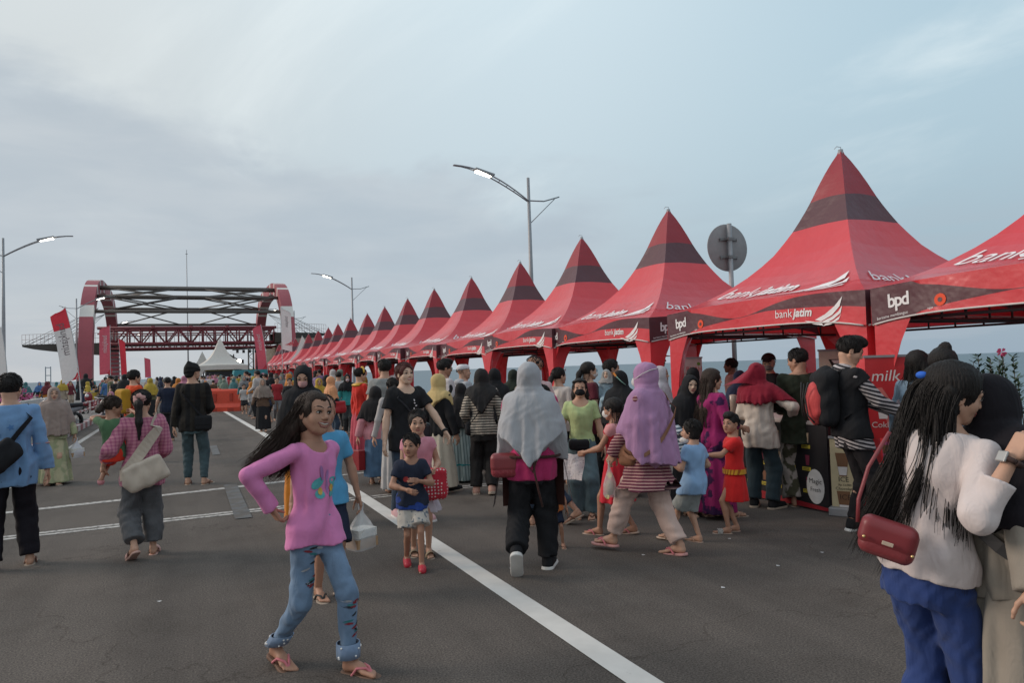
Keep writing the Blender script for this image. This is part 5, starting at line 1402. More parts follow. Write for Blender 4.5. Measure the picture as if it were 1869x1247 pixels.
# ================================================================== PEOPLE, near to far
BLACKC = fab('cloth_black', (.016, .016, .018)); DENIM = fab('denim', (.15, .22, .32), var=.28, vscale=6, bscale=90); DDENIM = fab('dark_denim', (.035, .055, .085), var=.2, vscale=6)
GREYBLUEJ = fab('blue_grey_denim', (.10, .15, .17), var=.2, vscale=5); NAVY = fab('cloth_navy', (.018, .024, .045)); WHITEC = fab('cloth_white', (.62, .57, .53))
PINKR = M('pink_rubber', (.55, .16, .18), rough=.6); BLKR = M('black_rubber', (.02, .02, .02), rough=.6); BRNL = M('brown_leather', (.12, .05, .03), rough=.5); WHR = M('white_rubber', (.6, .58, .55), rough=.6)
REDL = M('dark_red_leather', (.22, .035, .04), rough=.42, bump=.15, bscale=90, spec=.5); GOLD = M('gold_fitting', (.6, .42, .2), rough=.3, metal=.9)
MASKW = fab('mask_white', (.6, .58, .56)); MASKB = fab('mask_black', (.015, .015, .017))

# --- the laughing girl in pink, nearest
p = Person('girl in pink butterfly sweater and embroidered jeans striding with hand on hip', 0.608, 3.876, -2.529, 1.405, kid=.50, skin='brown', lean=-2, side=-2, head=(6, 3, -7), fat=.78,
           rh=(.142, -.06, .60), rp=(1, -.45, -.25), lh=(-.155, -.09, .50), lp=(-.5, -1, 0), lf=(-.034, .10, .0, -5, 0), rf=(.03, -.20, .004, 12, 16), curl=(.5, .8), palm=(None, (-.8, .2, -.3)), res=.66)
p.body(smile=2)
PINK = fab('pink_jersey', (.64, .21, .42), var=.05)
sh = p.shirt(PINK, 'long', hem=-.055, loose=.023, flare=.016, w=.0045, seed=11, cuff=1.25, neck=.008)
p.trousers(DENIM, loose=.009, end=.93, w=.004, wide=.0, seed=3)
p.hair('brown', 'long', length=1.25, strands=900, wind=(.62, -.30, .12), vol=1.02, seed=8)
p.sandals(PINKR, M('brown_sole', (.16, .09, .06)))
# butterfly print, beads and embroidery: small raised pieces on the cloth
def on_cloth(o, pts, tris, mat, name, off=.003, parent=None, dirn=(0, 1, 0), start=.5):
    """drape a flat motif on a mesh by casting it back along dirn"""
    from mathutils.bvhtree import BVHTree
    me = o.data; bt = BVHTree.FromPolygons([v.co for v in me.vertices], [tuple(q.vertices) for q in me.polygons]); d = Vector(dirn).normalized(); V = []
    for q in pts:
        h = bt.ray_cast(Vector(q) + d * start, -d)
        V.append((h[0] + h[1] * off * (1 if h[1].dot(d) > 0 else -1)) if h[0] is not None else Vector(q))
    return MB().add(V, tris).build(name, mat, o)
def fan(cx, cz, rx, rz_, n=14, rot=0, y=0):
    P_ = [(cx, y, cz)]; 
    for i in range(n):
        a = 2 * PI * i / n; x, z = rx * math.cos(a), rz_ * math.sin(a); P_.append((cx + x * math.cos(rot) - z * math.sin(rot), y, cz + x * math.sin(rot) + z * math.cos(rot)))
    return P_, [(0, i + 1, (i + 1) % n + 1) for i in range(n)]
H = p.H; TEAL = M('teal_print', (.10, .40, .42), rough=.6); YEL = M('yellow_print', (.62, .38, .08), rough=.6); PUR = M('mauve_print', (.34, .16, .36), rough=.6)
cz = p.P[2] + .155 * H
for (dx, dz, rx, rz_, ro, mt) in ((-.050, .012, .042, .024, .5, TEAL), (.048, .018, .040, .026, -.5, TEAL), (-.034, -.036, .026, .020, -.5, TEAL), (.036, -.034, .028, .022, .5, TEAL), (.030, .062, .012, .040, -.2, PUR), (-.004, .050, .008, .03, .2, PUR),
                              (-.026, -.012, .014, .020, 0, YEL), (.034, -.020, .014, .020, 0, YEL), (-.062, .026, .014, .01, 0, PUR), (.0, -.005, .006, .035, 0, PUR)):
    P_, T_ = fan(dx * 1.1 - .02, cz + dz * 1.1, rx, rz_, rot=ro); on_cloth(sh, P_, T_, mt, 'butterfly_print', off=.0025 if mt is TEAL else .0045)
tr = [c for c in p.root.children if c.name.startswith('trousers')][0]
EMB = [M('embroidery_red', (.22, .02, .03)), M('embroidery_black', (.02, .02, .025)), M('embroidery_teal', (.03, .16, .17)), M('embroidery_grey', (.34, .34, .36))]
for li, sgx in ((0, -1), (1, 1)):
    hp_, kn, an = p.legs[li][:3]
    for (q, zone) in (((.30, 0), (.62, 0)) if li == 1 else ((1.18, 1), (1.52, 1))):
        c = hp_ + (kn - hp_) * q if q <= 1 else kn + (an - kn) * (q - 1)
        for k in range(9):
            a = rnd.uniform(-.5, .5); P_, T_ = fan(c[0] + rnd.uniform(-.034, .034), c[2] + rnd.uniform(-.045, .045), .020, .0058, 8, a, c[1]); on_cloth(tr, P_, T_, EMB[k % 4], 'embroidery', .003, start=.3)
mb = MB(); bt_ = tr.data
for li in (0, 1):
    hp_, kn, an, heel, d, up = p.legs[li]; e = kn + (an - kn) * .86; ax = unit(an - kn); rr_ = .023 * H + .020
    # turned-up cuff
    rows = [[e + ax * t_ + np.array([math.cos(a), math.sin(a), 0]) * (rr_ + k_) for a in np.linspace(0, 2 * PI, 25)] for t_, k_ in ((-.038, .002), (-.038, .007), (0, .008), (.034, .007), (.034, -.012))]
    MB().sheet(rows, 0).build('trouser_cuff', fab('denim_cuff', (.17, .23, .33), var=.2), tr)
    for k in range(16):
        a = rnd.uniform(0, 2 * PI); c = e + ax * rnd.uniform(-.028, .028) + np.array([math.cos(a), math.sin(a), 0]) * (rr_ + .008); mb.ell(c, (.0055, .0055, .0055), 5)
mb.build('pearl_bead', M('pearl', (.7, .68, .64), rough=.25), tr)
MB().tube([p.WR + unit(p.WR - p.ER) * -.012 + np.array([.030 * math.cos(a), .030 * math.sin(a) * .6, .012 * math.sin(a)]) for a in np.linspace(0, 2 * PI, 16)], .003, 5).build('bracelet', M('bracelet_dark', (.08, .04, .03)), p.root)

# --- shaven-headed child in blue behind her, carrying boxes in a clear bag
p = Person('child with cropped hair in plain blue T-shirt half hidden behind the girl in pink', 0.885, 5.134, -3.051, 1.349, kid=.55, skin='brown', head=(10, 0, 0), lh=(-.175, .02, .44), lp=(-.6, -1, 0))
p.body(); p.shirt(fab('sky_blue_jersey', (.085, .30, .50), var=.05), 'short', hem=-.05, seed=4); p.trousers(NAVY, end=.5); p.hair('brown', 'crop', seed=2, vol=.97); p.sandals(BLKR)
plastic_bag('clear plastic bag of cardboard food boxes held by the child in blue', p, p.grip(-1), (.20, .16, .29))

# --- woman with black hijab and pink mask, looking down, orange skirt
p = Person('woman in black hijab and pink mask looking down, orange skirt, behind the girl in pink', 1.117, 7.609, -3.148, 1.588, head=(12, -22, 0), fat=1.0, lf=(-.04, 0, 0, 0, 0), rf=(.04, .05, 0, 0, 0), skin='tan', lh=(-.08, .14, .58), rh=(.08, .14, .56))
p.body(); p.shirt(BLACKC, 'long', hem=-.08, seed=6); p.skirt(fab('orange_cloth', (.62, .22, .03)), w1=.12, z1=.05, top=.06, amp=.012); p.hijab(BLACKC, hf=.06, hb=.04, wd=.16, dp=.13, seed=6); p.mask(fab('mask_pink', (.45, .25, .24))); p.sandals(BRNL)

# --- boy in navy polo, hands clasped
p = Person('small boy in navy polo and patterned shorts rubbing his hands together, red shoes', 1.612, 5.530, -3.286, 1.008, kid=.85, skin='brown', head=(28, -4, 0), lh=(-.03, .14, .66), rh=(.055, .155, .60), lp=(-1, -.6, -.5), rp=(1, -.5, -.6),
           lf=(-.045, .11, 0, 6, 0), rf=(.04, -.10, .0, 4, 8), curl=(.55, .6), palm=((1, -.4, 0), (-1, -.4, 0)), res=.75)
p.body(); sh = p.shirt(fab('navy_pique', (.022, .028, .048)), 'short', hem=-.03, loose=.018, seed=9, neck=.004); p.trousers(fab('print_shorts', (.50, .46, .41), pat='blotch', col2=(.14, .17, .20), ps=30, pw=.60), end=.40, loose=.026, seed=5, top=.02)
p.shirt(fab('royal_blue_jersey', (.02, .05, .22)), 'none', hem=-.06, loose=.012, name='undershirt', nt=.06); p.hair('black', 'short', seed=3, vol=.97); p.sandals(M('red_rubber', (.50, .03, .05), rough=.45), M('red_rubber', (.50, .03, .05)), kind='clog')
P_, T_ = fan(-.135 * p.H * .9, p.SL[2] - .05 * p.H, .016, .022, 10); 
P_, T_ = fan(.05 * p.H, p.P[2] + .17 * p.H, .020, .022); on_cloth(sh, P_, T_, M('red_print', (.45, .05, .05)), 'chest_print')
# --- girl in pink dress with polka dot bag
p = Person('girl in pink dress and white tutu skirt standing behind the small boy', 1.765, 5.841, -3.295, 1.169, kid=.65, skin='tan', head=(6, -6, 0), lh=(-.10, .12, .60), rh=(.06, .13, .58), lf=(-.05, .02, 0, 0, 0), rf=(.04, -.06, 0, 6, 0), curl=(.7, .7))
p.body(); p.shirt(fab('pink_print_cotton', (.62, .26, .32), pat='floral', col2=(.75, .55, .55), ps=60, pw=.3), 'cap', hem=-.10, flare=.03, seed=7); p.skirt(fab('white_tulle', (.58, .54, .60)), z1=.30, w1=.15, top=-.04, n=14, amp=.014, w0=.10); p.hair('black', 'bob', seed=6); p.sandals(M('tan_rubber', (.30, .22, .14)), kind='slide')
bag('red polka dot cloth bag held against the girl in the pink dress', p, (-.10, .16, p.P[2] + .005), (.20, .09, .24), fab('polka_red', (.50, .03, .05), pat='dots', col2=(.65, .55, .52), ps=38, pw=.28), kind='soft', name='cloth_bag')

# --- smiling woman, black T-shirt
p = Person('smiling red-haired woman in black T-shirt with grey bag strap, walking with the two children', 2.106, 7.379, -3.036, 1.586, skin='light', head=(-8, 3, 3), lh=(-.235, .16, .50), lp=(-1, -1, 0), rh=(.16, .02, .46), lf=(-.07, .10, 0, 0, 0), rf=(.05, -.10, 0, 8, 0), fat=1.02, res=.85, curl=(.6, .5))
p.body(smile=1); sh = p.shirt(BLACKC, 'short', hem=-.08, loose=.026, seed=12, w=.005, sleeve_r=1.35, neck=.012); p.trousers(DDENIM); p.hair('redbrown', 'short', seed=7, vol=1.04); p.hair('redbrown', 'bun', seed=7, vol=.98, bunp=(0, -.5, -.12)); p.sandals(M('pink_trainer', (.6, .35, .36)), WHR, kind='shoe')
for k in range(7):
    P_, T_ = fan(-.055 + rnd.uniform(-.018, .018), p.P[2] + (.24 - .018 * k) * p.H, .012, .007, 7, rnd.uniform(0, 3)); on_cloth(sh, P_, T_, whitep, 'shirt_print')
bag('black leather shoulder bag on the smiling woman in the black T-shirt', p, (-.17, .03, p.P[2] + .03), (.17, .10, .20), M('black_leather', (.02, .022, .028), rough=.4), kind='flap', strap=p.band(0, side=1, hi=.315, lo=.02, off=.034, wd=.008))
mb = MB().tube([p.WL + np.array([.028 * math.cos(a), .02 * math.sin(a), .024 * math.sin(a)]) for a in np.linspace(0, 2 * PI, 14)], .012, 6); mb.build('wristwatch', BLKR, p.root)

# --- woman in big grey hijab, apron
p = Person('woman walking away in wide grey hijab, magenta top and brown apron', 2.333, 4.876, -0.499, 1.541, fat=1.03, head=(8, 0, 0), skin='tan', lh=(-.10, .14, .53), rh=(.12, .13, .53), lf=(-.075, -.155, .035, -4, 50), rf=(.055, .06, 0, 10, 0), res=.85)
p.body(face=False); p.shirt(fab('magenta_cotton', (.42, .03, .12)), 'long', hem=-.075, loose=.026, flare=.012, seed=14, sleeve_r=1.35); p.trousers(BLACKC, loose=.022, wide=.012, seed=15, w=.006, end=.97)
p.hijab(fab('grey_crepe', (.36, .36, .375), var=.05), hf=.03, hb=.0, tri=1.05, wd=.165, dp=.13, seed=17, fold=(8, .013), back=-.012)
p.sandals(BLACKC, WHR, kind='shoe')
BRAP = fab('brown_apron', (.055, .022, .018))
mb = MB(); H = p.H
rows = [[(x * H, .105 * H * math.cos(x * 6) + .02, z * H) for x in (-.15, -.1, 0, .1, .15)] for z in (.62, .5, .4, .30)]
mb.sheet(rows); mb.sheet([[(x * 1.0, y + .004, z) for x, y, z in r][::-1] for r in rows])
for sx in (-1, 1): mb.sheet([[(sx * (.150 + .01 * k) * H, (.09 - .035 * j) * H, (.53 - .055 * k) * H) for j in range(4)] for k in range(5)])
for z in (.555,): mb.tube([(.135 * H * math.cos(a), .098 * H * math.sin(a), z * H) for a in np.linspace(0, 2 * PI, 28)], .011, 5)
mb.tube([(.01 * H, -.105 * H, .56 * H), (.02 * H, -.13 * H, .48 * H), (.035 * H, -.12 * H, .40 * H), (.05 * H, -.115 * H, .33 * H)], .010, 4); mb.tube([(.0, -.105 * H, .555 * H), (-.01 * H, -.13 * H, .52 * H), (.01 * H, -.125 * H, .49 * H), (.03 * H, -.11 * H, .55 * H)], .009, 4)
mb.build('apron', BRAP, p.root)
bag('quilted dark red handbag under the grey hijab at her left hip', p, (-.19, -.06, p.P[2] - .005), (.21, .10, .17), M('quilted_red', (.24, .03, .04), rough=.45, bump=.8, bscale=30, pat='check', col2=(.33, .06, .07), ps=34, pw=.85, pdir=(1, .3, 1)), kind='flap', trim=REDL)
MB().box((-.045, -.151 * 1.05 , p.P[2] + .085 * H), (.035, .004, .012)).build('label_tab', BLACKC, p.root)
MB().tube([s_ for s_ in [(.075 * math.cos(a), .0 + .085 * math.sin(a), p.nb[2] + .035 + .012 * math.sin(a)) for a in np.linspace(PI * 1.02, PI * 1.98, 14)]], .009, 4).build('neck_strap', BRAP, p.root)
# --- child hidden in front of her, only legs showing
p = Person('barefoot-legged child in sandals mostly hidden in front of the woman with the grey hijab', 2.814, 5.495, -3.440, 0.649, kid=.8, skin='brown', lf=(-.10, .05, 0, 0, 0), rf=(.11, -.05, 0, 10, 0))
p.body(face=True); p.shirt(fab('orange_jersey', (.45, .14, .04)), 'short', seed=4); p.trousers(NAVY, end=.42); p.hair('black', 'short'); p.sandals(BRNL)
p = Person('walker in rolled dark trousers hidden behind the child, trailing sandalled foot lifted', 3.136, 6.290, -5.524, 1.329, skin='tan', lf=(-.05, .06, 0, 0, 0), rf=(.05, -.26, .02, 0, 28), head=(0, 0, 0))
p.body(face=True); p.shirt(fab('faded_pink_shirt', (.52, .26, .26)), 'long', seed=14); p.trousers(DDENIM, end=.84); p.hair('black', 'short', seed=9); p.sandals(BRNL)

# --- lilac hijab, striped tunic
p = Person('woman in lilac hijab, maroon striped tunic, cream trousers and pink flip-flops walking left', 3.361, 4.871, -5.840, 1.515, skin='tan', head=(-12, -6, 0), fat=1.0, lh=(-.11, .15, .52), rh=(.12, .14, .54), lf=(-.05, .20, .0, -2, 0), rf=(.05, -.16, 0, 6, 8), res=.8, curl=(.8, .8))
p.body(face=True); LIL = fab('lilac_crepe', (.37, .20, .34), var=.06)
p.shirt(fab('maroon_stripe', (.13, .03, .05), pat='stripe', col2=(.46, .28, .25), ps=42, pw=.66, pdir=(0.1, .05, 1), var=.05), 'long', hem=-.17, loose=.034, flare=.075, seed=18, w=.006, sleeve_r=1.4)
p.trousers(fab('cream_cotton', (.58, .42, .36)), loose=.022, wide=.006, seed=19, w=.006, end=.95); p.hijab(LIL, hf=.06, hb=-.05, tri=.15, wd=.165, dp=.15, seed=20, fold=(7, .014)); p.mask(MASKW); p.sandals(PINKR, M('pink_sole', (.55, .28, .26)))
MB().tube([p.hp(q) for q in ((.30, .30, -.1), (.43, .1, -.02), (.49, -.10, .08), (.42, -.4, .18), (0, -.60, .22), (-.42, -.4, .18), (-.49, -.1, .08), (-.43, .1, -.02), (-.30, .3, -.1))], .004, 4).build('mask_strap', MASKW, p.root)
MB().tube([p.hp(q) for q in ((.30, .25, -.2), (.45, .0, -.25), (.44, -.15, -.1), (.46, -.25, .06))], .004, 4).build('mask_strap', MASKW, p.root)
bb = p.band(0, side=1, hi=.335, lo=-.0, off=.112, wd=.014)
bag('tan shoulder bag with brown strap crossing the back of the lilac hijab', p, (-.15, .10, p.P[2] + .02), (.10, .16, .20), M('tan_leather', (.24, .11, .06), rough=.5), kind='flap', strap=bb)
plastic_bag('clear bag of wooden skewers held by the woman in the lilac hijab', p, p.grip(-1), (.13, .10, .27), box_=False, content=M('skewer_wood', (.45, .28, .16)))

# --- girl in red dress
p = Person('girl with curly ponytail in red and pink dress walking left, holding a white cloth', 3.500, 5.580, -5.587, 1.200, kid=.6, skin='brown', head=(4, -4, 0), lh=(-.05, .23, .60), rh=(.17, .0, .45), lf=(-.045, .11, 0, 0, 0), rf=(.045, -.13, .0, 0, 10), curl=(.8, .5))
p.body(); d_ = p.shirt(fab('red_dress_cotton', (.55, .025, .04)), 'cap', hem=.02, loose=.018, seed=22, name='dress_bodice'); d_.name = 'bodice'
p.skirt(fab('red_dress_cotton', (.55, .025, .04)), z1=.245, w1=.15, top=.10, n=8, amp=.012, name='skirt', w0=.105); p.shirt(fab('pink_floral_yoke', (.62, .28, .28), pat='floral', col2=(.55, .06, .06), ps=50, pw=.3), 'cap', hem=.20, loose=.022, name='yoke', seed=3)
p.hair('black', 'pony', length=1.0, seed=12, strands=120); p.mask(MASKW); p.sandals(PINKR, M('cream_sole', (.50, .38, .30)))
sk = [c for c in p.root.children if c.name.startswith('skirt')][0]
for (a_, z_, mt, sz) in ((0, .16, M('flower_cream', (.6, .5, .2)), .026), (.02, .24, M('heart_pink', (.62, .25, .3)), .016), (-.02, .31, M('bow_yellow', (.62, .5, .12)), .026)):
    P_, T_ = fan(0, 0, sz, sz, 12); P_ = [(-.2, y_ + .04 + a_, z2 + (z_ + .14) * p.H) for (y_, _x, z2) in P_]; on_cloth(sk, P_, T_, mt, 'applique', .004, dirn=(-1, 0, 0), start=.3)
c = p.wpt(p.grip(-1)); rt = thing('white_cloth', 'white patterned cloth dangling from the hand of the girl in the red dress', 'cloth', tuple(c), p.rz)
MB().sheet([[(.03 * math.sin(j * 2 + i) - .01 * i, .045 * j * (1 + .15 * i) - .05, -.045 * i + .01 * math.sin(j * 3)) for j in range(5)] for i in range(6)]).build('fabric', fab('white_print_cloth', (.55, .50, .50), pat='dots', col2=(.2, .15, .2), ps=50, pw=.2), rt)

# --- small child in light blue T-shirt
p = Person('small child in pale blue T-shirt and grey shorts with mask pulled under the chin', 3.870, 4.975, -5.897, 1.012, kid=.85, skin='tan', head=(-15, 0, 0), lh=(-.1, .16, .66), rh=(.12, .10, .60), lf=(-.05, .20, 0, 0, 0), rf=(.05, -.02, 0, 0, 0))
p.body(); p.shirt(fab('pale_blue_jersey', (.26, .42, .64), var=.05), 'short', hem=-.10, loose=.026, flare=.03, seed=24); p.trousers(fab('grey_shorts', (.27, .29, .28)), end=.47, loose=.024, seed=25); p.hair('black', 'bob', seed=13); p.sandals(M('tan_strap', (.40, .25, .18)), M('cream_sole', (.50, .38, .30)))
MB().ell(p.hp((0, .28, -.46)), (.05, .05, .03), 8).build('face_mask', MASKW, p.root)

# --- boy in red batik two-piece
p = Person('boy in red outfit with yellow sash looking back at the viewer, one arm stretched out', 4.409, 5.109, -5.285, 1.031, kid=.75, skin='brown', head=(-48, 2, 0), lh=(-.13, .27, .67), rh=(.16, .0, .47), lf=(-.04, .05, 0, 0, 0), rf=(.045, -.03, 0, 0, 0), curl=(.7, .5), lp=(-.6, -.4, -1))
p.body(); RB = fab('red_batik', (.56, .02, .02), pat='floral', col2=(.10, .01, .01), ps=11, pw=.12); p.shirt(RB, 'short', hem=.0, loose=.022, seed=26); p.skirt(fab('red_batik_plain', (.56, .02, .02)), z1=.27, w1=.125, top=.03, amp=.006, name='shorts', w0=.105); p.hair('black', 'quiff', seed=14, vol=.97); p.sandals(M('zebra_strap', (.5, .46, .42), pat='stripe', col2=(.03, .03, .03), ps=90, pw=.5, pdir=(1, 1, 0)), M('cream_sole', (.50, .38, .30)), kind='slide')
MB().sheet([[(.118 * p.H * math.cos(a), .098 * p.H * math.sin(a), p.P[2] + z_ * p.H) for a in np.linspace(0, 2 * PI, 29)] for z_ in (.0, .012, .03, .042)]).build('sash', fab('yellow_sash', (.60, .30, .03), pat='stripe', col2=(.35, .10, .02), ps=26, pw=.6, pdir=(1, 1, .3)), p.root)

# --- young woman in black hijab with striped sleeves
p = Person('young woman in long black hijab leaning down to the boy in red', 4.583, 5.960, -3.274, 1.381, skin='light', head=(8, -2, -8), lean=6, lh=(-.20, .14, .53), rh=(.1, .15, .56), fat=.95, lp=(-.6, -1, 0))
p.body(); p.shirt(fab('teal_white_stripe', (.06, .10, .14), pat='stripe', col2=(.5, .55, .6), ps=28, pw=.5, pdir=(.2, 0, 1)), 'threeq', hem=-.08, loose=.024, seed=27); p.skirt(BLACKC, w1=.15); p.hijab(BLACKC, hf=.06, hb=.04, wd=.15, dp=.12, seed=28); p.sandals(BRNL)
# --- long curly hair, magenta tie-dye
p = Person('woman with long wavy black hair in magenta and purple tie-dye dress', 4.668, 5.686, -1.647, 1.430, skin='tan', head=(12, -4, 0), fat=1.08, lh=(-.1, .16, .62), rh=(.12, .15, .60), lf=(-.05, -.03, 0, 0, 0), rf=(.05, .06, 0, 0, 0))
TD = fab('magenta_tie_dye', (.30, .02, .12), pat='blotch', col2=(.035, .008, .05), ps=9, pw=.52)
p.body(); p.shirt(TD, 'threeq', hem=-.05, loose=.026, seed=29); p.skirt(TD, z1=.04, w1=.14, top=.05, amp=.014); p.hair('brown', 'long', length=2.1, strands=260, seed=15, wind=(0, -.2, 0), vol=1.08); p.sandals(M('tan_strap', (.40, .25, .18)))
c = p.wpt(p.P + np.array([-.17, .10, .30])); rt = thing('flower_bunch', 'small bunch of yellow flowers held beside the magenta dress', 'flowers', tuple(c)); mb = MB()
leaf_cloud(mb, lambda r_: (r_.gauss(0, .035), r_.gauss(0, .03), r_.gauss(0, .04)), 70, .03, [0], 5); mb.build('petals', M('petal_yellow', (.65, .32, .02)), rt)

# --- woman in green top with black mask
p = Person('woman in light green top, black mask and wide blue-grey jeans facing the viewer', 3.643, 6.445, -3.621, 1.375, skin='tan', head=(2, 2, 0), fat=1.0, lh=(-.165, .02, .47), rh=(.14, .10, .53), lf=(-.06, .03, 0, 5, 0), rf=(.04, 0, 0, 5, 0))
p.body(); p.shirt(fab('lime_rib', (.42, .50, .24), var=.05), 'short', hem=-.0, loose=.010, seed=31, chest=.022, neck=.016); p.trousers(GREYBLUEJ, loose=.02, wide=.026, seed=32, end=.98); p.hair('black', 'long', length=.55, seed=16, strands=60); p.mask(MASKB); p.sandals(BRNL)
bag('black quilted waist bag on the woman in the green top', p, (.03, .13, p.P[2] + .01), (.20, .07, .10), BLACKC, kind='flap')
MB().tube([p.hp(q) for q in ((-.36, .12, .32), (-.3, .3, .38), (0, .4, .42), (.3, .3, .38), (.36, .12, .32))], .010, 5).build('sunglasses', BLKR, p.root)

# --- black hijab with orange mask clip
p = Person('woman all in black seen from behind with a green ear-loop strap hooked on her hijab', 4.593, 7.176, -0.918, 1.430, skin='tan', head=(18, 0, 0), fat=1.1)
p.body(face=False); p.shirt(BLACKC, 'long', hem=-.1, seed=33); p.skirt(BLACKC, w1=.15); p.hijab(BLACKC, hf=.10, hb=.06, wd=.15, dp=.12, seed=34); p.sandals(BRNL)
MB().tube([p.hp(q) for q in ((.08, -.60, .26), (.22, -.55, .1), (.36, -.42, -.1), (.47, -.2, -.3))], .006, 4).build('mask_strap', M('mint_green', (.3, .5, .42)), p.root)
MB().box(p.hp((.04, -.62, .32)), (.02, .012, .05), rot=Matrix.Rotation(-.6, 3, 'Y')).build('hair_clip', M('orange_clip', (.7, .25, .05)), p.root)
# --- dark floral top with glasses and ponytail, man with baby
p = Person('woman with ponytail, glasses and face mask in dark maroon floral top facing right', 4.513, 7.774, -1.713, 1.545, skin='tan', head=(0, 0, 0), fat=1.12)
p.body(); p.shirt(fab('maroon_floral', (.09, .012, .022), pat='floral', col2=(.22, .20, .20), ps=16, pw=.14), 'short', hem=-.08, seed=35); p.trousers(BLACKC); p.hair('black', 'pony', seed=17, length=.9, strands=60); p.mask(MASKW); p.sandals(BRNL)
mb = MB()
for sx in (-1, 1): mb.tube([p.hp((sx * .145 + .085 * math.cos(a), .40, .02 + .07 * math.sin(a))) for a in np.linspace(0, 2 * PI, 12)], .0025, 4)
mb.build('glasses', BLKR, p.root)
p = Person('man with short black hair and white mask carrying the baby in the grey bonnet', 4.890, 7.856, -1.866, 1.565, skin='brown', head=(6, 0, 0), lh=(-.02, .16, .66), rh=(.04, .16, .60))
p.body(); p.shirt(fab('grey_marl', (.16, .16, .17)), 'long', hem=-.08, seed=36); p.trousers(DDENIM); p.hair('black', 'short', seed=18); p.mask(MASKW); p.sandals(BRNL)
p = Person('baby in grey hooded bonnet and pale blue jacket looking over a shoulder', 4.660, 7.583, -3.780, 0.620, z=0.815, kid=1.25, skin='light', head=(8, 0, 0), lf=(-.06, .14, .16, 0, 0), rf=(.06, .14, .16, 0, 0))
p.body(); p.shirt(fab('baby_blue', (.30, .40, .46)), 'long', hem=-.10, loose=.018, seed=37); p.trousers(fab('baby_blue', (.30, .40, .46))); p.hijab(fab('bonnet_grey', (.30, .29, .28)), hf=.27, hb=.27, wd=.10, dp=.09, seed=38, hood=.98)
# --- ponytail, white shirt
p = Person('woman with low black ponytail and cream blouse with a thin strap, looking right', 4.394, 8.311, -1.150, 1.482, skin='tan', head=(20, 0, 0))
p.body(); p.shirt(fab('cream_blouse', (.62, .54, .49)), 'long', hem=-.06, seed=39, loose=.024); p.trousers(BLACKC); p.hair('black', 'pony', seed=19, length=.6); p.sandals(BRNL)
p = Person('tall man in pale pink shirt with close-cropped hair directly behind the grey hijab', 3.385, 6.946, -6.300, 1.614, skin='brown', head=(-25, 0, 0))
p.body(); p.shirt(fab('pale_pink_shirt', (.58, .40, .40)), 'short', hem=-.06, seed=40); p.trousers(DDENIM); p.hair('black', 'crop', seed=20); p.sandals(BRNL)

# --- striped jumper, black hijab seen from behind
p = Person('woman from behind in cream and black striped jumper, black hijab ending in a point', 3.277, 8.166, -0.469, 1.505, skin='tan', fat=.98, lf=(-.065, -.0, 0, -10, 0), rf=(.06, -.06, 0, 0, 10), lh=(-.13, .12, .56), rh=(.14, .12, .57))
p.body(face=False); p.shirt(fab('cream_black_stripe', (.46, .40, .33), pat='stripe', col2=(.03, .028, .028), ps=32, pw=.55, pdir=(0, .1, 1), var=.06), 'long', hem=-.045, loose=.026, seed=41, sleeve_r=1.3, w=.005); p.trousers(fab('black_trousers', (.022, .02, .02)), loose=.018, wide=.012, end=.97, seed=42)
p.hijab(fab('charcoal_crepe', (.028, .026, .026)), hf=.21, hb=.125, tri=1.35, wd=.125, dp=.11, seed=43); p.sandals(M('nude_flat', (.5, .28, .22)), kind='shoe')
bag('small black bag at the hip of the woman in the striped jumper', p, (-.17, 0, p.P[2] + .02), (.07, .16, .16), BLACKC, kind='soft', strap=p.band(0, side=1, hi=.30, lo=.03, off=.034, wd=.006))
# --- black hijab, teal and grey striped gown
p = Person('short woman in black hijab and grey striped gown with a teal band, from behind', 3.421, 9.278, -0.563, 1.316, skin='tan', head=(10, 0, 0))
p.body(face=False); GS = fab('grey_stripe_gown', (.26, .31, .30), pat='stripe', col2=(.12, .16, .16), ps=24, pw=.6, pdir=(1, .3, .05)); p.shirt(GS, 'long', hem=-.06, seed=44, loose=.024); p.skirt(GS, w1=.17, z1=.02, amp=.018); p.skirt(fab('teal_band', (.02, .17, .18)), z1=.17, w1=.150, top=-.19, amp=.014, name='gown_band', w0=.135)
p.hijab(fab('soft_black', (.022, .020, .021)), hf=.06, hb=.02, wd=.14, dp=.12, tri=.3, seed=45); p.sandals(BRNL)
# --- man with white kopiah
p = Person('man in white kopiah cap and light grey hoodie facing right', 3.841, 10.308, -1.613, 1.572, skin='tan', fat=1.1, head=(4, 0, 0))
p.body(); p.shirt(fab('light_grey_fleece', (.36, .37, .39)), 'long', hem=-.08, seed=46, loose=.028); p.trousers(DDENIM); p.hair('black', 'crop', seed=21); p.sandals(BRNL)
ms = Mesher(); F = Fld(p.hc - .6 * p.hh, p.hc + .8 * p.hh, .006); F.add(ell(p.hp((0, -.09, .26)), np.array((.40, .47, .33)) * p.hh, p.hfr()), .01); c = p.hp((0, 0, .2)); F.keep(lambda x, y, z: c[2] - z + (y - c[1]) * .12); F.keep(lambda x, y, z: z - c[2] - .34 * p.hh); ms.fld(F); ms.build('kopiah', fab('white_knit', (.62, .60, .62)), p.root)
ms = Mesher(); F = Fld(p.nb - .16, p.nb + .12, .008); F.add(ell(p.nb + np.array([0, -.05, .0]), (.10, .09, .055)), .01); ms.fld(F); ms.build('hood', fab('light_grey_fleece', (.36, .37, .39)), p.root)
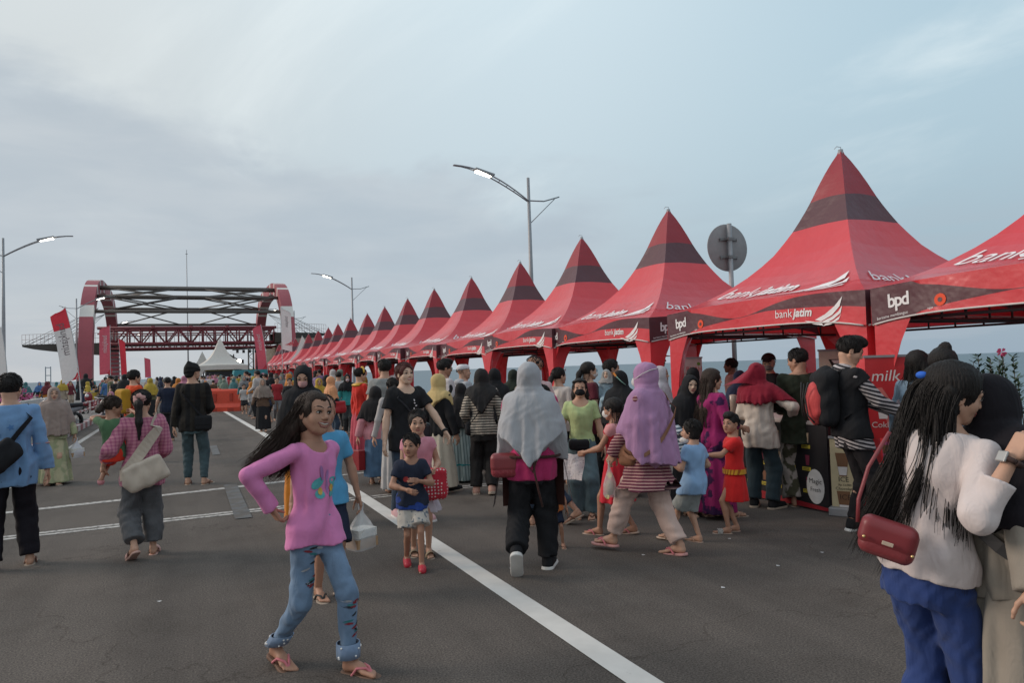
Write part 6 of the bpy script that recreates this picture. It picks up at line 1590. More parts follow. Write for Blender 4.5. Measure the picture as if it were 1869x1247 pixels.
# --- glasses, white jacket
p = Person('tall young man with glasses, white jacket over black T-shirt, behind the yellow hijab', 3.380, 9.847, -1.378, 1.646, skin='brown', head=(15, -10, 0))
p.body(); p.shirt(BLACKC, 'short', hem=-.06, seed=47); p.shirt(fab('white_jacket', (.52, .47, .47)), 'long', hem=-.08, seed=48, loose=.030, open_=True, name='jacket', neck=.02); p.trousers(BLACKC); p.hair('black', 'quiff', seed=22, vol=1.02); p.sandals(BRNL)
mb = MB()
for sx in (-1, 1): mb.tube([p.hp((sx * .145 + .08 * math.cos(a), .41, .02 + .065 * math.sin(a))) for a in np.linspace(0, 2 * PI, 12)], .0028, 4); mb.tube([p.hp((sx * .22, .40, .03)), p.hp((sx * .36, .05, .03))], .0025, 4)
mb.build('glasses', BLKR, p.root)
# --- yellow hijab
p = Person('woman in pale yellow hijab, black top and cream patterned skirt', 2.870, 8.583, -1.108, 1.455, skin='tan', head=(12, -5, 0), lf=(-.05, -.04, 0, 0, 0), rf=(.04, .06, 0, 0, 0))
p.body(); p.shirt(BLACKC, 'long', hem=-.04, seed=49, loose=.026, sleeve_r=1.3); p.skirt(fab('cream_brocade', (.52, .46, .37), pat='floral', col2=(.40, .30, .16), ps=14, pw=.22), w1=.15, z1=.06, amp=.016, n=8); p.hijab(fab('pale_yellow_crepe', (.52, .38, .17)), hf=.24, hb=.19, wd=.115, dp=.10, tri=.9, seed=50); p.sandals(BLACKC, kind='shoe')
# --- girl in black hijab with pink blouse and denim skirt
p = Person('girl from behind in short black hijab, pink blouse and long denim skirt', 2.373, 9.746, -6.435, 1.308, kid=.15, skin='tan', lh=(-.19, .0, .47), rh=(.15, .1, .56), fat=1.05)
p.body(face=False); p.shirt(fab('rose_blouse', (.56, .24, .27)), 'long', hem=-.06, loose=.028, flare=.03, seed=51, sleeve_r=1.4); p.skirt(fab('denim_skirt', (.075, .14, .23), var=.22), z1=.085, w1=.135, amp=.010, n=6); p.hijab(fab('soft_black', (.022, .020, .021)), hf=.14, hb=.12, wd=.13, dp=.11, seed=52, tri=.3); p.sandals(BRNL)
c = p.wpt(p.grip(-1)); rt = thing('tote_bag', 'dark red paper tote bag in the hand of the girl with the denim skirt', 'bag', tuple(c), p.rz + .5)
MB().box((0, 0, -.24), (.10, .24, .26)).build('body', M('deep_red_paper', (.25, .015, .02), rough=.5), rt, bevel=.006); MB().tube([(0, -.05, -.11), (0, -.03, .0), (0, .03, .0), (0, .05, -.11)], .005, 4).build('handle', M('deep_red_paper', (.25, .015, .02)), rt)
p = Person('man in grey shirt with a floral shawl over his shoulder, back turned', 2.634, 10.264, -6.360, 1.673, skin='tan', fat=1.15, head=(-15, 0, 0))
p.body(); p.shirt(fab('grey_cotton', (.26, .26, .25)), 'short', hem=-.08, seed=53, loose=.026); p.trousers(BLACKC); p.hair('black', 'short', seed=23, vol=1.04); p.sandals(BRNL)
ms = Mesher(); F = Fld(p.SR - .25, p.SR + .2, .010); F.add(cap(p.SR + np.array([-.02, 0, .03]), p.SR + np.array([.02, -.09, -.22]), .075, .10), .03); F.disp(wrk(2, .008, 40)); ms.fld(F); ms.build('shawl', fab('floral_shawl', (.46, .38, .38), pat='floral', col2=(.20, .13, .26), ps=22, pw=.22), p.root)
p = Person('person in long pale skirt showing between the pink blouse and the smiling woman', 2.393, 8.913, -6.371, 1.417, skin='tan', fat=.9)
p.body(face=False); p.shirt(fab('pale_grey_blouse', (.42, .39, .38)), 'long', seed=3); p.skirt(fab('pale_skirt', (.42, .40, .39)), w1=.12, z1=.04, amp=.016); p.hair('black', 'pony', seed=4)
# --- dancer
p = Person('dancer in red and gold costume with gold headdress facing right', 2.760, 12.412, -1.266, 1.571, skin='tan', head=(10, -6, 0), lh=(-.17, .02, .48), rh=(.1, .16, .56))
p.body(); RG = fab('red_gold_costume', (.55, .03, .02), pat='floral', col2=(.60, .32, .04), ps=9, pw=.16); p.shirt(RG, 'long', hem=-.05, seed=54, loose=.018); p.skirt(fab('pink_costume', (.45, .07, .10), pat='floral', col2=(.6, .35, .1), ps=14, pw=.2), w1=.13, z1=.06); p.hair('black', 'bun', seed=24); p.sandals(BRNL)
ms = Mesher(); F = Fld(p.nb - .2, p.nb + .12, .010); F.add(ell(p.nb + np.array([0, 0, -.02]), (.16, .13, .045)), .01); ms.fld(F); ms.build('gold_collar', M('gold_cloth', (.52, .30, .04), rough=.4, metal=.3), p.root)
mb = MB(); 
for k in range(9): a = PI * (k / 8) ; mb.ell(p.hp((.40 * math.cos(a), .08, .28 + .30 * math.sin(a))), (.018, .018, .03), 5)
mb.build('headdress', M('gold_cloth', (.52, .30, .04)), p.root)
for sg, W_, E_ in ((-1, p.WL, p.EL), (1, p.WR, p.ER)): MB().tube([W_ - unit(W_ - E_) * .09, W_ - unit(W_ - E_) * .01], [.042, .036], 10).build('gold_cuff', M('gold_cloth', (.52, .30, .04)), p.root)
# --- teal jumper
p = Person('woman in teal jumper, black hijab and pale mask walking towards the viewer', 3.729, 18.151, -3.274, 1.464, skin='tan', fat=1.05, lf=(-.04, .08, 0, 0, 0), rf=(.04, -.06, 0, 0, 0))
p.body(); p.shirt(fab('teal_jumper', (.04, .27, .27), var=.05), 'long', hem=-.03, seed=55, loose=.024, sleeve_r=1.25); p.trousers(fab('grey_trousers', (.045, .048, .05)), loose=.02); p.hijab(BLACKC, hf=.20, hb=.2, wd=.11, dp=.10, seed=56); p.mask(fab('mask_pale', (.48, .36, .38))); p.sandals(BRNL)
p = Person('woman in peach hijab holding a round red bag, facing right', 3.007, 16.406, -1.403, 1.431, skin='tan', lh=(-.06, .14, .56), rh=(.12, .14, .55)); p.body(); p.shirt(BLACKC, 'long', seed=57); p.trousers(DDENIM); p.hijab(fab('peach_crepe', (.64, .30, .15)), hf=.14, hb=.10, wd=.14, dp=.12, seed=58); p.sandals(BRNL)
bag('round red bag carried by the woman in the peach hijab', p, (.19, .12, p.P[2] + .02), (.10, .26, .26), M('bright_red_leather', (.38, .02, .025), rough=.4), kind='soft')
p = Person('woman in mustard yellow hijab facing the viewer beside the peach hijab', 3.000, 17.899, -3.133, 1.395, skin='tan'); p.body(); p.shirt(fab('navy_grey', (.04, .045, .06)), 'long', seed=59); p.trousers(BLACKC); p.hijab(fab('mustard_crepe', (.42, .27, .04)), hf=.18, hb=.14, wd=.13, dp=.11, seed=60); p.sandals(BRNL)
# --- men at right: backpack, camo trousers, vendors
p = Person('young man with swept-up hair, black waistcoat over striped sleeves, looking down at his purchase', 5.243, 4.584, -2.074, 1.680, skin='tan', head=(10, -24, 0), lh=(-.06, .235, .605), rh=(.08, .23, .60), lp=(-.8, -.5, -1), rp=(.8, -.5, -1), lf=(-.04, -.02, 0, -8, 0), rf=(.05, .04, 0, 10, 0), fat=.98, res=.8, curl=(.8, .8))
p.body(); p.shirt(fab('grey_black_stripe', (.44, .40, .40), pat='stripe', col2=(.022, .02, .025), ps=30, pw=.5, pdir=(.2, .25, 1), var=.05), 'long', hem=-.085, loose=.024, seed=61, sleeve_r=1.15); p.shirt(BLACKC, 'cap', hem=-.03, loose=.046, seed=62, name='waistcoat', neck=.018)
p.trousers(fab('black_jeans', (.020, .018, .020)), loose=.010, seed=63, end=.96); p.hair('black', 'quiff', seed=25, vol=1.0); p.sandals(BLACKC, WHR, kind='shoe')
ms = Mesher(); F = Fld(p.nb - .16, p.nb + .12, .008); F.add(ell(p.nb + np.array([0, -.045, .005]), (.095, .095, .05)), .01); ms.fld(F); ms.build('hood', fab('grey_black_stripe', (.44, .40, .40)), p.root)
c = p.wpt(p.P + p.fr[2] * .17 * p.H + p.fr[1] * -.205); rt = thing('backpack', 'black and red backpack worn by the young man with striped sleeves', 'backpack', tuple(c), p.rz)
ms = Mesher(); F = Fld((-.24, -.2, -.33), (.24, .2, .33), .009); F.add(rbox((0, .0, 0), (.155, .09, .24), .075), .01); F.add(ell((0, .02, .18), (.13, .09, .10)), .04); F.disp(wrk(6, .005, 26)); ms.fld(F); ms.build('body', BLACKC, rt)
ms = Mesher(); F = Fld((-.2, -.26, -.3), (.2, .1, .3), .009); F.add(ell((0, -.085, -.045), (.125, .075, .185)), .01); F.disp(wrk(8, .004, 30)); ms.fld(F); ms.build('front_pocket', fab('coral_red_nylon', (.50, .06, .06), rough=.5), rt)
mb = MB(); 
for sg in (-1, 1): mb.tube([(sg * .09, -.165, .14), (sg * .05, -.185, .02), (sg * .07, -.17, -.14), (sg * .11, -.13, -.20)], .008, 4)
mb.tube([(0, -.17, .13), (0, -.19, -.02), (0, -.165, -.2)], .006, 4); mb.build('webbing', BLKR, rt)
mb = MB()
for sg in (-1, 1): mb.tube([(sg * .10, .07, .20), (sg * .105, .16, .245), (sg * .11, .27, .20), (sg * .12, .315, .05), (sg * .14, .26, -.08), (sg * .15, .10, -.17)], .020, 6, flat=(sg * .3, 1, .2))
mb.build('shoulder_strap', BLACKC, rt)
plastic_bag('pinkish clear plastic bag of food in the hands of the young man with the backpack', p, (p.WL + p.WR) / 2 + np.array([0, .07, .22]), (.20, .16, .30), box_=False, mat=M('pink_clear_plastic', (.62, .42, .44), rough=.25, alpha=.5, bump=.5, bscale=25), content=M('food_pale', (.55, .40, .30)))
p = Person('man in dark olive shirt and camouflage trousers standing at the drinks stall, back turned', 5.717, 5.612, -6.816, 1.605, skin='brown', head=(-50, -12, 0), fat=1.05, lh=(-.08, .16, .60), rh=(.12, .14, .58))
p.body(); p.shirt(fab('dark_olive', (.022, .026, .016)), 'long', hem=-.115, loose=.030, flare=.02, seed=64, sleeve_r=1.3, w=.005); p.trousers(fab('camouflage', (.33, .28, .25), pat='blotch', col2=(.07, .065, .04), ps=8, pw=.50, var=.15), loose=.032, wide=.022, end=.97, seed=65, w=.008); p.hair('black', 'short', seed=26, vol=.98); p.sandals(BRNL)
p = Person('vendor in black cap and grey mask behind the drinks counter', 6.979, 7.335, -4.338, 1.575, skin='tan', head=(-14, -14, 0)); p.body(); p.shirt(BLACKC, 'long', seed=66); p.trousers(BLACKC); p.hair('black', 'crop', seed=27, vol=1.03); p.mask(fab('mask_grey', (.20, .18, .17)))
ms = Mesher(); F = Fld(p.hc - .7 * p.hh, p.hc + .7 * p.hh, .007); F.add(ell(p.hp((0, -.08, .2)), np.array((.42, .49, .40)) * p.hh, p.hfr()), .01); c = p.hp((0, 0, .22)); F.keep(lambda x, y, z: c[2] - z); F.add(ell(p.hp((0, .42, .24)), np.array((.28, .28, .04)) * p.hh, p.hfr()), .02); ms.fld(F); ms.build('cap', BLACKC, p.root)
p = Person('dark-skinned man in profile in a dusty pink shirt behind the sign post', 7.693, 8.883, -5.566, 1.539, skin='deep', head=(0, 0, 0)); p.body(); p.shirt(fab('dusty_pink', (.34, .19, .17)), 'short', seed=67); p.trousers(BLACKC); p.hair('black', 'short', seed=28)
p = Person('person in navy blue headscarf just visible past the sign post', 6.869, 7.781, -1.072, 1.368, skin='tan'); p.body(face=False); p.shirt(NAVY, 'long', seed=68); p.trousers(BLACKC); p.hijab(fab('navy_scarf', (.035, .05, .10)), hf=.16, hb=.12, seed=69)
p = Person('woman in billowing maroon square headscarf, cream blouse and dark jeans at the counter', 5.341, 5.793, -1.007, 1.473, skin='tan', head=(10, -8, 0), fat=1.0, lh=(-.08, .17, .60), rh=(.20, .13, .62), lf=(-.06, 0, 0, -8, 0), rf=(.06, -.02, 0, 25, 0), rp=(1, -.4, -.5))
p.body(); p.shirt(fab('cream_silk', (.60, .52, .45), rough=.6, var=.05), 'long', hem=-.10, loose=.034, flare=.03, seed=70, w=.006, sleeve_r=1.35); p.trousers(fab('dark_teal_jeans', (.028, .045, .055)), loose=.02, wide=.010, seed=71, end=.97); p.sandals(BLACKC, kind='shoe')
MAR = fab('maroon_crepe', (.22, .012, .028), var=.06); p.hijab(MAR, hf=.20, hb=.20, wd=.115, dp=.11, seed=72, tri=.2)
T0 = [p.hp(q) for q in ((-.10, .05, .58), (-.38, -.05, .38), (-.46, -.12, .08))]; T1 = [p.hp(q) for q in ((.10, -.50, .42), (-.10, -.62, .12), (-.12, -.58, -.30))]
tip = p.hp((-1.75, -.35, -.62)); rows = []
for i in range(11):
    v = i / 10; a_ = np.array(p.hp((-.12 - .32 * v, .05 - .12 * v, .60 - .75 * v))); b_ = np.array(p.hp((.50 - .1 * v, -.30 - .25 * v, .35 - 1.1 * v))); m_ = tip * (v ** .9) + a_ * (1 - v ** .9) + np.array([0, 0, -.01])
    rows.append([m_ * (1 - u_) ** 1.3 + (a_ * .15 + p.hp((0, -.60, .30 - .95 * v)) * .85) * (1 - (1 - u_) ** 1.3) * (1 - max(0, u_ - .6) * 1.2) + b_ * (max(0, u_ - .6) * 1.2) * (1 - (1 - u_) ** 1.3) + np.array([0, -.05 * math.sin(PI * u_) - .012 * math.sin(9 * u_ + 3 * v), .02 * math.sin(PI * u_) * v]) for u_ in np.linspace(0, 1, 15)])
back = [[q + np.array([0, .006, 0]) for q in r][::-1] for r in rows]
MB().sheet(rows).sheet(back).build('scarf_tail', MAR, p.root)
# --- red cap vendor, hijabs behind
p = Person('man in a red baseball cap behind the lilac hijab', 6.385, 8.961, -2.015, 1.684, skin='brown', head=(0, -4, 0)); p.body(); p.shirt(fab('red_polo', (.35, .03, .03)), 'short', seed=73); p.trousers(BLACKC); p.hair('black', 'crop', seed=29)
RC = fab('cap_red', (.50, .05, .06)); ms = Mesher(); F = Fld(p.hc - .8 * p.hh, p.hc + .8 * p.hh, .007); F.add(ell(p.hp((0, -.07, .22)), np.array((.41, .48, .36)) * p.hh, p.hfr()), .01); c = p.hp((0, 0, .20)); F.keep(lambda x, y, z: c[2] - z); F.add(ell(p.hp((0, .50, .22)), np.array((.27, .30, .035)) * p.hh, p.hfr()), .03); ms.fld(F); cpo = ms.build('cap', RC, p.root)
mb = MB(); put_text(mb, 'S', .075, lambda x, y: tuple(p.hp((0, .40, .32)) + p.hM @ np.array([x * 1, .012, y]))); mb.build('cap_letter', whitep, cpo)
p = Person('woman in off-white hijab mostly hidden behind the lilac hijab', 5.429, 7.576, -2.367, 1.464, skin='tan'); p.body(); p.shirt(WHITEC, 'long', seed=74); p.skirt(WHITEC, w1=.13); p.hijab(fab('offwhite_crepe', (.45, .43, .46)), hf=.16, hb=.12, seed=74)
p = Person('woman in plain black hijab facing away, behind the wavy-haired woman', 5.910, 7.549, -0.839, 1.436, skin='tan'); p.body(face=False); p.shirt(BLACKC, 'long', seed=75); p.skirt(BLACKC, w1=.14); p.hijab(BLACKC, hf=.10, hb=.06, seed=76)
p = Person('person in black hijab at the tents behind the striped jumper', 4.013, 9.509, -0.574, 1.500, skin='tan', fat=1.15); p.body(face=False); p.shirt(BLACKC, 'long', seed=77); p.skirt(BLACKC, w1=.15); p.hijab(BLACKC, hf=.04, hb=.0, wd=.16, dp=.13, seed=78)
p = Person('person in dark green hijab with beige wrap near the shoreline, facing away', 5.043, 11.156, -0.599, 1.472, skin='tan'); p.body(face=False); p.shirt(fab('olive_beige', (.20, .18, .14)), 'long', seed=79); p.skirt(fab('olive_beige', (.20, .18, .14)), w1=.13); p.hijab(fab('dark_green_crepe', (.025, .032, .024)), hf=.06, hb=.05, seed=80)
p = Person('person in taupe hijab looking down beside the white kopiah man', 4.226, 10.612, -3.870, 1.422, skin='tan', head=(0, -15, 0)); p.body(); p.shirt(fab('taupe_cloth', (.30, .20, .16)), 'long', seed=81); p.skirt(fab('taupe_cloth', (.30, .20, .16)), w1=.13); p.hijab(fab('taupe_cloth', (.30, .20, .16)), hf=.1, hb=.06, seed=82)
p = Person('long-haired person in taupe blouse between the dark green and grey hijabs', 4.612, 9.730, -0.792, 1.470, skin='tan'); p.body(face=False); p.shirt(fab('taupe_light', (.33, .27, .22)), 'long', seed=83); p.trousers(BLACKC); p.hair('brown', 'long', length=1.2, seed=31)

# --- left side
p = Person('man from behind in light blue long-sleeved jersey with a black sling bag', -1.265, 7.155, -5.969, 1.578, skin='tan', head=(30, -4, 0), fat=.96, lf=(-.085, -.02, 0, -8, 0), rf=(.075, .0, 0, 14, 0), rh=(.165, .02, .47), lh=(-.08, .15, .58), res=.8)
p.body(); LB = fab('light_blue_jersey', (.17, .30, .50), var=.07); sh = p.shirt(LB, 'long', hem=-.095, loose=.028, flare=.008, seed=91, w=.005, sleeve_r=1.1, cuff=1.4); p.trousers(fab('black_slacks', (.012, .010, .014)), loose=.016, wide=.014, end=.98, seed=92); p.hair('black', 'short', seed=32, vol=1.02); p.sandals(BRNL)
for k, (dx, dz, r_) in enumerate(((-.02, .21, .030), (-.10, .17, .026), (.03, .155, .02), (-.09, .10, .045), (.0, .09, .038), (-.04, .05, .04), (.04, .07, .02))):
    P_ = [(dx, 0, p.P[2] + dz * p.H)] + [(dx + (r_ if i % 2 else r_ * .45) * math.cos(i * PI / 5), 0, p.P[2] + dz * p.H + (r_ if i % 2 else r_ * .45) * math.sin(i * PI / 5)) for i in range(10)]
    on_cloth(sh, P_, [(0, i + 1, (i + 1) % 10 + 1) for i in range(10)], M('blue_star_print', (.08, .20, .42)), 'star_print', dirn=(0, -1, 0))
MB().tube([p.ER + (p.WR - p.ER) * .06 + np.array([(.054) * math.cos(a), (.054) * math.sin(a), .0]) for a in np.linspace(0, 2 * PI, 20)], .006, 5).build('sleeve_stripe', fab('stripe_red_white', (.45, .25, .24)), p.root)
bag('large black sling bag across the back of the man in light blue', p, (-.12, -.19, p.P[2] + .06 * p.H), (.34, .10, .19), BLACKC, kind='soft', strap=p.band(0, side=1, hi=.315, lo=-.0, off=.050, wd=.018), tilt=-38)
p = Person('woman in taupe hijab and long pale green dress walking towards the viewer', -1.703, 12.639, -2.973, 1.427, skin='tan', fat=1.05, lf=(-.03, .055, .01, 0, 0), rf=(.05, -.03, 0, 8, 0), lh=(-.19, .03, .45), rh=(.15, .03, .47))
p.body(); SG = fab('sage_patchwork', (.30, .31, .18), pat='blotch', col2=(.42, .38, .24), ps=7, pw=.55); p.shirt(SG, 'long', hem=-.05, seed=93, loose=.026, sleeve_r=1.3); p.skirt(SG, w1=.16, z1=.03, amp=.016, d1=.17, cy=.02); p.hijab(fab('taupe_crepe', (.29, .22, .19)), hf=-.01, hb=.0, wd=.155, dp=.13, tri=0, seed=94); p.sandals(BRNL)
plastic_bag('white plastic bag with a food box carried by the woman in the green dress', p, p.grip(-1), (.20, .16, .27), mat=M('white_film', (.62, .60, .62), rough=.3, alpha=.7))
p = Person('woman from behind in pink checked shirt and grey trousers carrying a child on her hip', -0.302, 6.970, -6.135, 1.407, skin='tan', fat=.92, head=(18, -8, 0), lf=(-.05, -.11, .01, -12, 30), rf=(.05, .03, 0, 14, 0), lh=(-.20, .09, .56), rh=(.10, .15, .58), res=.85, curl=(.8, .6))
p.body(); p.shirt(fab('pink_gingham', (.50, .20, .26), pat='check', col2=(.32, .08, .16), ps=34, pw=.62, var=.05), 'threeq', hem=-.085, loose=.034, flare=.018, seed=95, w=.006, sleeve_r=1.45); p.trousers(fab('slate_grey_denim', (.10, .10, .105), var=.2), loose=.026, wide=.014, end=.93, seed=96, w=.007); p.hair('black', 'pony', length=1.5, seed=33, strands=0, vol=1.0); p.sandals(M('blush_strap', (.52, .30, .26)), M('blush_sole', (.55, .34, .28)), kind='slide')
MB().tube([p.hp((.15 * math.cos(a), -.50 - .06 * math.sin(2 * a), .10 + .13 * math.sin(a))) for a in np.linspace(0, 2 * PI, 15)], [.022 + .008 * math.sin(k * 2.3) for k in range(15)], 7).build('scrunchie', fab('dusty_rose_satin', (.48, .26, .24)), p.root)
CR = fab('cream_canvas', (.50, .42, .34))
bag('slouchy cream canvas sling bag across the back of the woman in the checked shirt', p, (.0, -.165, p.P[2] - .0), (.32, .07, .21), CR, kind='soft', strap=p.band(0, side=1, hi=.315, lo=-.02, off=.052, wd=.045, rng=(.42, 1.04)), tilt=-22)
mo = p
p = Person('toddler in green top and red shorts carried by the woman in the checked shirt', -0.522, 6.969, -0.274, 0.900, z=0.630, kid=1.0, skin='brown', head=(60, -10, 10), hipz=.30, lf=(-.12, .03, .0, -20, 0), rf=(.12, .22, .16, 0, 0), lh=(-.1, .2, .62), rh=(.10, .22, .66), lp=(-1, -.5, 0))
p.body(); p.shirt(fab('leaf_green_jersey', (.07, .14, .07)), 'short', seed=97); p.trousers(fab('scarlet_shorts', (.62, .04, .02)), end=.42, loose=.026); p.hair('brown', 'pony', length=.25, seed=34); p.sandals(M('pink_clog', (.55, .22, .24)), M('pink_clog', (.55, .22, .24)), kind='clog')
p = Person('bearded man in black slouch beanie, dark jacket and jeans looking right', 0.153, 11.206, -0.153, 1.692, skin='tan', head=(38, -4, 0), lh=(-.15, .02, .48), rh=(.09, .16, .60), lf=(-.055, .03, 0, -6, 0), rf=(.065, -.02, 0, 24, 0))
p.body(); DB = fab('dark_brown_jacket', (.026, .022, .018), pat='stripe', col2=(.014, .013, .013), ps=8, pw=.5, pdir=(1, 0, 0)); p.shirt(DB, 'long', hem=-.07, loose=.032, flare=.012, seed=98, sleeve_r=1.3); p.trousers(fab('teal_grey_jeans', (.055, .085, .095), var=.25), loose=.012, end=.97, seed=99); p.sandals(BRNL)
ms = Mesher(); F = Fld(p.hc - .8 * p.hh, p.hc + .95 * p.hh, .007); F.add(ell(p.hp((0, -.10, .20)), np.array((.42, .50, .42)) * p.hh, p.hfr()), .01); F.add(cap(p.hp((0, -.25, .42)), p.hp((0, -.36, .62)), .2 * p.hh, .07 * p.hh), .05); c = p.hp((0, 0, .08)); F.keep(lambda x, y, z: c[2] - z + .25 * np.abs(0 * x)); F.add(ell(p.hp((0, .5, -.12)), np.array((.31, .34, .36)) * p.hh, p.hfr()), .01, sub=True); F.add(ell(p.hp((0, -.3, -.05)), np.array((.33, .24, .28)) * p.hh, p.hfr()), .03); F.disp(wrk(4, .003, 70)); ms.fld(F); ms.build('beanie', fab('black_knit', (.014, .014, .014)), p.root)
ms = Mesher(); F = Fld(p.hc - .6 * p.hh, p.hc + .5 * p.hh, .007); F.add(ell(p.hp((0, .12, -.30)), np.array((.25, .27, .19)) * p.hh, p.hfr()), .01); c = p.hp((0, .3, -.2)); F.keep(lambda x, y, z: z - c[2]); ms.fld(F); ms.build('beard', HAIRM['black'], p.root)
bag('black messenger bag at the hip of the man in the beanie', p, (.14, -.10, p.P[2] - .01), (.22, .10, .20), BLACKC, kind='flap', strap=p.band(0, side=-1, hi=.305, lo=-.0, off=.045, wd=.014))
p = Person('man in black cap and black T-shirt facing away beyond the checked shirt', -0.293, 19.320, -0.072, 1.520, skin='tan', lf=(-.05, 0, 0, 0, 0), rf=(.06, -.04, 0, 0, 0)); p.body(face=False); p.shirt(NAVY, 'short', hem=-.06, seed=100, loose=.024); p.trousers(fab('grey_black_trousers', (.035, .036, .04)), loose=.018); p.hair('black', 'crop', seed=35, vol=1.06); p.sandals(BRNL)
p = Person('young man in bright orange and red jacket with a yellow backpack strap, facing right', -0.769, 14.790, -0.995, 1.661, skin='tan', head=(10, 0, 0)); p.body(); p.shirt(fab('orange_red_jacket', (.60, .07, .02), pat='blotch', col2=(.35, .02, .02), ps=5, pw=.55), 'long', seed=101, loose=.03); p.trousers(BLACKC); p.hair('black', 'short', seed=36, vol=1.08); p.sandals(BRNL)
c = p.wpt(p.P + np.array([0, -.20, .26])); rt = thing('backpack', 'mustard yellow backpack on the man in the orange jacket', 'backpack', tuple(c), p.rz); ms = Mesher(); F = Fld((-.22, -.16, -.3), (.22, .16, .3), .012); F.add(rbox((0, 0, 0), (.15, .09, .22), .07), .01); ms.fld(F); ms.build('body', fab('mustard_nylon', (.42, .22, .02)), rt)

# --- foreground right pair
p = Person('woman with very long black hair, white cardigan and blue jeans, raising her arm', 2.381, 1.800, -1.534, 1.485, skin='tan', head=(34, -16, 10), side=8, lean=7, fat=.92, rh=(.215, .0, .785), rp=(.4, -.8, -1), lh=(-.05, .2, .62), lf=(-.05, 0, 0, 0, 0), rf=(.06, .02, 0, 0, 0), res=.62, curl=(.6, 1.15), palm=(None, (.1, 1, -.35)))
p.body(); WK = fab('white_knit_cardigan', (.60, .52, .50), var=.05); p.shirt(WK, 'threeq', hem=-.022, loose=.030, flare=.030, seed=102, w=.005, sleeve_r=.95, cuff=1.25); p.trousers(fab('royal_blue_denim', (.026, .05, .165), var=.16, vscale=5), loose=.016, wide=.010, end=.98, seed=103, w=.005); p.sandals(BRNL)
p.hair('black', 'long', length=2.7, strands=2600, seed=37, wind=(-.32, -.5, 0), vol=1.06)
mb = MB(); a0 = p.hp((-.03, -.60, .18)); mb.ell(a0, (.022, .014, .014), 7); mb.build('hair_tie', M('hair_tie_blue', (.02, .12, .55)), p.root)
wd_ = unit(p.WR - p.ER); wc = p.WR - wd_ * .012; e1 = unit(np.cross(wd_, (0, 0, 1))); e2 = np.cross(wd_, e1)
MB().tube([wc + (e1 * math.cos(a) + e2 * math.sin(a)) * .030 for a in np.linspace(0, 2 * PI, 18)], .0095, 6).build('watch_strap', M('watch_brown', (.05, .025, .02)), p.root)
vw = unit(-np.array(p.WR) * 0 + np.array([-.3, -1, .35])); vw = unit(vw - wd_ * (vw @ wd_)); c = wc + vw * .034
MB().box(c, (.036, .011, .038), rot=Vector(vw).to_track_quat('Y', 'Z').to_matrix()).build('watch_case', M('silver_case', (.42, .40, .38), rough=.3, metal=.7), p.root, bevel=.004)
g = p.wpt(p.grip(1) + np.array([.03, .05, .03])); rt = thing('phone', 'phone in the raised hand of the woman in the white cardigan', 'phone', tuple(g), p.rz - .4); MB().box((0, 0, .0), (.074, .010, .15), rot=Matrix.Rotation(.5, 3, 'Y')).build('body', M('phone_black', (.01, .01, .012), rough=.2), rt, bevel=.004)
bagp = bag('dark red leather crossbody bag with gold studs behind the woman in the white cardigan', p, (.035, -.225, p.P[2] + .115), (.175, .075, .125), REDL, kind='flap', trim=M('dark_red_flap', (.20, .03, .035), rough=.4), rz=.61, tilt=17, strap=None)
MB().tube([(-.09, 0, .055), (-.085, .01, .13), (-.05, .03, .24), (.02, .05, .36)], .007, 5).build('strap', REDL, bagp)
mb = MB()
for (x, z) in ((-.07, .02), (.07, -.035)): mb.ell((x, -.053, z), (.006, .006, .006), 5)
mb.build('stud', GOLD, bagp); MB().box((.0, -.055, .0), (.035, .006, .013), rot=Matrix.Rotation(R(16), 3, 'Y')).build('clasp', M('clasp_pale', (.45, .34, .26)), bagp, bevel=.002)
p = Person('woman in black hijab and long grey-beige robe at the right edge', 2.599, 1.625, -1.919, 1.430, skin='tan', head=(-14, -14, -10), side=-8, fat=1.22, lh=(-.1, .2, .6), rh=(.20, -.11, .47), res=.75, curl=(.6, .9))
p.body(face=True); GB = fab('grey_beige_crepe', (.27, .235, .195), var=.07); p.shirt(GB, 'long', hem=-.05, loose=.035, seed=104, sleeve_r=1.35); p.skirt(GB, w1=.165, z1=.02, amp=.024, n=10, w0=.115, wr=.004); p.hijab(fab('soft_black_jersey', (.012, .010, .013)), hf=.10, hb=.115, wd=.16, dp=.14, seed=105, fold=(6, .012)); p.sandals(BRNL)
bd = p.band(0, side=-1, hi=.31, lo=.02, off=.065, wd=.02); inv = (Matrix.Translation(p.pos) @ Matrix.Rotation(p.rz, 4, 'Z')).inverted(); bd.v = [tuple(inv @ Vector(q)) for q in bd.v]; bd.build('shoulder_strap', M('black_webbing', (.02, .02, .022)), p.root)
p = Person('person with messy black bun behind the woman in the white cardigan', 4.764, 3.374, -1.304, 1.547, skin='tan', head=(10, 0, 0)); p.body(face=False); p.shirt(fab('blue_grey_print', (.16, .22, .28), pat='floral', col2=(.35, .42, .48), ps=14, pw=.3), 'long', seed=106, loose=.026); p.trousers(BLACKC); p.hair('black', 'bun', seed=38, bunp=(.08, -.05, .55), vol=1.05, strands=40, length=.5); p.sandals(BRNL)
p = Person('woman with long straight black hair in a pale denim jacket at the red drinks banner', 5.666, 4.246, -1.451, 1.538, skin='tan', head=(0, 0, 0)); p.body(face=False); p.shirt(fab('pale_denim', (.27, .37, .47), var=.15), 'long', seed=107, loose=.028); p.trousers(BLACKC); p.hair('black', 'long', length=1.15, seed=39, strands=220, vol=1.08); p.sandals(BRNL)
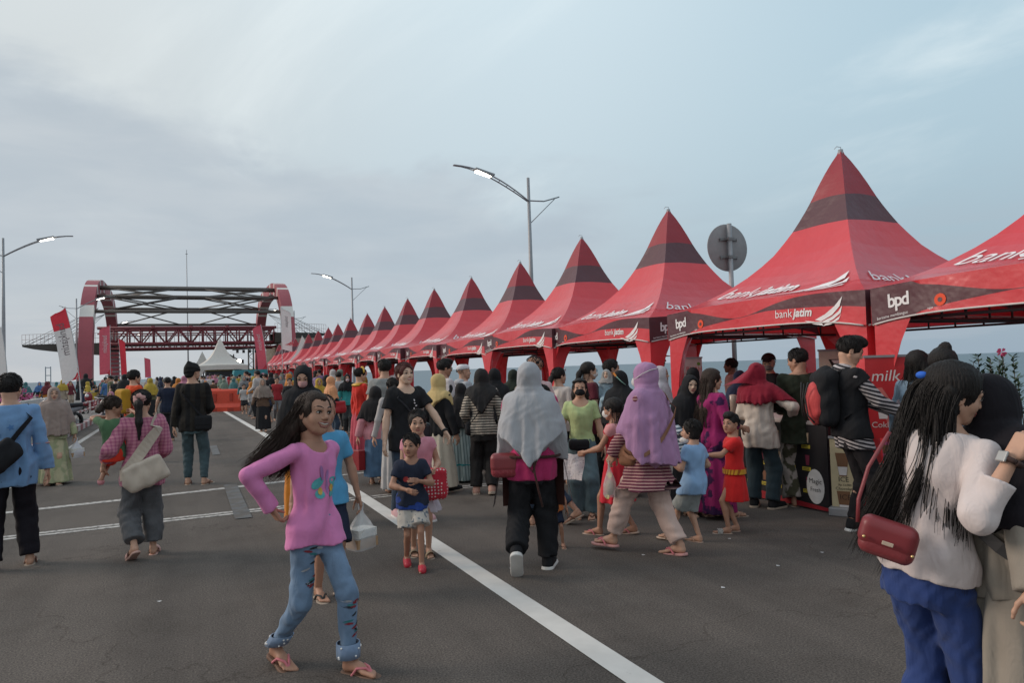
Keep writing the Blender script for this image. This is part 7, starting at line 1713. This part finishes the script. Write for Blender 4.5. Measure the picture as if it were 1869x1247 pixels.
# ================================================================== distant crowd: a few figures built once and copied with their parts
def proto(kind):
    kw = dict(res=2.3, skin='tan')
    if kind == 'hijab_front': p = Person('x', 0, 0, 0, 1.54, lf=(-.04, .04, 0, 0, 0), rf=(.04, -.04, 0, 0, 0), fat=1.08, lh=(-.20, .05, .49), rh=(.20, .05, .49), **kw); p.body(hands=False, feet=True); p.shirt(WHITEC, 'long', seed=1, loose=.024); p.skirt(WHITEC, w1=.14, z1=.05); p.hijab(WHITEC, hf=.12, hb=.08, seed=2)
    elif kind == 'hijab_trousers': p = Person('x', 0, 0, 0, 1.56, lf=(-.05, .08, 0, 0, 0), rf=(.05, -.08, 0, 0, 8), fat=1.05, lh=(-.08, .15, .58), **kw); p.body(hands=False); p.shirt(WHITEC, 'long', hem=-.10, seed=3, loose=.026); p.trousers(WHITEC, loose=.018); p.hijab(WHITEC, hf=.16, hb=.12, wd=.13, dp=.11, seed=4)
    elif kind == 'man': p = Person('x', 0, 0, 0, 1.68, lf=(-.06, .07, 0, 0, 0), rf=(.06, -.07, 0, 5, 8), **kw); p.body(hands=False); p.shirt(WHITEC, 'short', seed=5, loose=.022); p.trousers(WHITEC, loose=.014); p.hair('black', 'short', seed=6)
    elif kind == 'man_long': p = Person('x', 0, 0, 0, 1.66, lh=(-.1, .15, .56), rh=(.1, .16, .60), fat=1.1, **kw); p.body(hands=False); p.shirt(WHITEC, 'long', seed=7, loose=.026); p.trousers(WHITEC, loose=.016); p.hair('black', 'short', seed=8)
    elif kind == 'child': p = Person('x', 0, 0, 0, 1.12, kid=.8, lf=(-.05, .06, 0, 0, 0), rf=(.05, -.06, 0, 0, 0), **kw); p.body(hands=False); p.shirt(WHITEC, 'short', seed=9, loose=.02); p.trousers(WHITEC, end=.45, loose=.022); p.hair('black', 'short', seed=10)
    elif kind == 'woman_hair': p = Person('x', 0, 0, 0, 1.57, lh=(-.15, .08, .5), **kw); p.body(hands=False); p.shirt(WHITEC, 'long', seed=11, loose=.022); p.trousers(WHITEC, loose=.016); p.hair('black', 'long', length=.9, seed=12)
    elif kind == 'seated': p = Person('x', 0, 0, 0, 1.56, hipz=.30, lf=(-.06, .26, 0, 0, 0), rf=(.06, .24, 0, 0, 0), lh=(-.08, .22, .42), rh=(.08, .22, .42), fat=1.08, **kw); p.body(hands=False); p.shirt(WHITEC, 'long', seed=13, loose=.026); p.trousers(WHITEC, loose=.02); p.hijab(WHITEC, hf=.14, hb=.1, wd=.14, seed=14)
    return p.root
PROTO = {k: proto(k) for k in ('hijab_front', 'hijab_trousers', 'man', 'man_long', 'child', 'woman_hair', 'seated')}
FIRST = set()
PAL = {'black': (.02, .02, .022), 'navy': (.025, .035, .07), 'teal': (.07, .20, .21), 'grey': (.22, .22, .23), 'red': (.42, .03, .04), 'maroon': (.16, .025, .035), 'orange': (.60, .22, .04), 'yellow': (.52, .36, .05),
       'pink': (.56, .22, .30), 'white': (.58, .55, .53), 'brown': (.14, .08, .05), 'olive': (.14, .14, .07), 'lilac': (.33, .22, .38), 'sage': (.20, .27, .21), 'blue': (.08, .18, .40), 'beige': (.42, .34, .26)}
def pm(c): return fab('cloth_dyed_' + c, tuple(v * .78 + .008 for v in PAL[c]), var=.12)
def place(kind, x, y, face, label, top, bottom, head=None, sc=1.0, group=None):
    src = PROTO[kind]; first = kind not in FIRST; FIRST.add(kind)
    if first: r = src
    else:
        r = src.copy(); COL.objects.link(r)
        for ch in list(src.children): c = ch.copy(); COL.objects.link(c); c.parent = r
    r.location = (x, y, 0); az = math.degrees(math.atan2(x, y)); r.rotation_euler = (0, 0, -R(az + face)); r.scale = (sc, sc, sc); r['label'] = label
    if group: r['group'] = group
    elif 'group' in r: del r['group']
    for c in r.children:
        k = c.name.split('.')[0]
        m = {'shirt': top, 'trousers': bottom, 'skirt': bottom, 'hijab': head, 'hair': None, 'body': None}.get(k)
        if m:
            c.material_slots[0].link = 'OBJECT'; c.material_slots[0].material = m if not isinstance(m, str) else pm(m)
    return r
rnd = random.Random(21)
SPEC = [('hijab_front', 1.99, 20.63, 180, 'woman in wide taupe hijab and black flowered knee-length skirt walking towards the viewer', 'brown', fab('black_floral', (.02,.02,.022), pat='floral', col2=(.35,.32,.3), ps=18, pw=.2), fab('taupe_far', (.24,.19,.16)), 0.918),
('man', 2.87, 25.15, 175, 'distant man in a dark red T-shirt and grey trousers left of the black hijab', 'red', 'grey', None, 0.854),
('hijab_trousers', 2.33, 28.38, 120, 'distant girl in a bright orange hijab and white top beyond the taupe hijab', 'white', 'grey', 'orange', 0.818),
('child', 2.25, 30.68, 170, 'distant child in a white top carrying a red bag left of the orange hijab', 'white', 'black', None, 1.055),
('hijab_front', 1.98, 39.55, 0, 'distant person in a teal-grey hijab just behind the orange barrier, left one', 'sage', 'sage', 'sage', 0.890),
('hijab_front', 2.30, 37.62, 30, 'distant person in a pale teal hijab with a dark blue bag behind the barrier', 'sage', 'navy', 'teal', 0.902),
('man', 2.81, 36.23, 10, 'distant man with dark hair beyond the orange hijab girl', 'white', 'navy', None, 0.832),
('man_long', 1.53, 40.99, 350, 'distant person in dark brown between the beanie man and the teal hijabs', 'brown', 'black', None, 0.800),
('woman_hair', 0.87, 41.93, 20, 'distant person in bright yellow right of the beanie man', 'yellow', 'orange', None, 0.859),
('hijab_trousers', 1.15, 40.72, 170, 'distant person in orange hijab and yellow right of the beanie man', 'orange', 'yellow', 'orange', 0.843),
('man_long', 2.88, 22.16, 180, 'distant person in black beside the dark red T-shirt', 'black', 'black', None, 0.842),
('hijab_trousers', 3.36, 18.90, 10, 'person with covered dark head behind the mustard and peach hijabs', 'white', 'black', 'black', 0.940),
('man', 3.75, 19.36, 350, 'man with thick black hair and pale shirt behind the teal jumper', 'white', 'black', None, 0.917),
('seated', -1.90, 24.86, 195, 'person in a bright pink hood sitting on the nearest scooter', 'navy', 'black', 'pink', 0.947),
('hijab_front', -4.50, 43.89, 10, 'distant person in dark navy standing at the end of the left barrier', 'navy', 'navy', 'black', 1.217),
('child', -3.79, 40.32, 20, 'distant child in a yellow and white top beside the navy figure at the left barrier', 'yellow', 'pink', None, 1.121),
('hijab_front', -2.04, 32.98, 10, 'distant person in a black hijab left of the orange jacket', 'maroon', 'black', 'black', 1.115),
('hijab_front', -1.00, 29.39, 350, 'distant person in a yellow hijab right of the orange jacket', 'olive', 'black', 'yellow', 0.993),
('hijab_front', -0.09, 29.92, 350, 'distant person in an orange hijab between the cap and the beanie', 'orange', 'black', 'orange', 0.973),
('hijab_front', 0.10, 27.48, 10, 'distant person in a pale pink hijab left of the beanie man', 'pink', 'navy', 'pink', 1.018)]
for (kind, x, y, face, label, top, bottom, head, sc) in SPEC: place(kind, x, y, face, label, top, bottom, head, sc)
taken = [(x, y) for (_, x, y, *_r) in SPEC] + [(o.location.x, o.location.y) for o in list(COL.objects) if o.name.startswith('person') and o.location.y > 12]
def free(x, y, d): return all((x - a) ** 2 + (y - b) ** 2 > d * d for a, b in taken)
ZONES = [('beside the red tents', 2.3, 5.7, 24, 44, 46), ('amid the far crowd', 1.2, 6.0, 44, 78, 60), ('behind the orange barriers', -2.0, 2.2, 44, 86, 38), ('by the left barrier', -7.6, -3.2, 37, 74, 46), ('on the left road edge', -3.1, -1.6, 33, 60, 8)]
SEEN = set()
for zone, x0, x1, y0, y1, n in ZONES:
    k = 0; tries = 0
    while k < n and tries < 4000:
        tries += 1; x = rnd.uniform(x0, x1); y = y0 + (y1 - y0) * rnd.random() ** 1.1
        if not free(x, y, .52): continue
        taken.append((x, y)); k += 1
        kind = rnd.choice(['hijab_front', 'hijab_front', 'hijab_trousers', 'hijab_trousers', 'man', 'man_long', 'child', 'woman_hair'] + (['seated'] * 3 if 'left barrier' in zone else []))
        cols = list(PAL); top = rnd.choice(cols + ['black', 'black', 'grey', 'white']); bot = rnd.choice(['black', 'black', 'navy', 'grey', 'brown', 'blue', 'beige']); hd = rnd.choice(cols + ['black', 'black', 'black', 'navy', 'grey', 'pink', 'teal'])
        what = f'in {hd} hijab and {top} top' if kind in ('hijab_front', 'hijab_trousers', 'seated') else f'in {top} top and {bot} trousers'
        who = {'seated': 'seated distant person', 'child': 'small distant child'}.get(kind, 'small distant figure')
        lb_ = f'{who} {what} {zone}'
        while lb_ in SEEN:
            top = rnd.choice(cols); hd = rnd.choice(cols); bot = rnd.choice(['black', 'navy', 'grey', 'brown', 'blue', 'beige', 'olive', 'white']); what = f'in {hd} hijab and {top} top' if kind in ('hijab_front', 'hijab_trousers', 'seated') else f'in {top} top and {bot} trousers'; lb_ = f'{who} {what} {zone}'
        SEEN.add(lb_)
        place(kind, x, y, rnd.choice([0, 10, 350, 170, 180, 190, 90, 270, 60, 300]), lb_, top, bot, hd, rnd.uniform(.94, 1.05), 'distant crowd ' + zone)

# ------------------------------------------------------------------ scooters by the left kerb
def scooter(x, y, rz, body_m, label):
    root = thing('scooter', label, 'motorbike', (x, y, 0), rz, 'scooters parked by the left kerb')
    for yy in (-.62, .62):
        G = [[(sx, yy + rr * math.cos(a), .27 + rr * math.sin(a)) for a in np.linspace(0, 2 * PI, 25)] for sx, rr in ((-.05, .19), (-.055, .25), (0, .275), (.055, .25), (.05, .19))]
        wl = MB().sheet(G).build('wheel', BLKR, root); mb = MB(); mb.tube([(-.04, yy, .27), (.04, yy, .27)], .05, 10)
        for k in range(6): a = k * PI / 3; mb.tube([(0, yy, .27), (0, yy + .19 * math.cos(a), .27 + .19 * math.sin(a))], .012, 4)
        mb.build('rim', steel, wl)
    F = Fld((-.3, -.95, .1), (.3, .95, 1.15), .016)
    F.add(cap((0, -.75, .68), (0, -.15, .55), .10, .13), .06); F.add(cap((0, -.2, .42), (0, .3, .32), .12, .11), .06); F.add(cap((0, .36, .35), (0, .42, .85), .11, .12), .06); F.add(ell((0, .46, .80), (.17, .10, .20)), .04); F.add(ell((0, .62, .50), (.08, .24, .09)), .04)
    ms = Mesher(); ms.fld(F); ms.build('body', body_m, root)
    F = Fld((-.25, -.95, .5), (.25, .1, .95), .014); F.add(rbox((0, -.42, .76), (.13, .40, .07), .06), .01); ms = Mesher(); ms.fld(F); ms.build('seat', blk, root)
    mb = MB(); mb.tube([(-.34, .30, 1.02), (-.2, .40, 1.0), (0, .42, .98), (.2, .40, 1.0), (.34, .30, 1.02)], .018, 6); mb.tube([(0, .42, .9), (0, .62, .3)], .03, 6); mb.build('handlebar', steel, root)
    for sx in (-1, 1):
        mb = MB(); mb.tube([(sx * .22, .36, 1.0), (sx * .27, .34, 1.16)], .008, 4); mb.ell((sx * .28, .34, 1.2), (.06, .015, .04), 6); mb.build('mirror', blk, root)
    MB().ell((0, .555, .86), (.09, .05, .07), 8).build('headlight', M('headlight_glass', (.6, .6, .6), rough=.2), root)
    return root
scooter(-1.80, 23.80, 2.90, M('scooter_dark', (.03,.03,.035), rough=.3), 'dark scooter with red trim carrying the person in the pink hood')
scooter(-3.34, 25.73, 2.50, M('scooter_grey', (.2,.2,.21), rough=.3), 'grey scooter parked behind the woman in the green dress')
scooter(-3.34, 36.23, 2.6, M('scooter_maroon', (.2,.02,.03), rough=.3), 'maroon scooter parked farther along the left barrier')

# ------------------------------------------------------------------ stall furniture under the tents
def drinks_counter():
    root = thing('stall_counter', 'drinks stall counter wrapped in a black and red menu banner', 'counter', (5.67, 6.11, 0))
    W_ = 1.75
    MB().box((.30, 0, .86), (.62, W_ + .06, .04)).build('tabletop', M('counter_top', (.45, .38, .36)), root, bevel=.008)
    mb = MB(); mb.box((0, 0, .43), (.02, W_, .82)); mb.box((.30, -W_ / 2, .43), (.60, .02, .82)); fr_ = mb.build('banner', M('menu_black', (.018, .016, .018), rough=.45), root)
    MB().sheet([[(-.013, W_ / 2 - .02, .02), (-.013, W_ / 2 - .02, .82)], [(-.013, W_ / 2 - .14, .02), (-.013, W_ / 2 - .16, .82)]]).build('red_edge', M('menu_red', (.30, .012, .02)), fr_)
    MB().sheet([[(-.0145, W_ / 2, .02), (-.0145, W_ / 2, .14)], [(-.0145, 0, .02), (-.0145, 0, .10)], [(-.0145, -W_ / 2, .02), (-.0145, -W_ / 2, .05)]]).build('red_edge', M('menu_red', (.30, .012, .02)), fr_)
    yt = M('menu_yellow', (.62, .48, .05)); wt = M('menu_white', (.62, .60, .58)); cup = [M('drink_brown', (.20, .09, .05)), M('drink_cream', (.45, .33, .22)), M('drink_maroon', (.22, .03, .06))]
    mb = MB(); r_ = random.Random(3)
    for c in range(7):
        yc = W_ / 2 - .30 - c * .20
        for rr_ in range(3):
            zc = .66 - rr_ * .22
            mb.add([(-.0135, yc + .028, zc + .10), (-.0135, yc + .020, zc), (-.0135, yc - .020, zc), (-.0135, yc - .028, zc + .10)], [(0, 1, 2, 3)], 2 + r_.randrange(3))
            mb.add([(-.0135, yc + .07, zc - .02), (-.0135, yc + .07, zc - .055), (-.0135, yc - .04, zc - .055), (-.0135, yc - .04, zc - .02)], [(0, 1, 2, 3)], 0)
            for q in range(2): mb.add([(-.0145, yc + .06, zc - .028 - q * .013), (-.0145, yc + .06, zc - .034 - q * .013), (-.0145, yc - .02, zc - .034 - q * .013), (-.0145, yc - .02, zc - .028 - q * .013)], [(0, 1, 2, 3)], 5)
    mb.build('menu_print', [yt, wt] + cup + [blk], fr_)
    mb = MB()
    for yc, zc in ((W_ / 2 - .10, .62), (-W_ / 2 + .16, .24)): 
        mb.add([(-.016, yc + .11 * math.cos(a), zc + .17 * math.sin(a)) for a in np.linspace(0, 2 * PI, 25)[:-1]], [list(range(24))], 0)
        put_text(mb, 'Magic', .07, lambda x, y, yc=yc, zc=zc: (-.018, yc - x, zc + .03 + y), 1); put_text(mb, 'Fresh', .06, lambda x, y, yc=yc, zc=zc: (-.018, yc - x, zc - .05 + y), 1)
    mb.build('round_logo', [wt, blk], fr_)
    for k, (x, y, h, m) in enumerate(((.1, .55, .22, 'a'), (.22, .40, .26, 'b'), (.1, .10, .18, 'a'), (.3, -.2, .24, 'b'), (.12, -.45, .20, 'a'))):
        t = thing('drink_cup' if m == 'a' else 'syrup_bottle', ['clear cup of brown drink on the stall counter nearest the cream blouse', 'tall dark syrup bottle standing on the drinks counter', 'clear cup in the middle of the drinks counter', 'dark bottle right of the middle cup on the counter', 'clear cup at the right end of the drinks counter'][k], 'cup' if m == 'a' else 'bottle', (root.location.x + x, root.location.y + y, .88))
        MB().lathe([(0, 0), (.03, 0), (.042, h), (.03, h + .01), (0, h + .012)] if m == 'a' else [(0, 0), (.035, 0), (.035, h * .6), (.012, h * .78), (.012, h), (0, h)], 14).build('body', M('cup_plastic', (.35, .25, .2), rough=.2) if m == 'a' else M('bottle_dark', (.05, .02, .02), rough=.2), t)
drinks_counter()
def rollup(name, label, x, y, face, w_, h, z0, mat, draw, cat='banner', bars=True):
    root = thing(name, label, cat, (x, y, 0), face)
    ban = MB().box((0, 0, z0 + h / 2), (w_, .006, h)).build('panel', mat, root)
    if bars: MB().box((0, 0, z0 + h + .008), (w_ + .02, .025, .022)).build('top_rail', steel, root); MB().box((0, .02, .04), (w_ + .04, .20, .08)).build('base', steel, root, bevel=.01); MB().tube([(0, .03, .05), (0, .03, z0 + h)], .01, 5).build('support_pole', steel, root)
    mats, mb = draw(w_, h, z0); mb.build('print', mats, ban); return root
wt = M('print_white', (.68, .64, .62)); tn = M('print_brown', (.20, .10, .05)); kk = M('print_black', (.02, .018, .018))
def d_menu(w_, h, z0):
    mb = MB(); f = lambda x, y: (x, -.0055, z0 + y)
    for k, zc in enumerate((h - .24, h - .60)):
        mb.add([f(-.075, zc + .10), f(.045, zc + .10), f(.022, zc - .12), f(-.045, zc - .12)], [(0, 3, 2, 1)], 0); mb.add([(x, y - .001, z) for x, y, z in (f(-.056, zc - .03), f(.03, zc - .03), f(.02, zc - .11), f(-.044, zc - .11))], [(0, 3, 2, 1)], 2)
        put_text(mb, 'ICE', .065, lambda x, y, zc=zc: f(x - .01, zc + .19 + y), 1); put_text(mb, 'Rp 12.000', .028, lambda x, y, zc=zc: f(x, zc + .15 + y), 1)
    put_text(mb, 'ICE', .07, lambda x, y: f(x, .10 + y), 1); put_text(mb, 'Chocolate', .04, lambda x, y: f(x, .19 + y), 1)
    return [tn, kk, wt], mb
def d_logo(w_, h, z0):
    mb = MB(); f = lambda x, y: (x, -.0055, z0 + y)
    put_text(mb, 'Ngopi', .20, lambda x, y: f(x + .02, h - .36 + y), 0, shear=.3)
    mb.add([f(-.10, h - .10), f(.10, h - .10), f(.06, h - .19), f(-.06, h - .19)], [(0, 3, 2, 1)], 0); mb.add([(x, y - .001, z) for x, y, z in (f(-.07, h - .11), f(.07, h - .11), f(.04, h - .15), f(-.04, h - .15))], [(0, 3, 2, 1)], 1)
    put_text(mb, 'COFFEE & DRINK', .05, lambda x, y: f(x, h - .46 + y), 0); return [kk, wt], mb
def d_red(w_, h, z0):
    mb = MB(); f = lambda x, y: (x, -.0055, z0 + y)
    put_text(mb, 'milk CUCU', .145, lambda x, y: f(x + .04, h - .22 + y), 0, shear=.2)
    for k, (x0, zc, lab, m) in enumerate(((-.22, h - .48, 'Coklat', 1), (.16, h - .40, 'Oreo', 1), (-.20, h - .86, 'Taro', 2), (.20, h - .74, 'Red Velvet', 2))):
        mb.add([f(x0 - .05, zc + .08), f(x0 + .05, zc + .08), f(x0 + .035, zc - .09), f(x0 - .035, zc - .09)], [(0, 3, 2, 1)], 0 if m == 1 else 3); mb.add([(x, y - .001, z) for x, y, z in (f(x0 - .045, zc + .05), f(x0 + .045, zc + .05), f(x0 + .038, zc - .03), f(x0 - .038, zc - .03))], [(0, 3, 2, 1)], 1)
        put_text(mb, lab, .075, lambda x, y, x0=x0, zc=zc: f(x + x0, zc - .17 + y), 0)
    mb.add([(x, y + .001, z) for x, y, z in (f(-.38, h - .30), f(-.22, h - .28), f(.02, .05), (-.12, -.0055, z0 + .05))], [(0, 3, 2, 1)], 2)
    return [wt, tn, M('print_coral', (.58, .16, .14)), M('print_pink_drink', (.62, .12, .30))], mb
def d_fruit(w_, h, z0):
    mb = MB(); f = lambda x, y: (x, -.0055, z0 + y); r_ = random.Random(9)
    put_text(mb, 'SOP BUAH', .085, lambda x, y: f(x, h * .60 + y), 0); put_text(mb, 'segar dan sehat', .03, lambda x, y: f(x, h * .5 + y), 0)
    for k in range(26):
        x0, z_ = r_.uniform(-.42, .42) * w_, r_.choice([r_.uniform(.05, .4), r_.uniform(.8, .95)]) * h; s_ = r_.uniform(.02, .05)
        if abs(x0) > w_ * .2 or z_ < h * .42: mb.add([f(x0 + s_ * math.cos(a), z_ + s_ * math.sin(a)) for a in np.linspace(0, 2 * PI, 9)[:-1]], [list(range(7, -1, -1))], 1 + k % 4)
    return [M('print_red', (.50, .05, .05)), M('print_yellow', (.6, .42, .05)), M('print_pink', (.6, .25, .25)), M('print_orange', (.62, .25, .04)), M('print_green', (.15, .28, .05))], mb
rollup('banner', 'cream roll-up menu banner with two iced drinks beside the backpack', 5.72, 5.10, -1.05, 0.24, 0.68, 0.05, M('cream_vinyl', (.56,.47,.29), rough=.4), d_menu, bars=True)
rollup('banner', 'cream banner with black script behind the young man with swept-up hair', 7.01, 6.27, -0.75, 0.41, 0.96, 0.62, M('cream_vinyl_pale', (.55,.51,.42), rough=.4), d_logo, bars=True)
rollup('banner', 'large red drinks banner behind the long-haired woman in denim', 6.08, 4.66, -0.70, 0.71, 0.75, 0.74, M('red_vinyl', (.52,.03,.035), rough=.35), d_red, bars=True)
rollup('banner', 'pale fruit drinks banner hanging behind the red cap', 6.54, 8.46, -0.55, 0.40, 0.44, 1.11, M('pale_vinyl', (.56,.46,.44), rough=.4), d_fruit, bars=True)
rollup('banner', 'small grey and orange menu board right of the grey hijab', 6.75, 12.87, -0.40, 0.26, 0.47, 1.11, M('board_grey', (.34,.30,.28), rough=.4), d_fruit, bars=True)
